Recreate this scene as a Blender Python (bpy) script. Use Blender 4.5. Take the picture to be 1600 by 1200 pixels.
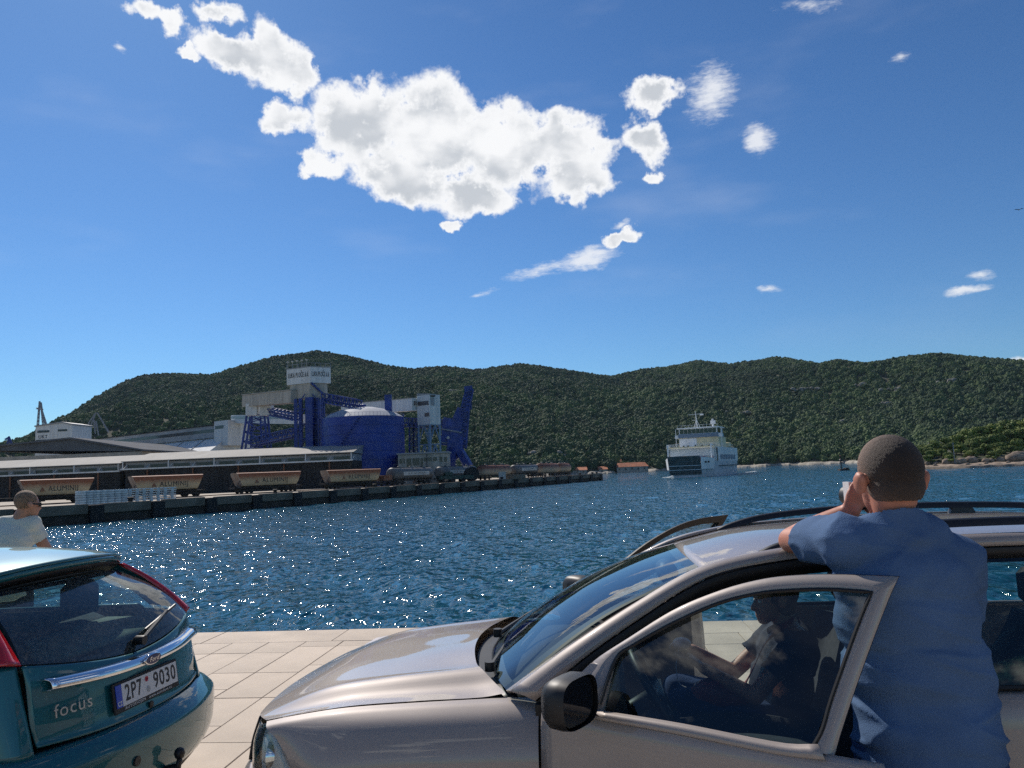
import bpy, bmesh, math, random
import numpy as np
from mathutils import Vector, Matrix, noise as mnoise

# ------------------------------------------------------------------ scene, camera, sky, sun
scn = bpy.context.scene
for _o in list(bpy.data.objects):
    bpy.data.objects.remove(_o)
COL = scn.collection
R = math.radians
FPX = 1202.0                       # focal length in photo pixels (1600 wide)
EYE = 1.75                         # eye height above the quay paving
ROLL = R(2.4); PITCH = math.atan(137 / 1202.0)
WATER_Z = -2.45

cam_data = bpy.data.cameras.new('camera')
cam = bpy.data.objects.new('camera', cam_data); COL.objects.link(cam)
cam_data.sensor_width = 36.0; cam_data.lens = 36.0 * FPX / 1600.0
cam_data.clip_start = 0.05; cam_data.clip_end = 60000
cam.location = (0, 0, EYE)
cam.rotation_euler = (Matrix.Rotation(math.pi / 2 + PITCH, 4, 'X') @ Matrix.Rotation(-ROLL, 4, 'Z')).to_euler()
scn.camera = cam

SUN_AZ, SUN_EL = R(-29), R(42)
scn.view_settings.view_transform = 'Standard'
scn.view_settings.look = 'None'
scn.view_settings.exposure = 0.05
scn.view_settings.gamma = 1.0
scn.view_settings.use_curve_mapping = False
scn.cycles.use_denoising = False
scn.cycles.use_adaptive_sampling = True; scn.cycles.adaptive_threshold = 0.018
scn.cycles.max_bounces = 7; scn.cycles.diffuse_bounces = 2; scn.cycles.glossy_bounces = 3; scn.cycles.transmission_bounces = 4; scn.cycles.transparent_max_bounces = 16
scn.cycles.caustics_reflective = False; scn.cycles.caustics_refractive = False
sun_data = bpy.data.lights.new('sun', 'SUN'); sun_data.energy = 4.4; sun_data.angle = R(0.53)
sun_data.color = (1.0, 0.93, 0.84)
sun = bpy.data.objects.new('sun', sun_data); COL.objects.link(sun)
SUN_DIR = Vector((math.sin(SUN_AZ) * math.cos(SUN_EL), math.cos(SUN_AZ) * math.cos(SUN_EL), math.sin(SUN_EL)))
sun.rotation_euler = (-SUN_DIR).to_track_quat('-Z', 'Y').to_euler()
sun.location = (0, 0, 60)

# pixel of the 1600x1200 photograph -> direction / point (used to lay the place out at real distances)
def ray(px, py):
    x = px - 800.0; y = 600.0 - py
    c, s = math.cos(-ROLL), math.sin(-ROLL)
    x, y = c * x - s * y, s * x + c * y
    cp, sp = math.cos(PITCH), math.sin(PITCH)
    return Vector((x, FPX * cp - y * sp, FPX * sp + y * cp)).normalized()
CAMP = Vector((0, 0, EYE))
def at_z(px, py, z):
    r = ray(px, py); return CAMP + r * ((z - EYE) / r.z)
def at_y(px, py, y):
    r = ray(px, py); return CAMP + r * (y / r.y)
def azel(px, py):
    r = ray(px, py); return math.degrees(math.atan2(r.x, r.y)), math.degrees(math.asin(r.z))

# world: Nishita sky with clouds fixed on the dome
world = bpy.data.worlds.new('World'); scn.world = world; world.use_nodes = True
def build_world():
    nt = world.node_tree; N = nt.nodes; L = nt.links; N.clear()
    def nd(t, **k):
        n = N.new(t)
        for a, b in k.items(): setattr(n, a, b)
        return n
    def setin(n, i, v):
        if v is None: return
        if hasattr(v, 'is_output'): L.new(v, n.inputs[i])
        else: n.inputs[i].default_value = v
    def m(op, a, b=None, c=None, clamp=False):
        n = nd('ShaderNodeMath', operation=op, use_clamp=clamp)
        setin(n, 0, a); setin(n, 1, b); setin(n, 2, c); return n.outputs[0]
    def smooth(x, lo, hi):
        n = nd('ShaderNodeMapRange', interpolation_type='SMOOTHSTEP')
        setin(n, 0, x); n.inputs[1].default_value = lo; n.inputs[2].default_value = hi; return n.outputs[0]
    out = nd('ShaderNodeOutputWorld'); bg = nd('ShaderNodeBackground')
    sky = nd('ShaderNodeTexSky', sky_type='NISHITA', sun_disc=False)
    sky.sun_elevation = SUN_EL; sky.sun_rotation = SUN_AZ
    sky.air_density = 1.0; sky.dust_density = 0.15; sky.ozone_density = 3.0; sky.altitude = 0
    tc = nd('ShaderNodeTexCoord'); sep = nd('ShaderNodeSeparateXYZ'); L.new(tc.outputs['Generated'], sep.inputs[0])
    az = m('MULTIPLY', m('ARCTAN2', sep.outputs[0], sep.outputs[1]), 180 / math.pi)
    el = m('MULTIPLY', m('ARCSINE', sep.outputs[2]), 180 / math.pi)
    comb = nd('ShaderNodeCombineXYZ'); L.new(az, comb.inputs[0]); L.new(el, comb.inputs[1])
    P = comb.outputs[0]
    def noise(scale, detail, rough=0.6, off=(0, 0, 0), stretch=(1, 1, 1), dist=0.0):
        mp = nd('ShaderNodeMapping'); L.new(P, mp.inputs[0]); mp.inputs[1].default_value = off; mp.inputs[3].default_value = stretch
        n = nd('ShaderNodeTexNoise'); L.new(mp.outputs[0], n.inputs['Vector'])
        n.inputs['Scale'].default_value = scale; n.inputs['Detail'].default_value = detail
        n.inputs['Roughness'].default_value = rough; n.inputs['Distortion'].default_value = dist
        return n
    # warp the coordinates a little so outlines get ragged
    wn = noise(0.40, 5, 0.6, (3, 7, 0))
    wsub = nd('ShaderNodeVectorMath', operation='SUBTRACT'); L.new(wn.outputs['Color'], wsub.inputs[0]); wsub.inputs[1].default_value = (.5, .5, .5)
    wsc = nd('ShaderNodeVectorMath', operation='SCALE'); L.new(wsub.outputs[0], wsc.inputs[0]); wsc.inputs[3].default_value = 3.6
    wadd = nd('ShaderNodeVectorMath', operation='ADD'); L.new(P, wadd.inputs[0]); L.new(wsc.outputs[0], wadd.inputs[1])
    wsc2 = nd('ShaderNodeVectorMath', operation='SCALE'); L.new(wsub.outputs[0], wsc2.inputs[0]); wsc2.inputs[3].default_value = 1.2
    wadd2 = nd('ShaderNodeVectorMath', operation='ADD'); L.new(P, wadd2.inputs[0]); L.new(wsc2.outputs[0], wadd2.inputs[1])
    def field(blobs, PW):
        cur = None
        for cx, cy, rx, ry, rot, st in blobs:
            a0, e0 = azel(cx, cy); a1, e1 = azel(cx + 10, cy)
            dpp = math.hypot(a1 - a0, e1 - e0) / 10.0
            ang = math.atan2(e1 - e0, a1 - a0) - R(rot)
            mp = nd('ShaderNodeMapping', vector_type='TEXTURE'); L.new(PW, mp.inputs[0])
            mp.inputs[1].default_value = (a0, e0, 0); mp.inputs[2].default_value = (0, 0, ang)
            mp.inputs[3].default_value = (rx * dpp, ry * dpp, 1.0)
            ln = nd('ShaderNodeVectorMath', operation='LENGTH'); L.new(mp.outputs[0], ln.inputs[0])
            v = m('MULTIPLY', m('SUBTRACT', 1.0, ln.outputs['Value']), st)
            cur = v if cur is None else m('SMOOTH_MAX', cur, v, 0.12)
        return cur
    solid = field([(560, 195, 95, 72, 0, 1), (680, 205, 120, 88, 8, 1), (790, 235, 110, 78, 8, 1), (880, 225, 92, 54, 5, 1), (900, 280, 66, 42, 0, 1),
                   (630, 275, 100, 48, 10, 1), (740, 305, 80, 45, 10, 1), (442, 190, 46, 34, -10, .9), (505, 258, 45, 26, 15, .9), (706, 348, 22, 13, 0, .9),
                   (365, 82, 78, 34, 10, 1), (420, 85, 62, 56, 15, 1), (460, 112, 46, 38, 20, 1), (298, 92, 34, 16, 10, .9),
                   (225, 14, 46, 24, 10, .8), (268, 28, 30, 22, 40, .7), (335, 14, 46, 24, 0, .75),
                   (1018, 148, 58, 30, -5, 1), (1012, 215, 46, 34, 20, .9), (1020, 270, 20, 16, 0, .7), (977, 371, 36, 16, -8, .9)], wadd.outputs[0])
    thin = field([(1186, 217, 34, 26, 0, .9), (1112, 145, 48, 52, 35, .75), (918, 404, 62, 20, -15, .9), (845, 422, 70, 11, -14, .55), (1508, 457, 44, 12, -14, 1),
                  (1535, 430, 26, 12, -10, .6), (1203, 451, 26, 9, 0, .7), (971, 350, 20, 7, -15, .7), (1597, 566, 30, 14, 0, 1.1), (188, 75, 14, 8, 30, .6),
                  (1407, 90, 18, 12, 0, .5), (1270, 8, 60, 16, 0, .35), (755, 458, 30, 5, -15, .4)], wadd2.outputs[0])
    n1 = noise(0.38, 9, 0.60, (11, 4, 0), (1, 1.25, 1)); n2 = noise(0.16, 4, 0.5, (1, 2, 0)); n3 = noise(1.6, 6, 0.7, (5, 1, 0), (0.55, 1.6, 1))
    f1 = m('ADD', m('ADD', m('MULTIPLY_ADD', solid, 1.6, -0.06), m('MULTIPLY', m('SUBTRACT', n1.outputs[0], .5), 1.15)), m('MULTIPLY', m('SUBTRACT', n2.outputs[0], .5), .25))
    d1 = smooth(f1, -0.02, 0.45)
    f2 = m('ADD', thin, m('MULTIPLY', m('SUBTRACT', n3.outputs[0], .5), 1.1))
    d2 = m('MULTIPLY', smooth(f2, 0.0, 0.75), 0.8)
    # scattered fair-weather cumulus over the rest of the dome (outside the field of view), faint cirrus everywhere
    nb = noise(0.075, 5, 0.6, (40, 9, 0), (1, 1.9, 1))
    away = smooth(m('ABSOLUTE', az), 42, 60)
    band = m('MULTIPLY', smooth(el, 4, 12), m('SUBTRACT', 1.0, smooth(el, 55, 75)))
    d3 = m('MULTIPLY', m('MULTIPLY', smooth(nb.outputs[0], 0.56, 0.66), away), band)
    nc = noise(0.10, 4, 0.55, (8, 3, 0), (0.5, 1.5, 1))
    d4 = m('MULTIPLY', m('MULTIPLY', smooth(nc.outputs[0], 0.5, 0.8), 0.13), smooth(el, 2, 20))
    dens = m('MAXIMUM', m('MAXIMUM', d1, d2), m('MAXIMUM', d3, d4), clamp=True)
    # thick cloud cores are greyer, rims bright
    core = m('MULTIPLY', smooth(f1, 0.36, 1.0), smooth(noise(0.20, 4, 0.45, (21, 6, 0), (1, 1.5, 1)).outputs[0], 0.38, 0.60))
    ramp = nd('ShaderNodeMix', data_type='RGBA'); L.new(core, ramp.inputs[0])
    ramp.inputs[6].default_value = (14.2, 14.3, 14.5, 1); ramp.inputs[7].default_value = (8.6, 9.1, 9.8, 1)
    # richer blue, as in the photograph
    gam = nd('ShaderNodeGamma'); L.new(sky.outputs[0], gam.inputs[0]); gam.inputs[1].default_value = 1.18
    tint = nd('ShaderNodeMix', data_type='RGBA', blend_type='MULTIPLY'); tint.inputs[0].default_value = 1.0
    L.new(gam.outputs[0], tint.inputs[6]); tint.inputs[7].default_value = SKY_TINT
    mix = nd('ShaderNodeMix', data_type='RGBA'); L.new(dens, mix.inputs[0]); L.new(tint.outputs[2], mix.inputs[6]); L.new(ramp.outputs[2], mix.inputs[7])
    L.new(mix.outputs[2], bg.inputs[0]); bg.inputs[1].default_value = 0.066
    L.new(bg.outputs[0], out.inputs[0])
SKY_TINT = (0.52, 0.775, 0.98, 1)
build_world()

# ------------------------------------------------------------------ helpers
def mk_mat(name, color, rough=0.6, metal=0.0, var=0.0, vscale=3.0, bump=0.0, bscale=20.0, coat=0.0, spec=0.5, color2=None, detail=6, stretch=None, ramp=(0.35, 0.65), crough=0.05):
    mt = bpy.data.materials.new(name); mt.use_nodes = True
    nt = mt.node_tree; N = nt.nodes; L = nt.links
    b = N['Principled BSDF']; c = tuple(color) + (1,)
    b.inputs['Base Color'].default_value = c; b.inputs['Roughness'].default_value = rough; b.inputs['Metallic'].default_value = metal
    b.inputs['Specular IOR Level'].default_value = spec
    b.inputs['Coat Weight'].default_value = coat; b.inputs['Coat Roughness'].default_value = crough
    tc = N.new('ShaderNodeTexCoord'); co = tc.outputs['Object']
    if stretch:
        mp = N.new('ShaderNodeMapping'); L.new(co, mp.inputs[0]); mp.inputs[3].default_value = stretch; co = mp.outputs[0]
    if var or color2:
        n = N.new('ShaderNodeTexNoise'); L.new(co, n.inputs['Vector']); n.inputs['Scale'].default_value = vscale; n.inputs['Detail'].default_value = detail
        r = N.new('ShaderNodeMapRange'); L.new(n.outputs[0], r.inputs[0]); r.inputs[1].default_value = ramp[0]; r.inputs[2].default_value = ramp[1]
        mx = N.new('ShaderNodeMix'); mx.data_type = 'RGBA'; L.new(r.outputs[0], mx.inputs[0])
        if color2: a, bb = color, color2
        else: a, bb = [x * (1 - var) for x in color], [min(1, x * (1 + var)) for x in color]
        mx.inputs[6].default_value = tuple(a) + (1,); mx.inputs[7].default_value = tuple(bb) + (1,)
        L.new(mx.outputs[2], b.inputs['Base Color'])
    if bump:
        n = N.new('ShaderNodeTexNoise'); L.new(co, n.inputs['Vector']); n.inputs['Scale'].default_value = bscale; n.inputs['Detail'].default_value = 5
        bp = N.new('ShaderNodeBump'); bp.inputs['Strength'].default_value = bump; bp.inputs['Distance'].default_value = 0.02
        L.new(n.outputs[0], bp.inputs['Height']); L.new(bp.outputs[0], b.inputs['Normal'])
    return mt
def mk_glass(name, tint=(0.8, 0.9, 0.88), refl=1.0, r0=.05, dust=0.0):
    """thin pane: transparent with a Schlick reflection that is the same from both sides"""
    mt = bpy.data.materials.new(name); mt.use_nodes = True
    nt = mt.node_tree; N = nt.nodes; L = nt.links; N.clear()
    o = N.new('ShaderNodeOutputMaterial'); t = N.new('ShaderNodeBsdfTransparent'); g = N.new('ShaderNodeBsdfGlossy'); geo = N.new('ShaderNodeNewGeometry')
    t.inputs[0].default_value = tuple(tint) + (1,); g.inputs[0].default_value = (refl, refl, refl, 1); g.inputs['Roughness'].default_value = 0.01
    d = N.new('ShaderNodeVectorMath'); d.operation = 'DOT_PRODUCT'; L.new(geo.outputs['Normal'], d.inputs[0]); L.new(geo.outputs['Incoming'], d.inputs[1])
    def m(op, x, y):
        n = N.new('ShaderNodeMath'); n.operation = op
        for k, q in enumerate((x, y)):
            if q is None: continue
            if hasattr(q, 'is_output'): L.new(q, n.inputs[k])
            else: n.inputs[k].default_value = q
        return n.outputs[0]
    f = m('ADD', m('MULTIPLY', m('POWER', m('SUBTRACT', 1.0, m('ABSOLUTE', d.outputs['Value'], None)), 5.0), 1 - r0), r0)
    mx = N.new('ShaderNodeMixShader')
    L.new(f, mx.inputs[0]); L.new(t.outputs[0], mx.inputs[1]); L.new(g.outputs[0], mx.inputs[2]); last = mx.outputs[0]
    if dust:
        d = N.new('ShaderNodeBsdfDiffuse'); d.inputs[0].default_value = (.5, .5, .47, 1)
        n = N.new('ShaderNodeTexNoise'); tc = N.new('ShaderNodeTexCoord'); L.new(tc.outputs['Object'], n.inputs['Vector']); n.inputs['Scale'].default_value = 60; n.inputs['Detail'].default_value = 8
        r = N.new('ShaderNodeMapRange'); L.new(n.outputs[0], r.inputs[0]); r.inputs[1].default_value = .4; r.inputs[2].default_value = .8; r.inputs[3].default_value = dust * .4; r.inputs[4].default_value = dust * 2
        m2 = N.new('ShaderNodeMixShader'); L.new(r.outputs[0], m2.inputs[0]); L.new(last, m2.inputs[1]); L.new(d.outputs[0], m2.inputs[2]); last = m2.outputs[0]
    L.new(last, o.inputs[0]); return mt

def tag(o, label=None, cat=None, group=None, kind=None):
    if label: o['label'] = label
    if cat: o['category'] = cat
    if group: o['group'] = group
    if kind: o['kind'] = kind
    return o
def thing(name, label, cat, loc=(0, 0, 0), rotz=0.0, group=None):
    o = bpy.data.objects.new(name, None); COL.objects.link(o); o.empty_display_size = 0.2
    o.location = loc; o.rotation_euler = (0, 0, rotz); return tag(o, label, cat, group)
def copy_tree(o, parent=None):
    c = o.copy(); COL.objects.link(c); c.parent = parent
    for ch in list(o.children): copy_tree(ch, c)
    return c

class MB:
    def __init__(s): s.v = []; s.f = []
    def add(s, vs, fs):
        k = len(s.v); s.v += [tuple(p) for p in vs]; s.f += [tuple(i + k for i in q) for q in fs]; return s
    def box(s, x0, x1, y0, y1, z0, z1):
        return s.add([(x0, y0, z0), (x1, y0, z0), (x1, y1, z0), (x0, y1, z0), (x0, y0, z1), (x1, y0, z1), (x1, y1, z1), (x0, y1, z1)],
                     [(0, 3, 2, 1), (4, 5, 6, 7), (0, 1, 5, 4), (1, 2, 6, 5), (2, 3, 7, 6), (3, 0, 4, 7)])
    def hexa(s, b, t):   # two quads of 4 points
        return s.add(list(b) + list(t), [(0, 3, 2, 1), (4, 5, 6, 7), (0, 1, 5, 4), (1, 2, 6, 5), (2, 3, 7, 6), (3, 0, 4, 7)])
    def bar(s, p, q, w, h=None, up=(0, 0, 1)):
        p = Vector(p); q = Vector(q); h = h or w; d = (q - p).normalized(); u = Vector(up)
        if abs(d.dot(u)) > .98: u = Vector((0, 1, 0)) if abs(d.y) < .9 else Vector((1, 0, 0))
        r = d.cross(u).normalized() * w / 2; u = r.cross(d).normalized() * h / 2
        return s.hexa([p - r - u, p + r - u, p + r + u, p - r + u], [q - r - u, q + r - u, q + r + u, q - r + u])
    def tube(s, pts, r, n=8, cap=True):
        pts = [Vector(p) for p in pts]; k = len(pts); rs = r if isinstance(r, (list, tuple)) else [r] * k
        vs = []; prev = None
        for i, p in enumerate(pts):
            d = (pts[min(i + 1, k - 1)] - pts[max(i - 1, 0)]).normalized()
            if prev is None: a = d.cross(Vector((0, 0, 1)) if abs(d.z) < .9 else Vector((1, 0, 0))).normalized()
            else: a = (prev - d * prev.dot(d)).normalized()
            prev = a; b = d.cross(a)
            for j in range(n):
                t = 2 * math.pi * j / n; vs.append(p + (a * math.cos(t) + b * math.sin(t)) * rs[i])
        fs = [(i * n + j, i * n + (j + 1) % n, (i + 1) * n + (j + 1) % n, (i + 1) * n + j) for i in range(k - 1) for j in range(n)]
        if cap: fs += [tuple(reversed(range(n))), tuple(range((k - 1) * n, k * n))]
        return s.add(vs, fs)
    def lathe(s, prof, n=24, c=(0, 0, 0), axis='z', cap=True):
        vs = []
        for r, h in prof:
            for j in range(n):
                t = 2 * math.pi * j / n; a, b = r * math.cos(t), r * math.sin(t)
                vs.append((c[0] + a, c[1] + b, c[2] + h) if axis == 'z' else (c[0] + h, c[1] + a, c[2] + b) if axis == 'x' else (c[0] + b, c[1] + h, c[2] + a))
        k = len(prof)
        fs = [(i * n + j, i * n + (j + 1) % n, (i + 1) * n + (j + 1) % n, (i + 1) * n + j) for i in range(k - 1) for j in range(n)]
        if cap: fs += [tuple(reversed(range(n))), tuple(range((k - 1) * n, k * n))]
        return s.add(vs, fs)
    def grid(s, P, closed=False):
        a, b = len(P), len(P[0]); vs = [p for row in P for p in row]
        fs = [(i * b + j, i * b + (j + 1) % b, (i + 1) * b + (j + 1) % b, (i + 1) * b + j) for i in range(a - 1) for j in range(b if closed else b - 1)]
        return s.add(vs, fs)
    def poly(s, pts): return s.add(pts, [tuple(range(len(pts)))])
    def prism(s, pts, off):  # polygon extruded by vector off
        n = len(pts); off = Vector(off); a = [Vector(p) for p in pts]
        return s.add(a + [p + off for p in a], [tuple(reversed(range(n))), tuple(range(n, 2 * n))] + [(i, (i + 1) % n, n + (i + 1) % n, n + i) for i in range(n)])
    def build(s, name, mat, parent=None, smooth=False, loc=None, bevel=0.0, solid=0.0, weld=False, subsurf=0, angle=None):
        me = bpy.data.meshes.new(name); me.from_pydata(s.v, [], s.f); me.validate()
        if weld or bevel:
            bm = bmesh.new(); bm.from_mesh(me)
            if weld: bmesh.ops.remove_doubles(bm, verts=bm.verts, dist=1e-4)
            bmesh.ops.recalc_face_normals(bm, faces=bm.faces)
            if bevel: bmesh.ops.bevel(bm, geom=list(bm.edges), offset=bevel, segments=1, profile=.5, affect='EDGES', clamp_overlap=True)
            bm.to_mesh(me); bm.free()
        if isinstance(mat, (list, tuple)):
            for q in mat: me.materials.append(q)
        else: me.materials.append(mat)
        if smooth:
            me.polygons.foreach_set('use_smooth', [True] * len(me.polygons))
            if angle: me.set_sharp_from_angle(angle=R(angle))
        o = bpy.data.objects.new(name, me); COL.objects.link(o); o.parent = parent
        if loc: o.location = loc
        if solid:
            md = o.modifiers.new('thick', 'SOLIDIFY'); md.thickness = solid; md.offset = -1
        if subsurf:
            md = o.modifiers.new('sub', 'SUBSURF'); md.levels = subsurf; md.render_levels = subsurf
        return o
def text(name, body, size, mat, parent=None, mtx=None, extrude=0.002, align='CENTER', width=None, shear=0.0, offset=0.0):
    cu = bpy.data.curves.new(name, 'FONT'); cu.body = body; cu.size = size; cu.extrude = extrude; cu.align_x = align; cu.align_y = 'CENTER'; cu.shear = shear; cu.offset = offset
    cu.materials.append(mat); cu.resolution_u = 3; cu.space_character = 1.12
    tmp = bpy.data.objects.new('t', cu); COL.objects.link(tmp)
    dg = bpy.context.evaluated_depsgraph_get(); me = bpy.data.meshes.new_from_object(tmp.evaluated_get(dg)); bpy.data.objects.remove(tmp)
    me.name = name
    if width:
        xs = [v.co.x for v in me.vertices]; w = max(xs) - min(xs); s_ = width / w
        for v in me.vertices: v.co.x *= s_
    if not me.materials: me.materials.append(mat)
    o = bpy.data.objects.new(name, me); COL.objects.link(o); o.parent = parent
    if mtx is not None: o.matrix_local = mtx
    return o
def frame(o, x, y):   # matrix with columns x, y, x cross y at o
    x = Vector(x).normalized(); y = Vector(y); y = (y - x * x.dot(y)).normalized(); z = x.cross(y)
    return Matrix(((x.x, y.x, z.x, o[0]), (x.y, y.y, z.y, o[1]), (x.z, y.z, z.z, o[2]), (0, 0, 0, 1)))
def crom(pts, n):     # Catmull-Rom through points -> n samples
    P = np.array(pts, float); k = len(P)
    t = np.concatenate([[0], np.cumsum(np.maximum(1e-6, np.linalg.norm(np.diff(P, axis=0), axis=1)) ** .5)]); t /= t[-1]
    m_ = np.zeros_like(P)
    for i in range(k):
        a, b = max(i - 1, 0), min(i + 1, k - 1); m_[i] = (P[b] - P[a]) / (t[b] - t[a])
    out = []
    for s in np.linspace(0, 1, n):
        i = min(max(np.searchsorted(t, s, 'right') - 1, 0), k - 2); h = t[i + 1] - t[i]; x = (s - t[i]) / h
        out.append((2 * x**3 - 3 * x**2 + 1) * P[i] + (x**3 - 2 * x**2 + x) * h * m_[i] + (-2 * x**3 + 3 * x**2) * P[i + 1] + (x**3 - x**2) * h * m_[i + 1])
    return np.array(out)
def surf(rows, nu, nv):  # smooth surface through a grid of control points (list of rows)
    A = [crom(r, nv) for r in rows]
    A = np.array(A); return np.array([crom(A[:, j], nu) for j in range(nv)]).transpose(1, 0, 2)
def interp(x, xs, ys): return float(np.interp(x, xs, ys))
rng = random.Random(7)
# ------------------------------------------------------------------ materials shared by the setting
M = {}
M['stone'] = mk_mat('pale limestone paving', (0.55, 0.445, 0.34), .75, var=.15, vscale=1.3, bump=.12, bscale=60, detail=8)
M['stone2'] = mk_mat('pale limestone paving darker', (0.50, 0.405, 0.31), .75, var=.15, vscale=1.7, bump=.12, bscale=60, detail=8)
M['joint'] = mk_mat('joint sand', (0.10, 0.085, 0.07), .95, var=.3, vscale=9)
M['concrete'] = mk_mat('weathered wharf concrete', (0.15, 0.122, 0.092), .9, var=.35, vscale=.35, bump=.3, bscale=6)
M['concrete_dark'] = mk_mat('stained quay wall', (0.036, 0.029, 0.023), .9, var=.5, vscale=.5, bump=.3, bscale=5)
M['deck'] = mk_mat('pale wharf deck', (0.42, 0.36, 0.28), .9, var=.2, vscale=.2)  # even pale deck tone with slight random variation
M['rubber'] = mk_mat('black rubber', (0.012, 0.012, 0.013), .8, var=.3, vscale=4)

# ------------------------------------------------------------------ water
def water_material():
    mt = bpy.data.materials.new('sea water'); mt.use_nodes = True; nt = mt.node_tree; N = nt.nodes; L = nt.links
    b = N['Principled BSDF']; b.inputs['Base Color'].default_value = (0.006, 0.078, 0.128, 1); b.inputs['Roughness'].default_value = .075
    b.inputs['IOR'].default_value = 1.33
    tc = N.new('ShaderNodeTexCoord')
    def nz(scale, st, det, ro=.55):
        mp = N.new('ShaderNodeMapping'); L.new(tc.outputs['Object'], mp.inputs[0]); mp.inputs[2].default_value = (0, 0, R(25)); mp.inputs[3].default_value = st
        n = N.new('ShaderNodeTexNoise'); L.new(mp.outputs[0], n.inputs['Vector']); n.inputs['Scale'].default_value = scale; n.inputs['Detail'].default_value = det; n.inputs['Roughness'].default_value = ro
        return n.outputs[0]
    b1 = N.new('ShaderNodeBump'); b1.inputs['Strength'].default_value = 1; b1.inputs['Distance'].default_value = .54; L.new(nz(1.6, (1, .5, 1), 1.5), b1.inputs['Height'])
    b2 = N.new('ShaderNodeBump'); b2.inputs['Strength'].default_value = 1; b2.inputs['Distance'].default_value = .04; L.new(nz(6.0, (1, .6, 1), 1), b2.inputs['Height']); L.new(b1.outputs[0], b2.inputs['Normal'])
    L.new(b2.outputs[0], b.inputs['Normal'])
    return mt
def build_water():
    q = 1.0058
    ds = [2.0, 5.0, 8.0]; d = 11.0
    while d < 330: ds.append(d); d *= q
    while d < 2300: ds.append(d); d *= 1.04
    ds.append(2400)
    an = list(np.linspace(-88, -42, 14)[:-1]) + list(np.linspace(-42, 42, 330)) + list(np.linspace(42, 88, 14)[1:])
    D, A = np.meshgrid(np.array(ds), np.radians(np.array(an)), indexing='ij')
    X, Y = D * np.sin(A), D * np.cos(A); Z = np.zeros_like(X)
    rs = np.random.RandomState(3); cell = np.maximum(D * (q - 1), D * np.radians(84 / 330)) * 2.6
    for k in range(64):
        lam = 0.55 * (9.0 / 0.55) ** rs.rand(); th = R(205) + rs.randn() * .55; amp = .0062 * lam ** .6 * (0.5 + rs.rand())
        kx, ky = 2 * math.pi / lam * math.cos(th), 2 * math.pi / lam * math.sin(th); ph = rs.rand() * 6.28
        att = np.clip((lam - cell) / lam * 2, 0, 1)
        s_ = np.sin(kx * X + ky * Y + ph); Z += amp * att * (s_ + .25 * (1 - 2 * np.abs(np.sin((kx * X + ky * Y + ph) / 2 + .785))))
    Z[D < 10.5] = 0
    V = np.stack([X, Y, Z + WATER_Z], -1).reshape(-1, 3); a, b = D.shape
    i = np.arange(a - 1)[:, None] * b + np.arange(b - 1)[None, :]
    Fq = np.stack([i, i + b, i + b + 1, i + 1], -1).reshape(-1, 4)[:, ::-1]
    me = bpy.data.meshes.new('water'); me.vertices.add(len(V)); me.vertices.foreach_set('co', V.ravel())
    me.loops.add(Fq.size); me.loops.foreach_set('vertex_index', Fq.ravel().astype(np.int32)); me.polygons.add(len(Fq))
    me.polygons.foreach_set('loop_start', np.arange(0, Fq.size, 4, dtype=np.int32)); me.polygons.foreach_set('use_smooth', np.ones(len(Fq), bool)); me.update(calc_edges=True)
    me.materials.append(water_material()); o = bpy.data.objects.new('water', me); COL.objects.link(o)
    tag(o, 'blue rippled harbour water glittering in the sun', kind='structure')
build_water()

# ------------------------------------------------------------------ the near quay, stone slabs
QYAW = R(5.6)                                   # the quay edge runs almost across the view
qo = at_z(690, 980, 0.0)                        # a point on the edge
qx = Vector((math.cos(QYAW), -math.sin(QYAW), 0)); qy = Vector((math.sin(QYAW), math.cos(QYAW), 0))
def build_quay():
    root = MB().box(-40, 40, -30, -.03, WATER_Z - 3, -.045).build('quay', M['joint'])
    root.location = qo; root.rotation_euler = (0, 0, -QYAW); tag(root, 'pale stone paved quay along the water', kind='structure')
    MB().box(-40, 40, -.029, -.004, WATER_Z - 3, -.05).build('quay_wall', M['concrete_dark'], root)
    # coping row then strips of slabs running away from the edge
    meshes = {}
    def slab(x0, x1, y0, y1):
        w, l = round(x1 - x0, 3), round(y1 - y0, 3); v = rng.randint(0, 1); key = (w, l, v)
        if key not in meshes:
            o = MB().box(0, w, 0, l, -.05, 0).build('slab', M['stone'] if v else M['stone2'], root, bevel=.003); meshes[key] = o.data
        else:
            o = bpy.data.objects.new('slab', meshes[key]); COL.objects.link(o); o.parent = root
        o.location = (x0, y0, rng.uniform(-.0015, .0015))
    g = .004
    x = -7.1
    while x < 6.3:                                  # coping stones on the edge
        slab(x + g, x + 1.5 - g, -.62 + g, 0); x += 1.5
    n = 0; wst = .42
    for i in range(-13, 12):
        x0 = i * wst - .12; y = -.62 - rng.choice([.0, .25, .5]); 
        if y < -.63: slab(x0 + g, x0 + wst - g, y + g, -.62 - g)
        lim = -6.2
        while y > lim:
            l = rng.choice([.55, .7, .8, .9, 1.05]); slab(x0 + g, x0 + wst - g, y - l + g, y - g); y -= l
    outer = MB().box(-40, -7.1, -30, -.02, -.06, -.003).box(6.4, 40, -30, -.02, -.06, -.003).box(-7.1, 6.4, -30, -7.3, -.06, -.003).box(-7.1, -5.585, -7.3, -.622, -.06, -.003).box(4.925, 6.4, -7.3, -.622, -.06, -.003)
    outer.build('paving_beyond', M['stone2'], root)
build_quay()
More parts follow.
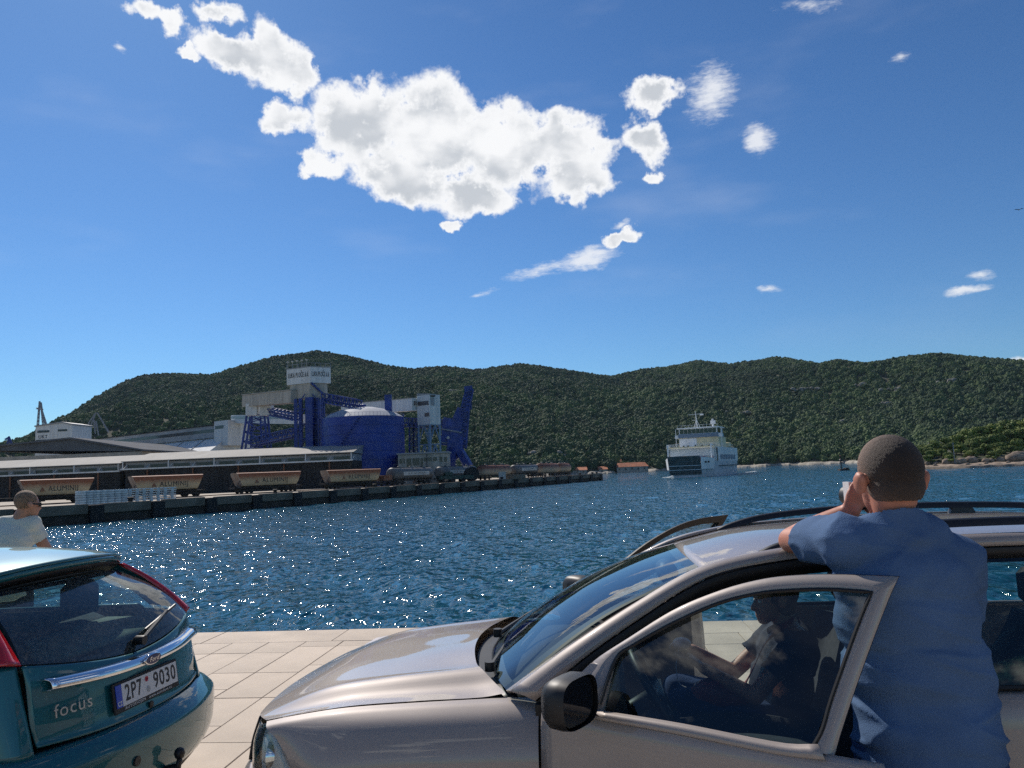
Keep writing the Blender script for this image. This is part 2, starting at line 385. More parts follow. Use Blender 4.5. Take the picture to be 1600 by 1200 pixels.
# ------------------------------------------------------------------ hills across the bay
RIDGE = [(-260, 765), (-150, 742), (-60, 712), (0, 700), (40, 690), (110, 650), (150, 622), (200, 596), (225, 588), (255, 585), (330, 588), (365, 577), (430, 560), (495, 551), (540, 559), (600, 574), (645, 581), (690, 576), (740, 582), (775, 577),
         (815, 571), (870, 579), (955, 592), (1000, 582), (1045, 577), (1090, 568), (1140, 573), (1215, 562), (1280, 572), (1310, 565), (1350, 571), (1385, 567), (1410, 562), (1460, 557), (1540, 565), (1600, 570), (1750, 578), (1900, 600), (2300, 650)]
_rz = np.array([azel(*p) for p in RIDGE]); ridge_el = lambda a: np.interp(a, _rz[:, 0], _rz[:, 1])
def shore_d(a):   # distance of the far shoreline by azimuth (degrees)
    return 575 + 60 * np.sin((a - 9) * .16) - 40 * np.clip((a - 20) / 10, 0, 1) + 90 * np.clip(-a / 30, 0, 1) + 7 * np.sin(a * 1.7) + 3 * np.sin(a * 4.1 + 1)
def fbm2(x, y, s, oct=5, seed=0):
    r = np.random.RandomState(seed); out = np.zeros_like(x); amp = 1.0
    for o in range(oct):
        for k in range(4):
            th = r.rand() * 6.28; ph = r.rand() * 6.28; f = s * 2 ** o * (0.7 + .6 * r.rand())
            out += amp * .35 * np.sin((x * math.cos(th) + y * math.sin(th)) * f + ph + 1.3 * np.sin((x * math.sin(th * 1.7) + y * math.cos(th * 1.7)) * f * .6 + ph))
        amp *= .5
    return out
def hill_height(a, t):  # t 0 at the shore, 1 at the ridge, >1 behind it ; returns distance, height
    s = shore_d(a); ln = 800 + 110 * np.sin(a * .16 + 1)
    d = s + ln * t
    hr = np.tan(np.radians(ridge_el(a))) * (s + ln) * np.cos(0) + (EYE - WATER_Z)
    prof = np.where(t <= 1, (np.clip(t, 0, 1) ** 0.86) * (1 - .12 * np.sin(np.clip(t, 0, 1) * math.pi * 2)), 1 - (t - 1) * 1.2)
    X, Y = d * np.sin(np.radians(a)), d * np.cos(np.radians(a))
    n = fbm2(X, Y, .0048, 4, 5)
    w = np.clip(t, 0, 1) * np.clip(1 - t, 0, 1) * 4
    h = hr * prof + n * 25 * w
    lim = (np.tan(np.radians(ridge_el(a))) * d) * .985 + (EYE - WATER_Z)       # never above the skyline seen
    h = np.where(t < 1, np.minimum(h, np.maximum(lim, 1.0)), h)
    return X, Y, np.maximum(h, -3) + WATER_Z
def build_hills():
    a = np.linspace(-48, 52, 420); t = np.concatenate([[-.03], np.linspace(0, 1, 70), np.linspace(1.03, 1.7, 10)])
    T, A = np.meshgrid(t, a, indexing='ij')
    X, Y, Z = hill_height(A, T); Z[0] = WATER_Z - 3; Z[1] = WATER_Z + .6
    P = np.stack([X, Y, Z], -1)
    mt = mk_mat('hillside scrub and rock', (0.030, 0.034, 0.016), .95, color2=(0.055, 0.055, 0.028), vscale=.02, detail=8)
    m_ = MB().grid([[tuple(p) for p in row] for row in P])
    o = m_.build('hills', mt, smooth=True); tag(o, 'long wooded ridge across the bay', kind='structure')
    # pale shoreline
    S = MB(); aa = np.linspace(0, 45, 300)
    x0, y0, z0 = hill_height(aa, np.full_like(aa, .004)); 
    rows = []
    for k, (dd, zz) in enumerate(((-5, -.4), (-3, .7), (0, 1.4), (5, 2.2))):
        s = shore_d(aa) + dd; j = fbm2(aa * 10, aa * 3, .9, 4, 2)
        rows.append([((s_ + jj * 1.5) * math.sin(R(q)), (s_ + jj * 1.5) * math.cos(R(q)), WATER_Z + zz + (abs(jj) * .6 if k in (1, 2) else 0)) for s_, q, jj in zip(s, aa, j)])
    S.grid(rows).build('far_shore', mk_mat('pale shore rock', (0.30, 0.27, 0.22), .9, var=.4, vscale=.2), smooth=False)['kind'] = 'structure'
    # the wood: bush points, instanced canopies
    rs = np.random.RandomState(11); n = 50000
    ta = rs.rand(n) ** .95; A2 = rs.uniform(-34, 40, n)
    keep = np.ones(n, bool)
    X, Y, Z = hill_height(A2, ta * .985 + .008)
    den = fbm2(X, Y, .012, 4, 9); keep &= (den + rs.randn(n) * .5) > -1.5
    X, Y, Z = X[keep], Y[keep], Z[keep]; ta = ta[keep]
    sc = (2.1 + 3.6 * rs.rand(len(X)) ** 2.2) * (1 + .25 * fbm2(X, Y, .01, 3, 21))
    sc = np.clip(sc, 1.5, 7)
    me = bpy.data.meshes.new('hillside_wood'); me.vertices.add(len(X)); me.vertices.foreach_set('co', np.stack([X, Y, Z + sc * .25], -1).ravel()); me.update()
    at = me.attributes.new('sc', 'FLOAT', 'POINT'); at.data.foreach_set('value', sc.astype(np.float32))
    ob = bpy.data.objects.new('hillside_wood', me); COL.objects.link(ob)
    tag(ob, 'dense dark green wood covering the ridge', kind='stuff')
    fol = bpy.data.materials.new('dark maquis foliage'); fol.use_nodes = True; nt = fol.node_tree; N = nt.nodes; L = nt.links; b = N['Principled BSDF']
    b.inputs['Roughness'].default_value = .8; b.inputs['Specular IOR Level'].default_value = .25
    oi = N.new('ShaderNodeObjectInfo'); geo = N.new('ShaderNodeNewGeometry'); nz = N.new('ShaderNodeTexNoise'); nz.inputs['Scale'].default_value = .006; nz.inputs['Detail'].default_value = 4
    L.new(geo.outputs['Position'], nz.inputs['Vector'])
    ad = N.new('ShaderNodeMath'); ad.operation = 'MULTIPLY_ADD'; L.new(oi.outputs['Random'], ad.inputs[0]); ad.inputs[1].default_value = .45; L.new(nz.outputs[0], ad.inputs[2])
    cr = N.new('ShaderNodeValToRGB'); L.new(ad.outputs[0], cr.inputs[0]); e = cr.color_ramp.elements
    e[0].position = .35; e[0].color = (0.015, 0.036, 0.017, 1); e[1].position = .95; e[1].color = (0.085, 0.125, 0.040, 1)
    x = e.new(.65); x.color = (0.038, 0.068, 0.027, 1)
    L.new(cr.outputs[0], b.inputs['Base Color'])
    ng = bpy.data.node_groups.new('scatter', 'GeometryNodeTree'); N = ng.nodes; L = ng.links
    ng.interface.new_socket('Geometry', in_out='INPUT', socket_type='NodeSocketGeometry'); ng.interface.new_socket('Geometry', in_out='OUTPUT', socket_type='NodeSocketGeometry')
    gi = N.new('NodeGroupInput'); go = N.new('NodeGroupOutput'); join = N.new('GeometryNodeJoinGeometry')
    for k in range(3):
        ico = N.new('GeometryNodeMeshIcoSphere'); ico.inputs['Radius'].default_value = 1; ico.inputs['Subdivisions'].default_value = 4
        pos = N.new('GeometryNodeInputPosition'); tx = N.new('ShaderNodeTexNoise'); tx.noise_dimensions = '4D'; tx.inputs['W'].default_value = k * 7.7; tx.inputs['Scale'].default_value = 1.7; tx.inputs['Detail'].default_value = 3.5; tx.inputs['Roughness'].default_value = .7
        L.new(pos.outputs[0], tx.inputs['Vector'])
        mr = N.new('ShaderNodeMapRange'); L.new(tx.outputs[0], mr.inputs[0]); mr.inputs[1].default_value = .3; mr.inputs[2].default_value = .7; mr.inputs[3].default_value = .55; mr.inputs[4].default_value = 1.35
        vs = N.new('ShaderNodeVectorMath'); vs.operation = 'SCALE'; L.new(pos.outputs[0], vs.inputs[0]); L.new(mr.outputs[0], vs.inputs[3])
        sp = N.new('GeometryNodeSetPosition'); L.new(ico.outputs[0], sp.inputs[0]); L.new(vs.outputs[0], sp.inputs['Position'])
        sm = N.new('GeometryNodeSetMaterial'); L.new(sp.outputs[0], sm.inputs[0]); sm.inputs['Material'].default_value = fol
        iop = N.new('GeometryNodeInstanceOnPoints'); L.new(gi.outputs[0], iop.inputs['Points']); L.new(sm.outputs[0], iop.inputs['Instance'])
        idx = N.new('GeometryNodeInputIndex'); md = N.new('FunctionNodeCompare'); md.data_type = 'INT'; md.operation = 'EQUAL'
        mo = N.new('ShaderNodeMath'); mo.operation = 'MODULO'; L.new(idx.outputs[0], mo.inputs[0]); mo.inputs[1].default_value = 3
        L.new(mo.outputs[0], md.inputs[2]); md.inputs[3].default_value = k; L.new(md.outputs[0], iop.inputs['Selection'])
        rv = N.new('FunctionNodeRandomValue'); rv.data_type = 'FLOAT_VECTOR'; rv.inputs[0].default_value = (-.25, -.25, 0); rv.inputs[1].default_value = (.25, .25, 6.28); L.new(rv.outputs[0], iop.inputs['Rotation'])
        na = N.new('GeometryNodeInputNamedAttribute'); na.data_type = 'FLOAT'; na.inputs[0].default_value = 'sc'; L.new(na.outputs[0], iop.inputs['Scale'])
        L.new(iop.outputs[0], join.inputs[0])
    L.new(join.outputs[0], go.inputs[0])
    ob.modifiers.new('scatter', 'NODES').node_group = ng
build_hills()

# scattered bare rock outcrops on the hillside
def build_outcrops():
    mt = mk_mat('pale limestone outcrop', (0.22, 0.205, 0.175), .9, var=.35, vscale=.3)
    for (px, py, t_, w) in ((1178, 648, .45, 26), (1150, 646, .45, 16), (850, 712, .1, 16), (866, 717, .07, 12), (1265, 612, .62, 14), (1400, 614, .6, 14), (1350, 604, .68, 9), (705, 617, .55, 14), (1490, 600, .7, 10), (1075, 700, .2, 7), (1325, 665, .3, 8), (1382, 636, .5, 9)):
        a, e = azel(px, py)
        best = None
        for t in np.linspace(.01, .98, 200):
            x, y, z = hill_height(np.array([a]), np.array([t])); el = math.degrees(math.atan2(float(z[0]) - EYE, math.hypot(float(x[0]), float(y[0]))))
            if best is None or abs(el - e) < best[0]: best = (abs(el - e), float(x[0]), float(y[0]), float(z[0]))
        _, x, y, z = best; m_ = MB()
        r2 = random.Random(px)
        for k in range(16):
            cx, cy, cz = x + r2.gauss(0, .45) * w, y + r2.uniform(-5, 5), z + r2.uniform(1.0, 4.2); rr = r2.uniform(.8, 2.2)
            rows = []
            for i in range(5):
                ph = math.pi * i / 4
                rows.append([(cx + rr * 1.4 * (math.sin(ph) + .05) * math.cos(q * .785) * r2.uniform(.7, 1.2), cy + rr * (math.sin(ph) + .05) * math.sin(q * .785) * r2.uniform(.7, 1.2), cz - rr * .9 * math.cos(ph)) for q in range(8)])
            m_.grid(rows, closed=True)
        o = m_.build('rock_outcrop', mt); tag(o, 'bare pale limestone patches showing through the hillside wood', kind='stuff')
build_outcrops()
# ------------------------------------------------------------------ the commercial wharf on the left
DECK = -0.25
M['dark_wall'] = mk_mat('dark brown shed cladding', (0.022, 0.020, 0.020), .85, var=.4, vscale=.25, stretch=(6, 6, .5))
M['white_roof'] = mk_mat('sun bleached sheet roof', (0.33, 0.315, 0.285), .8, spec=.2, var=.10, vscale=.4, stretch=(1, .2, 1))
M['white_metal'] = mk_mat('off white cladding', (0.60, 0.61, 0.60), .6, var=.12, vscale=.3, stretch=(3, 3, .3))
M['grey_metal'] = mk_mat('grey cladding', (0.28, 0.29, 0.30), .6, var=.15, vscale=.25)
M['grey_roof'] = mk_mat('grey fibre roof', (0.12, 0.125, 0.135), .95, spec=.1, var=.15, vscale=.2)
M['beige'] = mk_mat('dusty beige cladding', (0.38, 0.35, 0.30), .7, var=.2, vscale=.3, stretch=(3, 3, .4))
M['blue_steel'] = mk_mat('cobalt painted steel', (0.012, 0.038, 0.22), .5, var=.3, vscale=.5)
M['blue_silo'] = mk_mat('cobalt silo plate', (0.009, 0.035, 0.24), .5, var=.18, vscale=.22, bump=.1, bscale=1.5)
M['pale_blue'] = mk_mat('pale blue steel', (0.15, 0.25, 0.38), .5, var=.15, vscale=.5)
M['crane_grey'] = mk_mat('grey crane steel', (0.20, 0.22, 0.26), .5)
M['window_dark'] = mk_mat('dark glazing', (0.025, 0.028, 0.032), .15, var=.3, vscale=1)
M['window_brown'] = mk_mat('dusty glazing', (0.085, 0.075, 0.075), .3, var=.2, vscale=1)
M['black_ink'] = mk_mat('black lettering', (0.02, 0.02, 0.022), .6)
M['rust'] = mk_mat('rusty red brown steel', (0.16, 0.06, 0.032), .8, color2=(0.24, 0.12, 0.07), vscale=.8)
M['undercarriage'] = mk_mat('wagon running gear', (0.022, 0.018, 0.016), .8, var=.4, vscale=2)
M['tank_grey'] = mk_mat('grey tank plate', (0.13, 0.125, 0.12), .55, var=.25, vscale=.5)
M['panel_white'] = mk_mat('white painted panel', (0.48, 0.47, 0.44), .6, var=.1, vscale=1)
M['silver_roof'] = mk_mat('bare aluminium dome', (0.36, 0.38, 0.42), .7, spec=.3, var=.1, vscale=.4)
M['ingot'] = mk_mat('aluminium ingots', (0.60, 0.60, 0.60), .45, metal=.35, var=.2, vscale=1.2)
M['terracotta'] = mk_mat('terracotta tiles', (0.42, 0.14, 0.06), .8, var=.25, vscale=.4)
M['plaster'] = mk_mat('pale plaster', (0.40, 0.35, 0.29), .8, var=.15, vscale=.5)
def X_(px, py, Y): return at_y(px, py, Y).x
def Z_(px, py, Y): return at_y(px, py, Y).z

E0 = Vector((-56, 96, 0)); E1 = Vector((28, 262, 0)); EV = (E1 - E0).normalized(); EN = Vector((-EV.y, EV.x, 0))
def build_wharf():
    a = E0 - EV * 60; b = E1
    wid = 26
    root = MB().prism([a + Vector((0, 0, WATER_Z - 4)) + EN * .9, b + Vector((0, 0, WATER_Z - 4)) + EN * .9 - EV * .5, b + EN * wid + Vector((0, 0, WATER_Z - 4)), Vector((-30, 330, WATER_Z - 4)), Vector((-420, 520, WATER_Z - 4)), Vector((-420, 60, WATER_Z - 4))],
                      (0, 0, DECK - WATER_Z + 4)).build('wharf', [M['deck']]); tag(root, 'long concrete wharf with railway wagons', kind='structure')
    L = (b - a).length; step = 9.2; k = 0; s = 1.0
    pm = MB().box(0, step - 2.2, 0, .9, -1.1, .14).build('face_panel', M['concrete'], root, bevel=.05)
    fm = MB().box(0, 1.9, -.25, .8, -2.2, .02).build('fender', M['rubber'], root, bevel=.06)
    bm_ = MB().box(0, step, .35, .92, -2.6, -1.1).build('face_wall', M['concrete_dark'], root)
    protos = (pm, fm, bm_); ang = math.atan2(EV.y, EV.x)
    while s < L - step * .5:
        for o in protos:
            c = o if k == 0 else o.copy()
            if k: COL.objects.link(c)
            dx = 0 if c.data is not fm.data else step - 2.05
            p = a + EV * (s + dx); c.location = (p.x, p.y, DECK + (rng.uniform(-.03, .05) if o is pm else 0)); c.rotation_euler = (0, 0, ang)
        s += step; k += 1
    # bollards
    bp = MB().lathe([(.30, 0), (.28, .45), (.42, .5), (.42, .7), (.25, .78)], 12).build('bollard', M['rubber'], smooth=False)
    tag(bp, 'squat black iron mooring bollard on the wharf edge', 'bollard', 'mooring bollards along the wharf')
    for i, d in enumerate((70, 97, 124, 151, 178, 205, 232, 243, 247)):
        o = bp if i == 0 else bp.copy()
        if i: COL.objects.link(o)
        p = a + EV * d + EN * 1.1; o.location = (p.x, p.y, DECK)
    # track
    pts = [at_y(px, 760, d) for px, d in TRACK]
    r = MB()
    for i in range(len(pts) - 1):
        p, q = pts[i].copy(), pts[i + 1].copy(); p.z = q.z = DECK + .08; d = (q - p).normalized(); n_ = Vector((-d.y, d.x, 0))
        r.bar(p + n_ * .75, q + n_ * .75, .08, .14).bar(p - n_ * .75, q - n_ * .75, .08, .14)
    r.build('railway_track', M['rust'])['kind'] = 'structure'
TRACK = [(-120, 108), (25, 117), (147, 124), (200, 127), (316, 135), (363, 140), (467, 150), (504, 156), (592, 166), (609, 170), (678, 187), (747, 205), (800, 220), (842, 236), (873, 250), (891, 262)]
build_wharf()

def stripe_mat(name, top, mid, low, z0, z1, z2):   # weathered hopper paint: rusty top fading to cream, darker below
    mt = mk_mat(name, top, .7); nt = mt.node_tree; N = nt.nodes; L = nt.links; b = N['Principled BSDF']
    tc = N.new('ShaderNodeTexCoord'); sx = N.new('ShaderNodeSeparateXYZ'); L.new(tc.outputs['Object'], sx.inputs[0])
    nz = N.new('ShaderNodeTexNoise'); L.new(tc.outputs['Object'], nz.inputs['Vector']); nz.inputs['Scale'].default_value = .9; nz.inputs['Detail'].default_value = 8
    ad = N.new('ShaderNodeMath'); ad.operation = 'MULTIPLY_ADD'; L.new(nz.outputs[0], ad.inputs[0]); ad.inputs[1].default_value = .8; L.new(sx.outputs[2], ad.inputs[2])
    mr = N.new('ShaderNodeMapRange'); L.new(ad.outputs[0], mr.inputs[0]); mr.inputs[1].default_value = z0; mr.inputs[2].default_value = z2
    cr = N.new('ShaderNodeValToRGB'); L.new(mr.outputs[0], cr.inputs[0]); e = cr.color_ramp.elements
    e[0].position = 0; e[0].color = tuple(low) + (1,); e[1].position = 1; e[1].color = tuple(top) + (1,)
    p = (z1 - z0) / (z2 - z0); x = e.new(max(.02, p - .25)); x.color = tuple(mid) + (1,); x = e.new(min(.98, p)); x.color = tuple(mid) + (1,)
    L.new(cr.outputs[0], b.inputs['Base Color']); return mt
M['hopper'] = stripe_mat('weathered hopper paint', (0.25, 0.085, 0.035), (0.46, 0.36, 0.22), (0.20, 0.16, 0.11), 1.2, 2.6, 3.5)
M['hopper_end'] = mk_mat('dusty hopper end', (0.26, 0.25, 0.235), .8, color2=(0.20, 0.11, 0.07), vscale=.7)
M['rusty_tank'] = stripe_mat('rust streaked cream tank', (0.17, 0.06, 0.035), (0.40, 0.33, 0.24), (0.22, 0.19, 0.15), 1.0, 2.5, 3.6)
def bogies(t, L):
    for cx in (L * .17, L * .83):
        o = MB().box(cx - 1.5, cx + 1.5, -.95, .95, .42, .78).box(cx - 1.9, cx + 1.9, -1.05, -.9, .36, .6).box(cx - 1.9, cx + 1.9, .9, 1.05, .36, .6).build('bogie', M['undercarriage'], t)
        for wx in (cx - .95, cx + .95):
            MB().lathe([(.46, -.82), (.46, -.7), (.15, -.68), (.15, .68), (.46, .7), (.46, .82)], 14, (wx, 0, .46), 'y').build('wheel', M['undercarriage'], o)
def hopper(px0, d0, px1, d1, label, top=3.75, logo=True):
    p = at_y(px0, 760, d0); q = at_y(px1, 760, d1); p.z = q.z = DECK + .1; L = (q - p).length; ang = math.atan2(q.y - p.y, q.x - p.x)
    t = thing('hopper_wagon', label, 'wagon', p, ang, 'hopper wagons on the wharf')
    # body: flat top, sloping ends, side curving in below
    prof = [(.55, 1.15), (1.15, 1.35), (1.42, 1.9), (1.45, top - .45), (1.30, top - .1), (.9, top)]
    ringy = [(-y, z) for y, z in prof] + [(y, z) for y, z in reversed(prof)]
    def sect(x, sl): return [(x + sl * (top - z), y, z) for y, z in ringy]
    xs0, xs1 = .25, L - .25
    rows = [sect(xs0, .42)]; 
    for f in (.2, .4, .6, .8): rows.append([(xs0 + .9 + (xs1 - xs0 - 1.8) * f, y, z) for y, z in ringy])
    rows.append(sect(xs1, -.42))
    m_ = MB().grid(rows, closed=True)
    o = m_.build('hopper_body', M['hopper'], t, smooth=True, angle=35)
    MB().poly([Vector(v) for v in reversed(rows[0])]).build('end_plate', M['hopper_end'], t); MB().poly([Vector(v) for v in rows[-1]]).build('end_plate', M['hopper_end'], t)
    MB().box(-.1, L + .1, -1.2, 1.2, .85, 1.12).build('underframe', M['undercarriage'], t)
    f = MB()
    for x0, x1 in ((0.15, 1.5), (L - .15, L - 1.5)):
        for y in (-1.2, 1.2): f.bar((x0, y, 1.1), (x1, y, top - .2), .09)
    for y in (-1.25, 1.25): f.bar((1.4, y, 1.12), (L - 1.4, y, 1.12), .12)
    f.build('end_frame', M['undercarriage'], t)
    for k in range(4): MB().box(L * (.16 + k * .2), L * (.16 + k * .2) + 1.1, -.45, .45, top, top + .14).build('hatch', M['rust'], t)
    MB().box(L * .25, L * .75, -.7, .7, .5, .9).build('discharge_chute', M['undercarriage'], t)
    bogies(t, L)
    m2 = frame((L * .57, -1.462, 2.25), (1, 0, 0), (0, 0, 1)); text('lettering', 'ALUMINIJ', 1.15, M['black_ink'], t, m2, .004, width=L * .38)
    if logo: MB().poly([(L * .27, -1.463, 1.95), (L * .27 + .75, -1.463, 1.95), (L * .27 + .37, -1.463, 2.55)]).poly([(L * .27 - .05, -1.463, 1.8), (L * .27 + .8, -1.463, 1.8), (L * .27 + .8, -1.463, 1.88), (L * .27 - .05, -1.463, 1.88)]).build('emblem', M['rust'], t)
    return t
hopper(25, 117, 147, 124, 'rust and cream hopper wagon lettered ALUMINIJ beyond the man in the white T-shirt')
hopper(200, 127, 316, 135, 'rust and cream hopper wagon lettered ALUMINIJ behind the stacked metal ingots')
hopper(363, 140, 467, 150, 'rust and cream ALUMINIJ hopper wagon standing clear before the dark shed wall')
hopper(504, 156, 592, 166, 'rusty hopper wagon lettered ALUMINIJ in front of the blue silo, coupled beside grey tank wagon')
def tanker(px0, d0, px1, d1, label, mat, r=1.38, sign=True, name='tank_wagon'):
    p = at_y(px0, 760, d0); q = at_y(px1, 760, d1); p.z = q.z = DECK + .1; L = (q - p).length - 1.6; ang = math.atan2(q.y - p.y, q.x - p.x)
    t = thing(name, label, 'wagon', p, ang, 'tank wagons on the wharf'); zc = 2.5
    prof = [(.01, .15), (r * .55, .2), (r * .88, .42), (r, .8), (r, L - .8), (r * .88, L - .42), (r * .55, L - .2), (.01, L - .15)]
    MB().lathe(prof, 28, (0, 0, zc), 'x').build('tank', mat, t, smooth=True, angle=50)
    MB().box(-.1, L + .1, -1.1, 1.1, .85, 1.1).box(.8, 1.4, -1, 1, 1.1, 1.7).box(L - 1.4, L - .8, -1, 1, 1.1, 1.7).build('underframe', M['undercarriage'], t)
    for k in range(3):
        x = L * (.22 + .28 * k); o = MB().lathe([(.42, 0), (.42, .32), (.34, .40), (.05, .42)], 14, (x, 0, zc + r - .1)).build('manhole', M['tank_grey'], t)
    w = MB().box(.9, L - .9, -.35, .35, zc + r + .02, zc + r + .07)
    for k in range(5): w.bar((1 + (L - 2) * k / 4, -.35, zc + r + .07), (1 + (L - 2) * k / 4, -.35, zc + r + .7), .05)
    w.bar((1, -.35, zc + r + .7), (L - 1, -.35, zc + r + .7), .05); w.build('catwalk', M['tank_grey'], t)
    bogies(t, L)
    if sign:
        s_ = MB().box(L * .2, L * .84, -r - .12, -r - .06, zc - .42, zc + .42).build('name_board', M['panel_white'], t)
        text('lettering', 'A.E. ALUMINIJ', .62, M['black_ink'], s_, frame((L * .52, -r - .125, zc), (1, 0, 0), (0, 0, 1)), .003, width=L * .42)
    return t
tanker(609, 170, 678, 187, 'grey tank wagon with white name board in front of the low office building', M['tank_grey'])
tanker(684, 188, 747, 205, 'grey tank wagon with white name board behind the green machine', M['tank_grey'])
tanker(750, 206, 800, 220, 'rust streaked cream tank wagon between two grey tank wagons', M['rusty_tank'], 1.5, False)
tanker(802, 221, 842, 236, 'short grey tank wagon with small white board before two rusty tank wagons', M['tank_grey'], 1.35)
tanker(842, 237, 873, 250, 'rusty cream tank wagon second from the outer end of the wharf', M['rusty_tank'], 1.6, False)
tanker(873, 251, 891, 262, 'last dull grey and rust tank wagon at the outer end of the wharf', M['rusty_tank'], 1.5, False)
# flat wagon with rusty load between hopper and first tank
def flat_load():
    p = at_y(593, 760, 167); q = at_y(608, 760, 170); p.z = q.z = DECK + .1; L = (q - p).length; ang = math.atan2(q.y - p.y, q.x - p.x)
    t = thing('low_wagon', 'low rusty brown wagon end between hopper wagon and grey tank wagon', 'wagon', p, ang)
    MB().box(.1, L - .1, -1.2, 1.2, .9, 1.15).build('underframe', M['undercarriage'], t); MB().box(.2, L - .2, -1.1, 1.1, 1.15, 2.3).build('box', M['rust'], t, bevel=.04); bogies(t, L)
flat_load()
# ------------------------------------------------------------------ ingot stacks
def ingots():
    protos = {}
    def stack(kind):
        m_ = MB(); r_ = random.Random(kind); n = 6; h = .26
        for k in range(n):
            z = k * (h + .05); j = r_.uniform(-.03, .03)
            if kind < 2: m_.box(-.62 + j, .62 + j, -.5, .5, z + .05, z + .05 + h).box(-.55, .55, -.45, -.3, z, z + .05).box(-.55, .55, .3, .45, z, z + .05)
            else:
                m_.box(-.5 + j, .5 + j, -.5, .5, z + .16, z + .05 + h).box(-.2 + j, .2 + j, -.5, .5, z, z + .16)
        return m_
    for i in range(14):
        px = 126 + i * 11; d = 101 + i * .95
        kind = (0 if i % 2 else 1) if i < 7 else 2
        p = at_y(px, 780, d)
        if kind not in protos:
            o = stack(kind).build('ingot_stack', M['ingot'], bevel=.015); protos[kind] = o
        else:
            o = protos[kind].copy(); COL.objects.link(o)
        o.location = (p.x, p.y, DECK); o.rotation_euler = (0, 0, R(28 + rng.uniform(-2, 2)))
        tag(o, 'stack of silvery aluminium ingot bundles on the wharf, flat layers' if kind < 2 else 'stack of silvery aluminium T shaped ingots on the wharf', 'ingot stack', 'aluminium ingot stacks on the wharf')
ingots()

# ------------------------------------------------------------------ the long shed
def shed(px0, px1, Y, dz, label, gable=None):
    zg, ze, zr = 1.75 + 28.6 * Y / 1202 + dz, 1.75 + 40 * Y / 1202 + dz, 1.75 + 51 * (Y + 14) / 1202 + dz
    x0, x1 = X_(px0, 740, Y), X_(px1, 720, Y); L = x1 - x0
    t = thing('long_shed', label, 'building', (x0, Y, DECK)); z0 = -DECK
    zg += z0; ze += z0; zr += z0
    MB().box(.3, L - .3, .6, 27.5, 0, zg).build('wall', M['dark_wall'], t)
    MB().box(.3, L - .3, .75, 27.3, zg, ze - .15).build('clerestory', M['grey_metal'], t)
    n = int(L / 5.2)
    for k in range(n):
        x = (k + .5) * L / n
        MB().box(x - 1.9, x + 1.9, .68, .80, zg + .25, zg + .25 + (ze - zg) * .42).build('window', M['window_dark'], t)
    MB().hexa([(-.3, -.5, ze), (L + .3, -.5, ze), (L + .3, 14, zr), (-.3, 14, zr)], [(-.3, -.5, ze + .18), (L + .3, -.5, ze + .18), (L + .3, 14, zr + .18), (-.3, 14, zr + .18)]).hexa(
        [(-.3, 14, zr), (L + .3, 14, zr), (L + .3, 28.5, ze), (-.3, 28.5, ze)], [(-.3, 14, zr + .18), (L + .3, 14, zr + .18), (L + .3, 28.5, ze + .18), (-.3, 28.5, ze + .18)]).build('roof', M['white_roof'], t)
    MB().poly([(0, .7, ze), (0, 27.4, ze), (0, 14, zr)]).poly([(L, 27.4, ze), (L, .7, ze), (L, 14, zr)]).build('gable_end', M['grey_metal'], t)
    MB().box(-.2, L + .2, -.9, -.45, zg - .15, zg + .16).build('gutter', M['white_metal'], t)
    for k in range(n + 1):
        x = .2 + (L - .4) * k / n
        MB().bar((x, -.5, zg - .1), (x + .45, .6, zg + .95), .16).build('bracket', M['white_metal'], t)
        if k % 2 == 0: MB().box(x - .1, x + .1, -.62, -.4, zg, ze).build('downpipe', M['white_metal'], t)
        else: MB().box(x - .14, x + .14, .30, .58, 0, zg - .2).build('post', M['rust'], t)
shed(192, 551, 180, 0, 'long dark walled shed with bright white roof ending beside the blue silo')
shed(-90, 188, 181.5, -.35, 'long dark walled shed with white roof joined to the taller one by a small gable')

def win(parent, name, mat, P, u, v, w, h, off=.06):   # window slab on a facade at P along unit u, up v
    n_ = Vector(u).cross(Vector(v)).normalized(); P = Vector(P); u = Vector(u); v = Vector(v)
    q = [P, P + u * w, P + u * w + v * h, P + v * h]
    return MB().hexa([x - n_ * .05 for x in q], [x + n_ * off for x in q]).build(name, mat, parent)
def grey_hall():
    Y = 232; L, Rr, top, bot = X_(-60, 705, Y), X_(222, 705, Y), Z_(112, 686, Y), DECK
    xr = X_(112, 686, Y); ze = Z_(222, 705, Y)
    t = thing('grey_hall', 'wide low hall with grey pitched roof and a strip of dark windows', 'building', (xr, Y, DECK))
    MB().box(L - xr, Rr - xr, 0, 60, 0, ze - DECK).build('wall', M['plaster'], t)
    zr, zl = top - DECK, Z_(-60, 704, Y) - DECK; e = ze - DECK
    MB().prism([(L - xr, -1, zl), (0, -1, zr), (Rr - xr + 1, -1, e), (Rr - xr + 1, -1, e + .5), (0, -1, zr + .5), (L - xr, -1, zl + .5)], (0, 62, 0)).prism([(L - xr, .05, zl), (0, .05, zr), (Rr - xr, .05, e)], (0, 59, 0)).build('roof', M['grey_roof'], t)
    for k in range(9):
        x = L - xr + 1.2 + k * 6.3
        if x + 5.4 > Rr - xr: break
        f = win(t, 'window', M['window_dark'], (x, -.02, e - 2.4), (1, 0, 0), (0, 0, 1), 5.4, 1.3)
grey_hall()
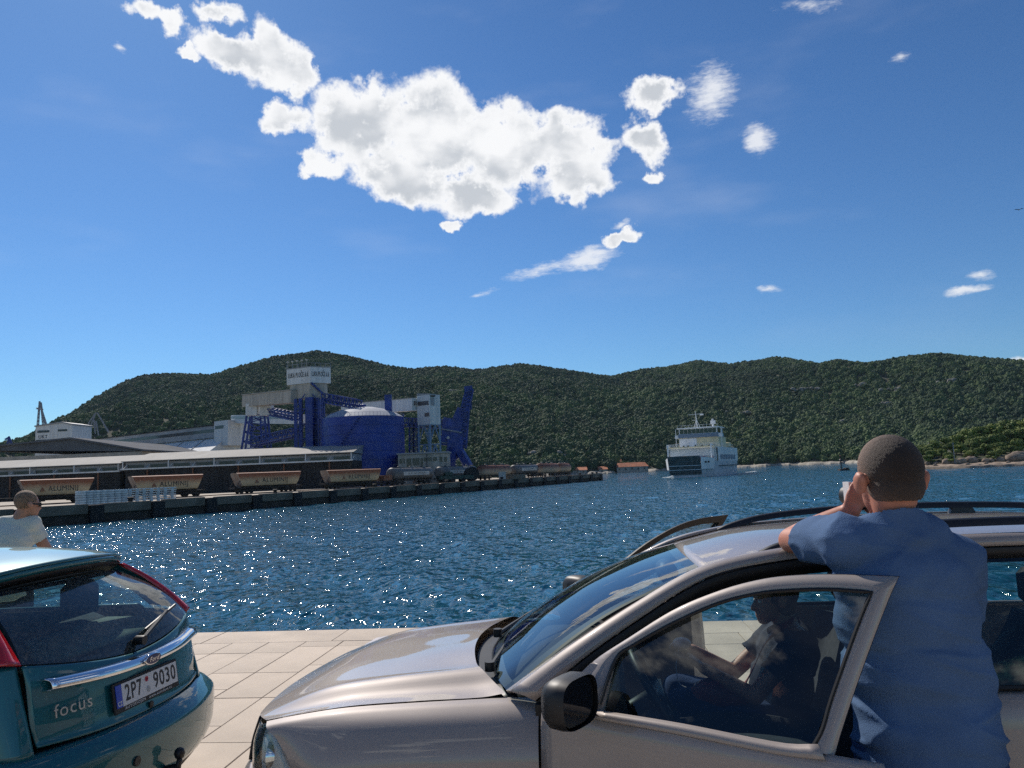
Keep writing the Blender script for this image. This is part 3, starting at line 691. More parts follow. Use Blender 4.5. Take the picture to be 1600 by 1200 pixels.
def ukt():
    Y = 300; x0, xm, x1 = X_(55, 690, Y), X_(84, 690, Y), X_(112, 690, Y)
    t = thing('ukt_building', 'square white block with curved roof and black letters UKT beyond the grey hall', 'building', (x0, Y, DECK))
    h0, hm, h1 = Z_(55, 667, Y) - DECK, Z_(95, 661, Y) - DECK, Z_(112, 664, Y) - DECK
    w = x1 - x0; MB().prism([(0, 0, 0), (w, 0, 0), (w, 0, h1), (w * .72, 0, hm), (0, 0, h0)], (0, 14, 0)).build('wall', M['white_metal'], t)
    MB().prism([(-.3, -.4, h0), (w * .72, -.4, hm), (w + .3, -.4, h1), (w + .3, -.4, h1 + .5), (w * .72, -.4, hm + .5), (-.3, -.4, h0 + .5)], (0, 15, 0)).build('roof', M['grey_metal'], t)
    win(t, 'window', M['window_dark'], (w * .05, 0, h0 - 2.4), (1, 0, 0), (0, 0, 1), w * .33, .9); win(t, 'window', M['window_dark'], (w * .62, 0, h0 - 2.2), (1, 0, 0), (0, 0, 1), w * .25, .8)
    win(t, 'window', M['window_dark'], (w * .02, 0, h0 - 5.9), (1, 0, 0), (0, 0, 1), w * .35, .8)
    text('lettering', 'UKT', 1.9, M['black_ink'], t, frame((w * .21, -.08, h0 - 4.1), (1, 0, 0), (0, 0, 1)), .02, width=w * .24)
ukt()
def store_hall():
    # tall A-frame bulk store with a gallery along its ridge
    a = at_y(110, 689, 362); b = at_y(366, 668, 285); z = (a.z + b.z) / 2; 
    d = Vector((b.x - a.x, b.y - a.y, 0)); L = d.length; ang = math.atan2(d.y, d.x)
    t = thing('bulk_store', 'huge white A-frame storage hall with gallery along its ridge', 'building', (a.x, a.y, DECK), ang)
    h = z - DECK; wdt = 26
    MB().prism([(0, -wdt, 3), (0, 0, h - 3), (0, wdt, 3), (0, wdt, 0), (0, -wdt, 0)], (L, 0, 0)).build('roof', M['white_metal'], t)
    for k in range(1, 9): MB().hexa([(L * k / 9 - .15, -wdt, 3.05), (L * k / 9 + .15, -wdt, 3.05), (L * k / 9 + .15, 0, h - 2.95), (L * k / 9 - .15, 0, h - 2.95)], [(L * k / 9 - .15, -wdt, 3.3), (L * k / 9 + .15, -wdt, 3.3), (L * k / 9 + .15, 0, h - 2.7), (L * k / 9 - .15, 0, h - 2.7)]).build('roof_rib', M['grey_metal'], t)
    g = MB().box(-4, L, -3.2, 3.2, h - 4.5, h).build('gallery', M['grey_metal'], t)
    MB().box(-4, L, -3.5, 3.5, h, h + .35).build('gallery_roof', M['dark_wall'], g)
    MB().box(1, L - 6, -3.26, -3.19, h - 2.5, h - 1.3).build('window', M['window_dark'], g)
    hh = MB().box(L - 5, L + 3.5, -5, 4, h - 8, h + 1.2).build('head_house', M['white_metal'], t)
    win(hh, 'window', M['window_dark'], (L - 4.4, -5, h - 1.7), (1, 0, 0), (0, 0, 1), 5.2, 1.2)
    # conveyor bridge running on towards the towers
    c = at_y(368, 655, 286); e = at_y(470, 655, 236); m_ = MB(); m_.bar(c, e, 3.4, 3.0); o = m_.build('conveyor_bridge', M['white_metal']); tag(o, 'enclosed white conveyor bridge from the bulk store to the sign tower', 'conveyor')
    w2 = MB().bar(c + Vector((-.9, -1.5, .5)), e + Vector((-.9, -1.5, .5)), .3, .9).build('window', M['window_brown'], o)
store_hall()

def lattice(m_, p, q, w, n, r=.18, ww=None):   # square lattice mast/boom from p to q, width w at p, ww at q
    p = Vector(p); q = Vector(q); ww = ww or w; d = (q - p).normalized(); u = Vector((1, 0, 0)) if abs(d.x) < .8 else Vector((0, 1, 0)); a = d.cross(u).normalized(); b = d.cross(a)
    def C_(i, k):
        f = i / n; h = (w + (ww - w) * f) / 2; s = [(-1, -1), (1, -1), (1, 1), (-1, 1)][k % 4]; return p + (q - p) * f + a * (s[0] * h) + b * (s[1] * h)
    for k in range(4): m_.bar(C_(0, k), C_(n, k), r)
    for i in range(n):
        for k in range(4):
            m_.bar(C_(i, k), C_(i + 1, k + 1) if i % 2 else C_(i + 1, k + 1), r * .7); m_.bar(C_(i + 1, k), C_(i + 1, k + 1), r * .7)
    return m_
def sign_tower():
    Y = 205; c = at_y(485, 600, Y); top = at_y(485, 573.5, Y).z; b0 = at_y(485, 598, Y).z
    l = at_y(448, 600, Y + 3.2); r = at_y(517, 600, Y + 3.0)
    t = thing('sign_tower', 'transfer tower with white sign box reading LUKA PLOCE on blue legs', 'tower', (c.x, c.y, DECK)); o_ = Vector((c.x, c.y, 0))
    z0, z1 = b0 - DECK, top - DECK; lv = l - c; rv = r - c; lv.z = rv.z = 0
    P = [Vector((0, 0, 0)), rv, rv + lv, lv]
    def slab(name, mat, k0, k1, za, zb, par=t):
        return MB().prism([p * 1.0 + Vector((0, 0, za)) for p in P] if k0 is None else [Vector((0, .6, za)) * (1 - k0) + p * 0 + (P[2] / 2) * (1 - k0) + (p - P[2] / 2) * k0 + (P[2] / 2) * k0 for p in P], (0, 0, zb - za)).build(name, mat, par)
    sb = MB().prism([p + Vector((0, 0, z0)) for p in P], (0, 0, z1 - z0)).build('sign_box', M['white_metal'], t)
    MB().prism([(p - P[2] / 2) * 1.02 + P[2] / 2 + Vector((0, 0, z1)) for p in P], (0, 0, .25)).build('roof', M['grey_metal'], t)
    for v_, s in ((lv, -1), (rv, 1)):
        ctr = v_ / 2 + Vector((0, 0, z0 + (z1 - z0) * .56)); u = v_.normalized() * s; n_ = u.cross(Vector((0, 0, 1)))
        text('lettering', 'LUKA PLOČE d.d.', 1.9, M['black_ink'], sb, frame(ctr + n_ * .06, u, (0, 0, 1)), .02, width=v_.length * .86)
    rl = MB()
    for p, q in ((P[0], P[1]), (P[0], P[3])):
        for k in range(5): rl.bar(p + (q - p) * k / 4 + Vector((0, 0, z1 + .2)), p + (q - p) * k / 4 + Vector((0, 0, z1 + 1.2)), .1)
        rl.bar(p + Vector((0, 0, z1 + 1.2)), q + Vector((0, 0, z1 + 1.2)), .09)
    rl.build('railing', M['crane_grey'], t)
    for k in range(5): MB().lathe([(.05, 0), (.05, 1.7), (.35, 1.75), (.3, 2.0), (.05, 2.05)], 8, tuple(lv * (.15 + .2 * k) + Vector((0, 0, z1 + .2)))).build('floodlight', M['panel_white'], t)
    # beige house under the box
    za = at_y(485, 621, Y).z - DECK; q = [(p - P[2] / 2) * .84 + P[2] / 2 for p in P]
    hs = MB().prism([p + Vector((0, 0, za)) for p in q], (0, 0, z0 - za - .02)).build('house', M['beige'], t)
    MB().bar(q[0] + Vector((.4, -.5, z0)), q[1] + Vector((-.8, -.6, za + .8)), .7, .35).build('stair', M['blue_steel'], t)
    # sloping gallery to the left
    g0 = at_y(386, 627, 222) - Vector((c.x, c.y, DECK)); g1 = at_y(462, 620, 207) - Vector((c.x, c.y, DECK))
    ga = MB().bar(g0, g1, 3.2, 3.3).build('gallery', M['beige'], t); MB().bar(g0 + Vector((0, 0, 1.8)), g1 + Vector((0, 0, 1.8)), 3.6, .25).build('gallery_roof', M['white_roof'], ga)
    for px in (395, 417):
        k = at_y(px, 641, 220) - Vector((c.x, c.y, DECK)); MB().box(k.x - 1.6, k.x + 1.6, k.y - 1.4, k.y + 1.4, k.z - 1.6, k.z + 1.9).build('cabin', M['white_metal'], t)
    # blue legs and bracing
    for i, (px, yy, w) in enumerate(((462, 207, .8), (470, 206, .9), (484, 204.6, 1.9), (497, 206, .7), (505, 207, .8))):
        k = at_y(px, 640, yy) - Vector((c.x, c.y, DECK)); MB().box(k.x - w / 2, k.x + w / 2, k.y - w / 2, k.y + w / 2, 0, za - .05).build('leg', M['blue_steel'], t)
    k = at_y(491, 640, 208) - Vector((c.x, c.y, DECK)); MB().box(k.x - 2.2, k.x + 1.6, k.y - 1, k.y + 2, 0, za - .1).build('lift_shaft', M['blue_steel'], t)
    br = MB(); xa = at_y(462, 640, 206).x - c.x; xb = at_y(505, 640, 206).x - c.x
    for k in range(6):
        z = za * k / 6 + 1; br.bar((xa, .3, z), (xb, .3, z), .3)
        br.bar((xa, .3, z), ((xa + xb) / 2 - 1, .3, z + za / 6), .2).bar((xb, .5, z), ((xa + xb) / 2 + 1, .5, z + za / 6), .2)
    br.build('bracing', M['blue_steel'], t)
    # lattice trestle under the gallery and two sloping conveyors
    tr = MB()
    def vp(px, py, y): return at_y(px, py, y) - Vector((c.x, c.y, DECK))
    a0, a1, b0_, b1 = vp(380, 705, 221), vp(389, 646, 221), vp(421, 705, 221), vp(416, 650, 221)
    for dy in (-1.5, 1.5):
        D_ = Vector((0, dy, 0)); tr.bar(a0 + D_, a1 + D_, .5).bar(b0_ + D_, b1 + D_, .5)
        for k in range(4):
            f, g_ = k / 4, (k + 1) / 4
            tr.bar(a0.lerp(a1, f) + D_, b0_.lerp(b1, g_) + D_, .25).bar(b0_.lerp(b1, f) + D_, a0.lerp(a1, g_) + D_, .25).bar(a0.lerp(a1, g_) + D_, b0_.lerp(b1, g_) + D_, .25)
    tr.bar(vp(394, 648, 221), vp(392, 700, 221), .4).bar(vp(407, 650, 221), vp(409, 700, 221), .4)
    tr.build('trestle', M['blue_steel'], t)
    cv = MB(); lattice(cv, vp(423, 643, 219), vp(462, 651, 207), 1.9, 7, .22); cv.bar(vp(423, 643, 219), vp(462, 651, 207), 1.3, .5); cv.build('conveyor', M['blue_steel'], t)
    cv = MB(); lattice(cv, vp(400, 690, 219), vp(462, 676, 207), 2.2, 9, .24); cv.bar(vp(400, 690, 219), vp(462, 676, 207), 1.4, .6); cv.build('conveyor', M['blue_steel'], t)
    cv = MB(); lattice(cv, vp(505, 622, 206), vp(560, 632, 200), 2.4, 9, .26); cv.bar(vp(505, 624, 206), vp(560, 634, 200), 1.5, .6); cv.build('conveyor', M['blue_steel'], t)
    sc = MB()
    for px, y in ((463, 700), (498, 700)):
        for dx in (0, 6): sc.bar(vp(px + dx, 705, 203), vp(px + dx, 626, 203), .16)
        for k in range(12): sc.bar(vp(px, 704 - k * 6.5, 203), vp(px + 6, 701 - k * 6.5, 203), .12)
    sc.build('ladder', M['blue_steel'], t)
sign_tower()
def silo():
    Y = 203; c = at_y(568.5, 700, Y); rad = (X_(632, 690, Y) - X_(505, 690, Y)) / 2; zt = at_y(568, 649, Y - rad).z - DECK; zd = at_y(568, 636, Y).z - DECK
    t = thing('blue_silo', 'huge cobalt blue cylindrical silo with shallow silver dome', 'silo', (c.x, c.y, DECK))
    MB().lathe([(rad, 0), (rad, zt)], 96).build('shell', M['blue_silo'], t, smooth=True, angle=40)
    for k in range(1, 8): MB().lathe([(rad + .01, zt * k / 8 - .09), (rad + .11, zt * k / 8 - .07), (rad + .11, zt * k / 8 + .07), (rad + .01, zt * k / 8 + .09)], 96, cap=False).build('hoop', M['blue_silo'], t, smooth=False)
    MB().lathe([(rad + .02, zt + .01), (rad * .8, zt + (zd - zt) * .42), (rad * .55, zt + (zd - zt) * .74), (rad * .28, zt + (zd - zt) * .94), (.3, zd)], 72, cap=False).build('dome', M['silver_roof'], t, smooth=True)
    rl = MB()
    for k in range(72):
        a, b = 2 * math.pi * k / 72, 2 * math.pi * (k + 1) / 72; p = Vector((rad * math.cos(a), rad * math.sin(a), zt)); q = Vector((rad * math.cos(b), rad * math.sin(b), zt))
        rl.bar(p, p + Vector((0, 0, .9)), .05); rl.bar(p + Vector((0, 0, .9)), q + Vector((0, 0, .9)), .05)
    rl.build('railing', M['blue_steel'], t)
    st = MB()
    for k in range(26):
        a = R(-150 + k * 2.6); z = zt * k / 26; p = Vector((math.cos(a), math.sin(a), 0)); st.bar(p * (rad + .05) + Vector((0, 0, z)), p * (rad + .95) + Vector((0, 0, z)), .7, .1)
    st.build('stair', M['blue_steel'], t)
    MB().lathe([(.8, 0), (.8, .7), (.3, .9)], 12, (0, 0, zd - .1)).build('vent', M['blue_steel'], t)
    k = at_y(607, 640, Y - 2) - Vector((c.x, c.y, DECK)); zz = at_y(607, 617, Y - 2).z - DECK
    MB().box(k.x - .85, k.x + .85, k.y - .8, k.y + .8, zt - 1, zz).box(k.x - 1.3, k.x + 1.3, k.y - 1.2, k.y + 1.2, zt + .6, zt + .8).build('elevator_head', M['blue_steel'], t)
silo()
def white_tower():
    Y = 207; c = at_y(672, 663, Y); l = at_y(652.5, 663, Y + 2.6) - c; r = at_y(688.5, 663, Y + 2.4) - c; l.z = r.z = 0
    t = thing('white_transfer_tower', 'white box tower with two brown windows on pale blue lattice legs', 'tower', (c.x, c.y, DECK))
    z0 = at_y(672, 663, Y).z - DECK; z1 = at_y(672, 616.5, Y).z - DECK; P = [Vector((0, 0, 0)), r, r + l, l]
    b = MB().prism([p + Vector((0, 0, z0)) for p in P], (0, 0, z1 - z0)).build('house', M['white_metal'], t)
    MB().hexa([P[0] + Vector((0, 0, z1 + .004)), P[1] + Vector((0, 0, z1 + .004)), P[2] + Vector((0, 0, z1 + .004)), P[3] + Vector((0, 0, z1 + .004))], [P[0] + Vector((0, 0, z1 + .3)), P[1] + Vector((0, 0, z1 + .1)), P[2] + Vector((0, 0, z1 + .3)), P[3] + Vector((0, 0, z1 + .7))]).build('roof', M['grey_metal'], t)
    u = -l.normalized(); H_ = z1 - z0
    win(b, 'window', M['window_brown'], l * .93 + Vector((0, 0, z0 + H_ * .66)), u, (0, 0, 1), l.length * .86, H_ * .14); win(b, 'window', M['window_brown'], l * .40 + Vector((0, 0, z0 + H_ * .27)), u, (0, 0, 1), l.length * .36, H_ * .13)
    u = r.normalized(); win(b, 'door', M['grey_metal'], r * .1 + Vector((0, 0, z0 + H_ * .64)), u, (0, 0, 1), r.length * .36, H_ * .26); win(b, 'hoist', M['black_ink'], r * .12 + Vector((0, 0, z0 + H_ * .93)), u, (0, 0, 1), r.length * .34, .4, .5)
    zb = at_y(672, 707, Y).z - DECK
    ctr = (l + r) / 2
    for p in P:
        q = (p - ctr) * .92 + ctr; MB().box(q.x - .22, q.x + .22, q.y - .22, q.y + .22, 0, z0 - .02).build('leg', M['pale_blue'], t)
    br = MB()
    for i in range(4):
        p, q = (P[i] - ctr) * .92 + ctr, (P[(i + 1) % 4] - ctr) * .92 + ctr
        for k in range(3):
            za, zc = z0 * k / 3 + .2, z0 * (k + 1) / 3 - .1; up = Vector((0, 0, 1)); mid = (p + q) / 2
            br.bar(p + up * za, mid + up * zc, .2).bar(q + up * za, mid + up * zc, .2).bar(p + up * zc, q + up * zc, .2)
    br.build('bracing', M['pale_blue'], t)
    g0 = at_y(652, 632, Y + 3) - Vector((c.x, c.y, DECK)); g1 = at_y(540, 640, 250) - Vector((c.x, c.y, DECK))
    g = MB().bar(g0, g1, 3.2, 3.4).build('gallery', M['white_metal'], t); MB().bar(g0 + Vector((-.05, -1.62, .3)), g1 + Vector((-.05, -1.62, .3)), .14, 1.1).build('window', M['window_brown'], g)
    MB().bar(g0 + Vector((0, 0, 1.75)), g1 + Vector((0, 0, 1.75)), 3.5, .2).build('gallery_roof', M['white_roof'], g)
white_tower()
def office():
    Y = 193; x0, x1 = X_(622, 722, Y), X_(700, 722, Y); zt = Z_(660, 709, Y) - DECK
    t = thing('wharf_office', 'low flat roofed grey office with a row of dark windows behind the tank wagons', 'building', (x0, Y, DECK)); w = x1 - x0
    MB().box(0, w, 0, 7, 0, zt).build('wall', M['beige'], t); MB().box(-.3, w + .3, -.5, 7.3, zt, zt + .35).build('roof', M['grey_metal'], t)
    for a, b, z, h in ((.03, .09, .70, .16), (.11, .14, .70, .16), (.17, .27, .58, .28), (.29, .43, .62, .24), (.45, .5, .60, .26), (.52, .59, .74, .13), (.60, .67, .74, .13), (.70, .78, .74, .13), (.83, .89, .70, .18), (.92, .98, .70, .16)):
        win(t, 'window', M['window_dark'], (w * a, 0, zt * z), (1, 0, 0), (0, 0, 1), w * (b - a), zt * h)
    MB().bar((w * .58, -.4, 0), (w * .58, -.4, zt + 1), .15).build('downpipe', M['black_ink'], t)
    MB().bar((w * .30, -.9, .3), (w * .55, -.9, zt * .5), .25, .5).build('stair', M['rust'], t)
office()
def loader():
    Y = 215; c = at_y(715, 727, Y); t = thing('ship_loader', 'tall dark blue ship loader with raised boom at the wharf', 'crane', (c.x, c.y, DECK))
    def p(px, py, dy=0): return at_y(px, py, Y + dy) - Vector((c.x, c.y, DECK))
    MB().bar(p(703, 730, -3), p(706, 700, -2), 2.2, 2).bar(p(733, 729, -3), p(718, 703, -2), 2.0, 1.8).bar(p(700, 728, 4), p(706, 700, 3), 1.8).bar(p(730, 728, 4), p(718, 703, 3), 1.8).build('portal', M['blue_steel'], t)
    MB().bar(p(700, 696), p(724, 697), 5.5, 3.4).bar(p(708, 712), p(722, 700), 3.2, 3).build('platform', M['blue_steel'], t)
    b = MB().bar(p(690, 682), p(722, 688), 3.2, 4.6).bar(p(692, 664), p(722, 668), 2.8, 4.2); b.build('machinery_house', M['blue_steel'], t)
    MB().bar(p(690, 670, -2), p(722, 676, -2), .2, .35).bar(p(690, 691, -2), p(716, 696, -2), .2, .3).build('walkway', M['crane_grey'], t)
    mm = MB(); lattice(mm, p(721, 700), p(727, 640), 2.6, 8, .38, 2.2); mm.bar(p(721, 700), p(727, 640), 1.8); mm.build('mast', M['blue_steel'], t)
    mm = MB(); lattice(mm, p(726, 642), p(734, 608), 2.2, 6, .34, 2.0); mm.bar(p(727, 642), p(733, 610), 1.4); mm.build('boom', M['blue_steel'], t)
    MB().bar(p(726, 609), p(738, 607), 2, 1.6).bar(p(736, 610), p(736, 640), .35).build('boom_head', M['blue_steel'], t)
    MB().bar(p(714, 660), p(724, 636), .5).bar(p(712, 655), p(720, 638), 1.2, 1.8).build('tie', M['blue_steel'], t)
    MB().lathe([(.45, -.05), (.45, .05)], 14, tuple(p(700, 684, -2.6)), 'y').build('lamp', M['panel_white'], t)
    cb = MB(); lattice(cb, p(632, 660, -2), p(692, 663, 0), 2.4, 10, .26); cb.bar(p(632, 661, -2), p(692, 664, 0), 1.2, .5); cb.build('conveyor', M['blue_steel'], t)
    lg = MB()
    for px in (643, 650): lattice(lg, p(px, 712, -1), p(px, 664, -1), 1.2, 6, .22)
    lg.build('conveyor_trestle', M['blue_steel'], t)
loader()
def crane(name, label, pts, Y, mat, r):
    b = at_y(pts[0][0][0], pts[0][0][1], Y); t = MB(); o_ = Vector((b.x, b.y, DECK))
    for p, q in pts: lattice(t, at_y(p[0], p[1], Y) - o_, at_y(q[0], q[1], Y) - o_, r * 4, 7, r, r * 2.5)
    o = t.build(name, mat); o.location = o_; tag(o, label, 'crane')
crane('tower_crane', 'slender blue grey harbour crane rising behind the UKT block', [((59, 666), (62, 627)), ((68, 666), (64, 629)), ((72, 664), (65, 640)), ((57, 638), (67, 640))], 420, M['crane_grey'], .2)
crane('jib_crane', 'small distant blue crane at the far side of the port', [((11, 699), (14, 682)), ((20, 698), (14, 682)), ((8, 687), (14, 683)), ((14, 684), (17, 694))], 420, M['blue_steel'], .18)
crane('gantry_crane', 'pale tripod shear crane on the slope behind the storage hall', [((136, 680), (150, 645)), ((170, 676), (152, 645)), ((150, 645), (139, 660)), ((139, 660), (136, 679)), ((150, 658), (154, 680)), ((147, 656), (149, 678))], 400, M['crane_grey'], .13)
def small_port_things():
    def base(px, Y): p = at_y(px, 750, Y); p.z = DECK; return p
    # green machine
    t = thing('green_machine', 'dark green wheeled machine with black drum beside grey tank wagon', 'machine', base(715, 190), R(28)); g = mk_mat('dark green paint', (0.012, 0.04, 0.032), .5, var=.3, vscale=2)
    MB().box(-5, 4, -1, 1, .7, 1.7).build('body', g, t, bevel=.08); MB().box(-3.6, -1.6, -1, 1, 1.7, 2.6).build('engine_cover', g, t, bevel=.1)
    MB().lathe([(.3, -1.0), (1.7, -.9), (1.7, .9), (.3, 1.0)], 20, (3.8, 0, 1.9), 'y').build('drum', M['rubber'], t)
    for x in (-4, -1.5, 1.2): MB().lathe([(.3, -1.05), (.55, -1.0), (.55, 1.0), (.3, 1.05)], 14, (x, 0, .55), 'y').build('wheel', M['rubber'], t)
    o = MB().box(-.9, .9, -.7, .7, 0, 2.0).box(-1.0, 1.0, -.8, .8, 2.0, 2.12).build('white_cabinet', M['panel_white'], bevel=.03); o.location = base(785, 203); tag(o, 'small white cabinet on the wharf deck beside rusty tank wagon', 'cabinet')
    o = MB().box(-2.8, 2.8, -.9, .9, 0, 1.3).box(-2.6, 2.6, -.95, -.9, .3, 1.1).build('concrete_block', M['concrete'], bevel=.04); o.location = base(805, 206); tag(o, 'low grey concrete block on the wharf deck', 'block')
    t = thing('loading_frame', 'dark wheeled frame left of the first hopper wagon on the wharf', 'trailer', base(8, 118), R(30)); MB().box(-5, 4, -1.1, 1.1, .7, 1.2).build('chassis', M['undercarriage'], t); MB().bar((-1, -1, 1.2), (3.6, -1, 4.2), .2).bar((3.6, -1, 4.2), (3.6, -1, 1.2), .15).build('arm', M['undercarriage'], t)
    for x in (-4, -2.6, 2.6): MB().lathe([(.3, -1.0), (.5, -.95), (.5, .95), (.3, 1.0)], 12, (x, 0, .5), 'y').build('wheel', M['rubber'], t)
small_port_things()

# ------------------------------------------------------------------ houses on the far shore
def house(px0, px1, pyt, pyb, Y, label, hip=False):
    x0, x1 = X_(px0, pyb, Y), X_(px1, pyb, Y); zb = WATER_Z + 1.0; h = Z_(px0, pyt, Y) - zb; w = x1 - x0
    t = thing('red_roofed_house', label, 'house', (x0, Y, zb), 0, 'red roofed houses on the far shore'); ww = h * .52
    MB().box(0, w, 0, 10, -2, ww).build('wall', M['plaster'], t)
    MB().add([(-.5, -.6, ww), (w + .5, -.6, ww), (w + .5, 10.6, ww), (-.5, 10.6, ww), (1.5 if hip else -.5, 5, h), (w - 1.5 if hip else w + .5, 5, h)], [(0, 1, 5, 4), (2, 3, 4, 5), (1, 2, 5), (3, 0, 4), (0, 3, 2, 1)]).build('roof', M['terracotta'], t)
    n = max(1, int(w / 4))
    for k in range(n): win(t, 'window', M['window_dark'], (w * (k + .3) / n, 0, ww * .35), (1, 0, 0), (0, 0, 1), 1.1, 1.3)
house(964, 1013, 723.5, 734, 548, 'long low house with bright terracotta roof beside the ferry', True)
house(936, 949, 729, 735.5, 545, 'tiny terracotta roofed house just off the wharf end')
house(889, 917, 730.5, 737, 540, 'low long terracotta roofed house showing past the last tank wagon')
house(966, 972, 717.5, 727, 575, 'small pale house above the long terracotta roof')
# ------------------------------------------------------------------ wooded spit on the right
M['bark'] = mk_mat('pine bark', (0.09, 0.06, 0.04), .9, var=.3, vscale=6)
M['spit_rock'] = mk_mat('warm shore rock', (0.25, 0.19, 0.14), .9, var=.4, vscale=.5, bump=.4, bscale=2)
M['spit_soil'] = mk_mat('dry scrub soil', (0.045, 0.05, 0.022), .95, var=.4, vscale=.2)
def leaf_mat(name, c1, c2):
    mt = mk_mat(name, c1, .7, spec=.25); nt = mt.node_tree; N = nt.nodes; L = nt.links; b = N['Principled BSDF']
    g = N.new('ShaderNodeNewGeometry'); oi = N.new('ShaderNodeObjectInfo')
    mx = N.new('ShaderNodeMix'); mx.data_type = 'RGBA'; ad = N.new('ShaderNodeMath'); ad.operation = 'MULTIPLY_ADD'; L.new(oi.outputs['Random'], ad.inputs[0]); ad.inputs[1].default_value = .6
    rp = N.new('ShaderNodeMath'); rp.operation = 'MULTIPLY'; L.new(g.outputs['Random Per Island'], rp.inputs[0]); rp.inputs[1].default_value = .4; L.new(rp.outputs[0], ad.inputs[2])
    L.new(ad.outputs[0], mx.inputs[0]); mx.inputs[6].default_value = tuple(c1) + (1,); mx.inputs[7].default_value = tuple(c2) + (1,); L.new(mx.outputs[2], b.inputs['Base Color'])
    b.inputs['Transmission Weight'].default_value = 0; return mt
M['pine_leaf'] = leaf_mat('pine foliage', (0.075, 0.115, 0.030), (0.25, 0.29, 0.07))
def tree_mesh(seed, h, w, n):
    """crown of small leaf clump faces gathered in lobes"""
    r = np.random.RandomState(seed); lobes = []
    for k in range(11):
        a = r.rand() * 6.28; rr = w * (.15 + .75 * r.rand() ** .7); z = h * (.3 + .62 * r.rand()); f = 1 - .55 * max(0, (z / h - .5)) * 2
        lobes.append((rr * f * math.cos(a), rr * f * math.sin(a), z, w * (.28 + .25 * r.rand())))
    lobes.append((0, 0, h * .85, w * .4))
    vs = []; fs = []
    for i in range(n):
        lx, ly, lz, lr = lobes[r.randint(len(lobes))]
        d = r.randn(3); d /= np.linalg.norm(d); c = np.array((lx, ly, lz)) + d * lr * (.55 + .5 * r.rand()) * np.array((1, 1, .72))
        s = w * .075 * (.6 + .9 * r.rand()); u = r.randn(3); u -= d * u.dot(d) * .6; u /= np.linalg.norm(u); v = np.cross(d, u); v /= np.linalg.norm(v) + 1e-9
        k = len(vs); vs += [tuple(c - u * s), tuple(c + v * s * .8 + d * s * .35), tuple(c + u * s), tuple(c - v * s * .8 + d * s * .2)]; fs.append((k, k + 1, k + 2, k + 3))
    return vs, fs, lobes
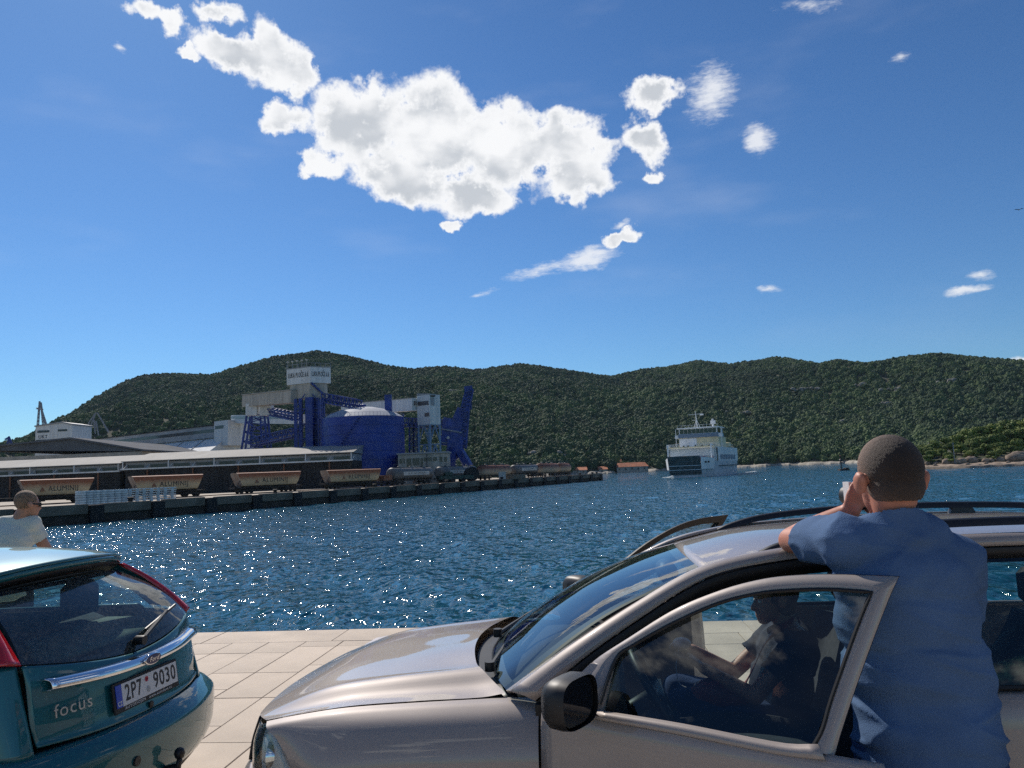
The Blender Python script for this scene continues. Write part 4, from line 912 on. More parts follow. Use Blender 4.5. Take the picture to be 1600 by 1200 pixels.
def build_spit():
    Yb = 212
    # land: low bank rising behind the shore
    xs = np.linspace(118, 300, 90); rows = []
    def edge(x): return Yb - (x - 115) * .08 + 5 * math.sin(x * .05) + 2 * math.sin(x * .21) + (max(0, 125 - x) ** 2) * .35
    for dy, z in ((-3, -.8), (0, .35), (3.2, .75), (6, .9), (8, 1.5), (14, 3.0), (30, 4.4), (70, 7), (140, 10), (170, 6), (190, -2)):
        rows.append([(float(x) + max(0, dy) * .56, edge(x) + dy, WATER_Z + z + .25 * math.sin(x * .33 + dy)) for x in xs])
    o = MB().grid(rows).build('spit', M['spit_soil'], smooth=True); tag(o, 'low wooded spit of land', kind='structure')
    rows = []
    for dy, z in ((-2.6, -.5), (-1.6, .55), (-.5, .85), (3.0, 1.0), (6.5, 1.25)):
        rows.append([(float(x), edge(x) + dy, WATER_Z + z + .12 * math.sin(x * 1.3 + dy * 2)) for x in np.linspace(118, 300, 260)])
    MB().grid(rows).build('shore_path', M['spit_rock'])['kind'] = 'structure'
    # boulders
    r = random.Random(4)
    def boulder(cx, cy, cz, s):
        vs = []; n1, n2 = 7, 9
        for i in range(n1):
            ph = math.pi * i / (n1 - 1)
            vs.append([(s * 1.3 * math.sin(ph) * math.cos(2 * math.pi * j / n2) * (1 + .35 * mnoise.noise(Vector((i * .9, j * .8, cx)))), s * math.sin(ph) * math.sin(2 * math.pi * j / n2) * (1 + .35 * mnoise.noise(Vector((i, j * .7, cy)))), -s * .8 * math.cos(ph) * (1 + .3 * mnoise.noise(Vector((i, j, cx))))) for j in range(n2)])
        o = MB().grid(vs, closed=True).build('boulder', M['spit_rock'], smooth=True); o.location = (cx, cy, cz); return tag(o, 'rounded tan boulder on the bank of the spit', 'boulder', 'boulders along the spit')
    for px, s in ((1462, .9), (1470, .7), (1487, 1.3), (1494, 1.0), (1500, .8), (1509, 1.2), (1517, .9), (1528, 1.5), (1532, 1.0), (1545, .9), (1555, .8), (1565, 1.0), (1576, .9), (1585, 1.9), (1592, 1.6), (1598, 2.2), (1606, 1.8), (1478, .6)):
        x = X_(px, 722, Yb + 7); boulder(x, edge(x) + 8 + r.uniform(-1, 1), WATER_Z + 1.3 + s * .45, s)
    for k in range(5):  # small slabs on the shore path
        x = X_(1460 + k * 31, 727, Yb); boulder(x, edge(x) + 2, WATER_Z + 1.1, .45)
    # trees
    crowns = []
    for i in range(5):
        h, w = (7.5, 3.2) if i < 3 else (4.2, 2.4)
        vs, fs, lobes = tree_mesh(20 + i, h, w, 3400); me = bpy.data.meshes.new('crown'); me.from_pydata(vs, [], fs); me.materials.append(M['pine_leaf'])
        t = MB().tube([(0, 0, 0), (.1, .05, h * .35), (-.05, .1, h * .7), (0, 0, h * .9)], [.2, .16, .1, .03], 7)
        for lb in lobes[::2]: t.tube([(0, 0, h * .35), (lb[0] * .5, lb[1] * .5, (lb[2] + h * .4) / 2), lb[:3]], [.09, .06, .02], 5)
        me2 = bpy.data.meshes.new('trunk'); me2.from_pydata(t.v, [], t.f); me2.materials.append(M['bark']); crowns.append((me, me2, h))
    # outline of the wood from the photograph: crown tops by pixel
    spots = []
    for px, top, dy in ((1440, 704, 22), (1446, 702, 16), (1448, 712, 10), (1452, 694, 26), (1460, 703, 14), (1466, 688, 30), (1474, 700, 15), (1480, 684, 34), (1486, 706, 11), (1492, 690, 24), (1500, 678, 36), (1506, 694, 18), (1512, 672, 42), (1518, 704, 12), (1524, 684, 26), (1532, 668, 44), (1538, 692, 18),
                        (1546, 664, 46), (1552, 678, 30), (1558, 704, 12), (1562, 690, 20), (1570, 660, 46), (1576, 676, 30), (1582, 696, 16), (1588, 654, 48), (1594, 668, 34), (1600, 684, 22), (1608, 650, 44), (1616, 664, 34), (1628, 648, 46), (1640, 655, 40), (1660, 645, 50), (1680, 660, 30), (1446, 698, 34), (1441, 706, 20), (1437, 714, 12), (1455, 710, 9), (1468, 712, 8)):
        spots.append((px, top, dy))
    r3 = random.Random(5)
    spots += [(px + r3.uniform(-7, 7), top + r3.uniform(2, 14), dy + r3.uniform(-3, 5)) for px, top, dy in spots if dy > 9]
    for i, (px, top, dy) in enumerate(spots):
        Y = Yb + dy; x = X_(px, 715, Y); Y = edge(x) + dy; g = WATER_Z + interp(dy, [8, 14, 30, 70], [1.5, 3.0, 4.4, 7]); zt = Z_(px, top, Y); hh = max(2.5, zt - g)
        k = (i * 7) % 3 if hh > 6 else 3 + i % 2
        me, me2, h = crowns[k]; s = hh / h
        t = thing('pine_tree', 'bushy green pine in the wood on the spit' if hh > 6 else 'low rounded green shrub in front of the pines on the spit', 'tree', (x, Y, g - .2), rng.uniform(0, 6.28), 'trees on the spit')
        sw = max(s, .55) * rng.uniform(1.05, 1.4); t.scale = (sw, sw, s)
        for m_ in (me, me2): o = bpy.data.objects.new(m_.name, m_); COL.objects.link(o); o.parent = t
    # pole
    b = at_y(1494.5, 722, Yb + 6); tp = at_y(1491, 692, Yb + 6); o = MB().tube([(0, 0, 0), (0, 0, tp.z - b.z + .4)], [.11, .08], 8).box(-.25, .35, -.06, .06, tp.z - b.z + .32, tp.z - b.z + .42).build('lamp_post', M['crane_grey'], smooth=False); o.location = (b.x, edge(b.x) + 6, b.z - .4); tag(o, 'thin grey pole standing among boulders on the spit', 'pole')
build_spit()

# ------------------------------------------------------------------ beacon raft
def beacon():
    p = at_z(1317, 735, WATER_Z); t = thing('beacon', 'small floating beacon with dark post on a low raft', 'beacon', (p.x, p.y, WATER_Z))
    s = p.y / 1202
    MB().box(-6 * s, 8 * s, -1.2, 1.2, -.4, 2.5 * s).box(3 * s, 7.5 * s, -1, 1, 2.5 * s, 4 * s).build('raft', mk_mat('weathered raft', (0.06, 0.045, 0.035), .9, var=.3, vscale=2), t, bevel=.05)
    MB().tube([(-2 * s, 0, 2 * s), (-2 * s, 0, 21 * s)], [.22, .18], 8).lathe([(.55, 0), (.6, .5), (.2, .9)], 10, (-2 * s, 0, 14 * s)).build('post', M['black_ink'], t)
    MB().lathe([(.25, 0), (.3, .4), (.1, .6)], 10, (-2 * s, 0, 21 * s)).build('lantern', M['rust'], t)
beacon()

# ------------------------------------------------------------------ ferry
def ferry():
    M['hull'] = mk_mat('white ferry paint', (0.80, 0.80, 0.78), .5, var=.08, vscale=.3, stretch=(1, 1, .3))
    M['hull_low'] = mk_mat('grey blue hull', (0.60, 0.63, 0.64), .5, var=.12, vscale=.25)
    M['ramp'] = mk_mat('dark bow ramp', (0.085, 0.105, 0.108), .6, var=.3, vscale=.8)
    M['cream'] = mk_mat('cream bulkhead', (0.74, 0.64, 0.40), .6, var=.1, vscale=.5)
    M['blue_band'] = mk_mat('slate blue band', (0.13, 0.19, 0.26), .5)
    M['red'] = mk_mat('faded red', (0.42, 0.05, 0.05), .6); M['sign_blue'] = mk_mat('sign blue', (0.05, 0.12, 0.42), .6); M['green_glass'] = mk_mat('green tinted glazing', (0.018, 0.035, 0.024), .1)
    p = at_z(1100, 745, WATER_Z)           # port bow corner, nearest point
    th = R(24); back = Vector((math.sin(th), math.cos(th), 0)); left = Vector((-math.cos(th), math.sin(th), 0))
    # local: x to the viewer's right along -left, y backwards ; origin at bow centre
    W = 16.4; L = 63.0; rw = 5.2; s = p.y / 1202.0   # metres per pixel at the bow
    org = p + left * (rw + .35); t = thing('ferry', 'white car ferry coming in with dark bow ramp raised', 'ferry', (org.x, org.y, WATER_Z), -th)
    hz = lambda y: (745 - y) * s          # height of a pixel row at the bow
    hw = W / 2
    # hull: lofted sections; bulwark line drops at the bow centre where the ramp is
    def ring(y, w, wl, z1): return [(-wl, y, -1.2), (-w * .97, y, hz(731)), (-w, y, z1), (w, y, z1), (w * .97, y, hz(731)), (wl, y, -1.2)]
    zt = hz(721)
    rows = [ring(-1.2, rw + .1, rw * .62, zt), ring(0, rw + .5, rw * .8, zt), ring(6, hw * .92, hw * .72, zt), ring(14, hw * 1.02, hw * .95, zt), ring(L - 6, hw * 1.02, hw * .96, zt), ring(L, hw * .9, hw * .8, zt)]
    m_ = MB().grid(rows, closed=True).poly([Vector(v) for v in reversed(rows[0])]).poly([Vector(v) for v in rows[-1]]); m_.build('hull', M['hull_low'], t, smooth=True, angle=30, weld=True)
    for sg in (-1, 1): MB().bar((sg * hw * 1.025, 14, hz(729)), (sg * hw * 1.045, L - 5, hz(729)), .18, .3).build('rubbing_strake', M['ramp'], t)
    # bulwarks beside the ramp
    for sg in (-1, 1):
        MB().hexa([(sg * rw, -1.3, zt - 2.5), (sg * (rw + .5), -.2, zt - 2.5), (sg * hw * .96, 7, zt - 2.5), (sg * hw * .90, 7, zt - 2.5)], [(sg * (rw + .05), -1.9, zt + 1.5), (sg * (rw + .8), -.4, zt + 1.4), (sg * hw * 1.0, 7, zt + 1.0), (sg * hw * .93, 7, zt + 1.0)]).build('bow_bulwark', M['hull'], t)
    for k in (0, 1): MB().lathe([(.34, -.06), (.34, .06)], 14, (rw + 1.2 + k * .7, .2 + k * 1.4, hz(722)), 'y').build('hawse_hole', M['black_ink'], t)
    # ramp: tilted panel with ribs
    b0, b1 = Vector((0, -1.35, hz(741))), Vector((0, -3.4, hz(712)))
    rp = MB().hexa([b0 + Vector((-rw, 0, 0)), b0 + Vector((rw, 0, 0)), b0 + Vector((rw, .5, 0)), b0 + Vector((-rw, .5, 0))], [b1 + Vector((-rw, 0, 0)), b1 + Vector((rw, 0, 0)), b1 + Vector((rw, .5, 0)), b1 + Vector((-rw, .5, 0))]).build('bow_ramp', M['ramp'], t)
    for k in range(9):
        a = b0.lerp(b1, (k + .4) / 9); MB().box(-rw * .98, rw * .98, a.y - .16, a.y + .02, a.z - .1, a.z + .1).build('rib', M['hull_low'] if k in (2, 4) else M['ramp'], rp)
    for k in range(8):
        x = -rw + 2 * rw * (k + .5) / 8; MB().bar(b0 + Vector((x, -.05, 0)), b1 + Vector((x, -.05, 0)), .12).build('rib', M['ramp'], rp)
    # car deck sides and main deck house
    y0 = 5; zd = hz(698)
    for sg in (-1, 1):
        MB().box(sg * hw * 1.0 - .12, sg * hw * 1.0 + .12, 14, L - 4, zt, zd).build('side_wall', M['hull'], t)
        for k in range(9): MB().box(sg * hw * 1.01 - .16, sg * hw * 1.01 + .16, 18 + k * 3.9, 20.2 + k * 3.9, zt + .5, zt + 2.2).build('side_opening', M['blue_band'], t)
        MB().bar((sg * hw * .88, 7, zt), (sg * hw * .88, 7, hz(694)), .5).bar((sg * hw * .93, 13, zt), (sg * hw * .93, 13, zd), .5).bar((sg * hw * .88, 7, hz(694)), (sg * hw * .93, 13, zd), .4).build('portal_post', M['hull'], t)
        MB().box(sg * hw * .96 - .1, sg * hw * .96 + .1, 13, 26, zd - 2.6, zd - .5).build('saloon_window', M['window_dark'], t)
    MB().box(-hw * .99, hw * .99, 10, L - 5, zd - .25, zd).build('upper_deck', M['hull'], t)
    # wall behind the fore deck with people, signs
    MB().box(-hw * .9, hw * .9, 12, 12.4, zt, zd - .25).build('front_bulkhead', M['hull'], t)
    MB().box(-hw * .1, hw * .50, 11.85, 11.98, zt + .15, zt + 1.7).build('sign_board', M['sign_blue'], t)
    text('lettering', 'LUKA', 1.2, M['hull'], t, frame((hw * .2 - 1.1, 11.84, zt + .9), (1, 0, 0), (0, 0, 1)), .01, width=2.4)
    MB().box(-hw * .75, -hw * .32, 11.8, 11.98, zt + .1, zt + 2.0).build('door', M['hull_low'], t)
    r = random.Random(2)
    for k in range(7):
        x = hw * (.30 + .09 * k); c = [M['red'], M['ramp'], M['red'], M['black_ink'], M['cream'], M['blue_band'], M['red']][k]
        o = MB().lathe([(.10, 0), (.26, .3), (.28, .9), (.30, 1.35), (.12, 1.5), (.14, 1.55), (.15, 1.72), (.05, 1.82)], 8, (x, 10.6 + r.uniform(0, .8), zt + .02)).build('person', c, smooth=True)
        o.parent = None; o.matrix_world = Matrix.Translation(org) @ Matrix.Rotation(-th, 4, 'Z'); o.location.z = WATER_Z; tag(o, 'passenger standing on the fore deck of the ferry, seen as a small upright figure', 'person', 'passengers on the ferry')
    # railing and yellow band of the upper deck
    MB().box(-hw * 1.02, hw * 1.02, 9.6, 9.8, zd, zd + .35).build('yellow_band', M['cream'], t)
    rl = MB()
    for k in range(22): x = -hw + W * k / 21; rl.bar((x, 9.7, zd + .3), (x, 9.7, zd + 1.3), .08)
    for z in (.8, 1.3): rl.bar((-hw, 9.7, zd + z), (hw, 9.7, zd + z), .07)
    for sg in (-1, 1):
        for k in range(14): rl.bar((sg * hw, 10 + k * 3, zd), (sg * hw, 10 + k * 3, zd + 1.2), .08)
        rl.bar((sg * hw, 10, zd + 1.2), (sg * hw, 50, zd + 1.2), .07)
    rl.build('railing', M['hull'], t)
    _before = set(t.children)
    # bridge block
    zd0 = zd; zb = hz(684) * 1.07; zr = hz(670) * 1.08; bw = hw * .86
    MB().box(-bw, bw, 14, 30, zd, zb).build('deck_house', M['cream'], t)
    MB().box(-bw * .98, -bw * .1, 13.9, 14.02, zd + .4, zb - .2).build('pale_panel', M['hull'], t)
    for x in (-.78, -.55, -.18, .15, .5, .72): MB().box(bw * x - .3, bw * x + .3, 13.8, 13.98, zd + .5, zd + 1.2).build('window', M['window_dark'], t)
    MB().box(-bw * 1.0, bw * 1.0, 13.2, 26, zb, zb + (zr - zb) * .42).build('bridge_band', M['blue_band'], t)
    br = MB().box(-bw * .96, bw * .96, 13.5, 25, zb + (zr - zb) * .42, zr).build('bridge', M['hull'], t)
    for k in range(9):
        x = -bw * .92 + 2 * bw * .92 * k / 9; MB().box(x + .08, x + 2 * bw * .92 / 9 - .08, 13.32, 13.52, zb + (zr - zb) * .47, zr - .25).build('window', M['green_glass'], br)
    for sg in (-1, 1):
        for k in range(3): MB().box(sg * bw * .97 - .06, sg * bw * .97 + .06, 14 + k * 2.2, 15.8 + k * 2.2, zb + (zr - zb) * .47, zr - .25).build('window', M['green_glass'], br)
        MB().box(sg * bw * 1.0 - (1.3 if sg < 0 else 0), sg * bw * 1.0 + (1.3 if sg > 0 else 0), 13.6, 16, zb - .1, zb + 1.1).build('bridge_wing', M['hull'], t)
        MB().bar((sg * (bw + 1), 14, zd), (sg * (bw + 1), 14, zr), .18).build('wing_post', M['hull'], t)
    MB().box(-bw * 1.05, bw * 1.05, 12.8, 26, zr, zr + .35).build('bridge_roof', M['hull'], t)
    rr = MB()
    for k in range(12): x = -bw + 2 * bw * k / 11; rr.bar((x, 13.2, zr + .3), (x, 13.2, zr + 1.2), .07)
    rr.bar((-bw, 13.2, zr + 1.2), (bw, 13.2, zr + 1.2), .07); rr.build('roof_railing', M['hull'], t)
    zm = hz(643) * 1.09
    ms = MB().tube([(-.7, 17, zr), (-1.1, 17, zm)], [.22, .1], 8).bar((-1.9, 16.6, zr), (-.95, 17, zr + (zm - zr) * .5), .14).bar((.4, 17.2, zr), (-.9, 17, zr + (zm - zr) * .55), .14).bar((-3.8, 17, zm - 1.1), (1.2, 17, zm - 1.0), .12).bar((-2.4, 17, zr + (zm - zr) * .5), (-.9, 17, zr + (zm - zr) * .5), .12)
    ms.build('mast', M['hull'], t); MB().box(.5, 1.7, 16.6, 17.4, zm - 1.5, zm - 1.0).build('radar', M['hull'], t)
    MB().tube([(bw * .62, 20, zr), (bw * .62, 20, zr + 3.4)], [.4, .35], 10).box(bw * .62 - .8, bw * .62 + .9, 19.6, 20.6, zr + 1.6, zr + 2.8).build('exhaust', M['hull'], t)
    for sg in (-1, 1): MB().box(sg * hw * .9 - .8, sg * hw * .9 + .8, 30, 34, zd + .2, zd + 2).build('lifeboat', M['cream'], t, bevel=.3)
    MB().box(-hw * .6, hw * .6, 34, 40, zd, zd + 4).build('funnel', M['hull'], t, bevel=.2)
    for ch in t.children:
        if ch not in _before: ch.location.y += 11.0
    # wake foam
    fm = mk_mat('white foam', (0.75, 0.8, 0.82), .8, var=.1)
    f = MB(); r = random.Random(8)
    for k in range(160):
        sg = r.choice((-1, 1)); y = r.uniform(-3, L + 25); x = sg * (hw * (.75 if y < 4 else 1.0) + abs(r.gauss(0, .5)) + max(0, y) * .03); a = r.uniform(.15, .6)
        f.add([(x - a, y - a, .10), (x + a, y - a * .6, .16), (x + a * .6, y + a, .22), (x - a * .5, y + a * .7, .12)], [(0, 1, 2, 3)])
    o = f.build('wake_foam', fm); o.matrix_world = Matrix.Translation((org.x, org.y, WATER_Z)) @ Matrix.Rotation(-th, 4, 'Z'); tag(o, 'thin white foam along the ferry waterline', kind='stuff')
ferry()
# ------------------------------------------------------------------ cars
def car_paint(name, c, metal, rough, flake=0.0):
    mt = mk_mat(name, c, rough, metal=metal, spec=.2, coat=1.0, crough=.03, var=.03, vscale=3)
    return mt
M['silver_paint'] = car_paint('champagne grey metallic paint', (0.315, 0.27, 0.24), .15, .5)
M['teal_paint'] = car_paint('dark teal metallic paint', (0.012, 0.115, 0.132), .2, .45)
M['car_glass'] = mk_glass('car glass', (.66, .77, .75), 1.0, .06)
M['screen_glass'] = mk_glass('windscreen glass', (.60, .70, .70), 1.0, .17)
M['dusty_glass'] = mk_glass('dusty hatch glass', (.52, .64, .62), 1.0, .07, dust=.08)
M['trim'] = mk_mat('black plastic trim', (0.009, 0.009, 0.010), .5, var=.2, vscale=8)
M['seal'] = mk_mat('black rubber seal', (0.008, 0.008, 0.009), .6)
M['interior'] = mk_mat('dark grey interior', (0.02, 0.021, 0.023), .8, var=.2, vscale=6)
M['seat'] = mk_mat('grey seat cloth', (0.035, 0.038, 0.045), .95, var=.25, vscale=30, bump=.2, bscale=200)
M['parcel'] = mk_mat('grey green parcel shelf', (0.13, 0.15, 0.13), .9, var=.2, vscale=10)
M['chrome'] = mk_mat('chrome', (0.75, 0.77, 0.8), .08, metal=1.0)
M['lamp_red'] = mk_mat('red lamp lens', (0.50, 0.010, 0.015), .12, coat=.8, var=.2, vscale=12)
M['lamp_clear'] = mk_glass('lamp lens', (.93, .95, .95), 1.0, .04)
M['reflector'] = mk_mat('lamp reflector', (0.42, 0.44, 0.45), .35, metal=.15, var=.15, vscale=14)
M['tyre'] = mk_mat('tyre', (0.015, 0.015, 0.016), .85); M['alloy'] = mk_mat('alloy rim', (0.45, 0.45, 0.46), .35, metal=.8)
M['rail_black'] = mk_mat('black roof rail', (0.015, 0.015, 0.016), .4)
def mir(rows): return [[(p[0], -p[1], p[2]) for p in r] for r in rows]
def patch(name, rows, mat, parent, nu=24, nv=24, solid=.012, smooth=True, flip=False):
    S = surf(rows, nu, nv); P = [[tuple(q) for q in r] for r in S]
    if flip: P = [list(reversed(r)) for r in P]
    return MB().grid(P).build(name, mat, parent, smooth=smooth, solid=solid)
def strip(name, a, b, mat, parent, n=40, bulge=None, solid=.01, flip=False):   # surface between two curves
    A, B = crom(a, n), crom(b, n); rows = [list(map(tuple, A))]
    if bulge is not None:
        for f in (.33, .67): rows.append([tuple(A[i] * (1 - f) + B[i] * f + np.array(bulge)) for i in range(n)])
    rows.append(list(map(tuple, B)))
    if flip: rows = [list(reversed(r)) for r in rows]
    return MB().grid(rows).build(name, mat, parent, smooth=True, solid=solid)
def wheel(parent, x, y, r=.31, w=.2, side=-1):
    o = MB().lathe([(r * .66, -w / 2), (r * .92, -w / 2), (r, -w * .36), (r, w * .36), (r * .92, w / 2), (r * .66, w / 2)], 36, (0, 0, 0), 'y').build('wheel', M['tyre'], parent, smooth=True, angle=35)
    o.location = (x, y, r); m_ = MB().lathe([(.05, side * w * .28), (r * .6, side * w * .22), (r * .66, side * w * .45)], 30, (0, 0, 0), 'y', cap=False)
    for k in range(7):
        a = 2 * math.pi * k / 7; m_.bar((0, side * w * .34, 0), (math.sin(a) * r * .62, side * w * .4, math.cos(a) * r * .62), .055, .02, up=(0, 1, 0))
    m_.build('rim', M['alloy'], o); return o
def wiper(parent, p, q, e, nm='wiper'):
    m_ = MB().tube([p, q], [.011, .008], 6).tube([q, e], [.009, .005], 6).lathe([(.02, -.01), (.02, .025)], 10, tuple(p)); return m_.build(nm, M['trim'], parent, smooth=True, angle=40)
def seat(parent, x, y, back=True, w=.50, lean=.22, head=True):
    """x = hip point, seat faces -x"""
    rows = [[(x - .48, y - w / 2, .30), (x - .50, y, .30), (x - .48, y + w / 2, .30)], [(x - .50, y - w / 2, .46), (x - .52, y, .45), (x - .50, y + w / 2, .46)], [(x - .25, y - w / 2, .50), (x - .25, y, .46), (x - .25, y + w / 2, .50)], [(x + .05, y - w / 2, .46), (x + .05, y, .42), (x + .05, y + w / 2, .46)]]
    s = patch('seat', rows, M['seat'], parent, 12, 10, solid=.14)
    zt = 1.0
    rows = []
    for z, f in ((.42, 0), (.55, .25), (.75, .6), (.9, .85), (zt, 1.0)):
        xx = x + .08 + lean * f; hw_ = w / 2 * (1 - .15 * max(0, f - .6) / .4)
        rows.append([(xx - .05, y - hw_, z), (xx - .0, y - hw_ * .6, z), (xx, y, z), (xx, y + hw_ * .6, z), (xx - .05, y + hw_, z)])
    b = patch('seat_back', rows, M['seat'], parent, 12, 12, solid=-.12)
    if head:
        m_ = MB().lathe([(.04, -.13), (.10, -.11), (.12, 0), (.10, .11), (.04, .13)], 12, (x + .12 + lean, y, zt + .16), 'y')
        for v in range(len(m_.v)): q = m_.v[v]; m_.v[v] = (x + .12 + lean + (q[0] - x - .12 - lean) * .55, q[1], q[2])
        m_.build('headrest', M['seat'], parent, smooth=True)
    return s

GY = R(6.5); GO = Vector((-1.267, 3.71, 0))
def grey_car():
    t = thing('estate_car', 'champagne grey estate car with both front doors open and black roof rails', 'car', GO, -GY)
    P, G, K = M['silver_paint'], M['screen_glass'], M['trim']
    # ---------- bonnet
    col = {.70: [(.386, .874), (.69, .920), (.966, .938), (1.19, .948), (1.285, .962)], .61: [(.335, .852), (.63, .917), (.89, .943), (1.13, .961), (1.235, .974)], .53: [(.285, .840), (.57, .937), (.82, .972), (1.07, .995), (1.175, 1.004)], .45: [(.255, .832), (.54, .932), (.79, .970), (1.04, .994), (1.14, 1.007)],
           .22: [(.212, .822), (.49, .930), (.76, .972), (1.0, 1.002), (1.095, 1.015)], 0: [(.195, .818), (.47, .926), (.75, .971), (1.0, 1.003), (1.08, 1.017)]}
    vs = [-.70, -.61, -.53, -.45, -.22, 0, .22, .45, .53, .61, .70]
    rows = [[(col[abs(v)][i][0], -v, col[abs(v)][i][1]) for v in vs] for i in range(5)]
    patch('bonnet', rows, P, t, 40, 60, solid=0, flip=True)
    # ---------- fenders, both sides
    for sg in (-1, 1):
        st = [.39, .50, .69, .966, 1.19, 1.30, 1.41]; B = [.871, .891, .917, .934, .944, .950, .950]; vin = [.703, .704, .705, .705, .705, .708, .72]; vo = [.80, .835, .855, .862, .862, .862, .862]
        lower = []
        for u in st:
            d = u - .88; lower.append(.31 + math.sqrt(max(.0, .36 ** 2 - d * d)) if abs(d) < .36 else .24)
        rows = [[(u, sg * vi, b) for u, vi, b in zip(st, vin, B)], [(u, sg * (vi + .045), b - .012) for u, vi, b in zip(st, vin, B)], [(u, sg * (vi * .35 + o * .65), b - .05) for u, vi, o, b in zip(st, vin, vo, B)], [(u, sg * (o - .006), b - .13) for u, o, b in zip(st, vo, B)],
                [(u, sg * (o + .006), max(.70, l + .02)) for u, o, l in zip(st, vo, lower)], [(u, sg * (o - .004), l) for u, o, l in zip(st, vo, lower)]]
        for k, fo in enumerate((0, .02, .07, .125, .17, .19)): rows[k] = [(u + fo * min(1, max(0, (.80 - u) / .41)), v, w) for u, v, w in rows[k]]
        patch('fender', rows, P, t, 36, 40, solid=0, flip=sg < 0)
    # ---------- nose: bumper, grille, lamps
    def nose(v, w): return .02 + .055 * (abs(v) / .5) ** 2 + .16 * max(0, abs(v) - .5) / .3 * (abs(v) / .8) ** 2 + {0: 0}.get(0) + .10 * max(0, (w - .55)) ** 1.2 - .0
    vv = [-.86, -.83, -.76, -.6, -.35, 0, .35, .6, .76, .83, .86]
    uu = [.60, .47, .36, .25, .16, .13, .16, .25, .36, .47, .60]
    rows = [[(u + du, v, w) for u, v in zip(uu, vv)] for w, du in ((.20, .06), (.30, .0), (.42, -.035), (.52, -.03), (.60, .0), (.64, .04))]
    patch('front_bumper', rows, P, t, 20, 60)
    rows = [[(u + du, v, w) for u, v in ((.205, -.44), (.165, -.2), (.155, 0), (.165, .2), (.205, .44))] for w, du in ((.64, 0), (.72, .015), (.805, .045))]
    patch('grille', rows, K, t, 8, 16)
    for z in (.68, .73, .78): MB().box(.15 + (z - .64) * .25, .17 + (z - .64) * .25, -.25, .25, z - .012, z + .012).build('grille_bar', M['chrome'], t)
    for sg in (-1, 1):
        rows = [[(.398, sg * .708, .868), (.35, sg * .655, .848), (.305, sg * .57, .836), (.268, sg * .47, .826)], [(.478, sg * .776, .80), (.36, sg * .71, .775), (.29, sg * .60, .765), (.24, sg * .46, .755)], [(.535, sg * .808, .715), (.385, sg * .745, .69), (.29, sg * .61, .68), (.22, sg * .45, .675)], [(.565, sg * .828, .655), (.40, sg * .755, .645), (.295, sg * .61, .64), (.215, sg * .45, .64)]]
        hl = patch('headlight', rows, M['lamp_clear'], t, 12, 14, solid=.004)
        inner = [[(p[0] + .03, p[1] - sg * .018, p[2]) for p in r] for r in rows]; patch('reflector', inner, M['reflector'], hl, 12, 14, solid=0)
        for (bu, bv, r_) in ((.40, .68, .06), (.35, .55, .055)):
            m_ = MB().lathe([(r_, 0), (r_ * .8, .03), (r_ * .3, .06), (.012, .07)], 18, (bu, sg * bv, .745), 'x', cap=False); m_.build('bulb_cup', M['chrome'], hl, smooth=True)
    # ---------- cowl, windscreen, wipers
    rows = [[(u - .004, v, w - .02) for u, v, w in ((1.29, -.70, .955), (1.18, -.53, .985), (1.10, -.22, 1.0), (1.085, 0, 1.004), (1.10, .22, 1.0), (1.18, .53, .985), (1.29, .70, .955))],
            [(u, v, w) for u, v, w in ((1.32, -.69, .955), (1.24, -.53, .965), (1.18, -.22, .98), (1.165, 0, .985), (1.18, .22, .98), (1.24, .53, .965), (1.32, .69, .955))]]
    patch('cowl', rows, K, t, 6, 30, flip=True)
    base = [(1.295, .705, .968), (1.245, .60, .985), (1.185, .3, 1.0), (1.165, 0, 1.005)]; top = [(2.02, .540, 1.356), (2.008, .44, 1.366), (1.99, .22, 1.376), (1.985, 0, 1.379)]
    def full(c): return [(u, -v, w) for u, v, w in c] + [(u, v, w) for u, v, w in reversed(c[:-1])]
    b_, t_ = np.array(full(base)), np.array(full(top)); rows = []
    for f in (0, .25, .5, .75, 1.0):
        r_ = b_ * (1 - f) + t_ * f; r_[:, 2] += .045 * math.sin(f * math.pi); r_[:, 0] -= .02 * math.sin(f * math.pi); rows.append([tuple(q) for q in r_])
    ws = patch('windscreen', rows, G, t, 24, 36, solid=0, flip=True)
    S = surf(rows, 24, 36)
    for cols in ((0, 2), (33, 35)):   # dark ceramic edge band inside the glass
        MB().grid([[tuple(S[i, j] + np.array((.006, 0, -.006))) for j in range(cols[0], cols[1] + 1)] for i in range(24)]).build('glass_border', M['seal'], ws, smooth=True)
    MB().grid([[tuple(S[i, j] + np.array((.006, 0, -.006))) for j in range(36)] for i in range(22, 24)]).build('glass_border', M['seal'], ws, smooth=True)
    MB().grid([[tuple(S[i, j] + np.array((.006, 0, -.006))) for j in range(36)] for i in range(0, 2)]).build('glass_border', M['seal'], ws, smooth=True)
    wiper(t, (1.20, -.50, 1.0), (1.235, -.12, 1.035), (1.30, .30, 1.075)); wiper(t, (1.16, .02, 1.02), (1.25, .33, 1.04), (1.40, .60, 1.09))
    MB().lathe([(.02, -.11), (.045, -.09), (.045, .09), (.02, .11)], 12, (1.93, 0, 1.285), 'y').build('rear_view_mirror', K, t, smooth=True)
    # ---------- pillars / cant rails / roof
    inner = [(1.295, .708, .965), (1.53, .66, 1.112), (1.78, .603, 1.248), (2.02, .545, 1.358), (2.27, .55, 1.412), (2.5, .558, 1.432), (3.0, .565, 1.450), (3.5, .555, 1.446), (4.0, .535, 1.418)]
    outer = [(1.40, .775, .955), (1.55, .742, 1.072), (1.78, .682, 1.210), (2.02, .632, 1.333), (2.25, .618, 1.383), (2.5, .615, 1.405), (3.0, .617, 1.420), (3.5, .608, 1.413), (4.0, .585, 1.383)]
    roofE = inner[3:]
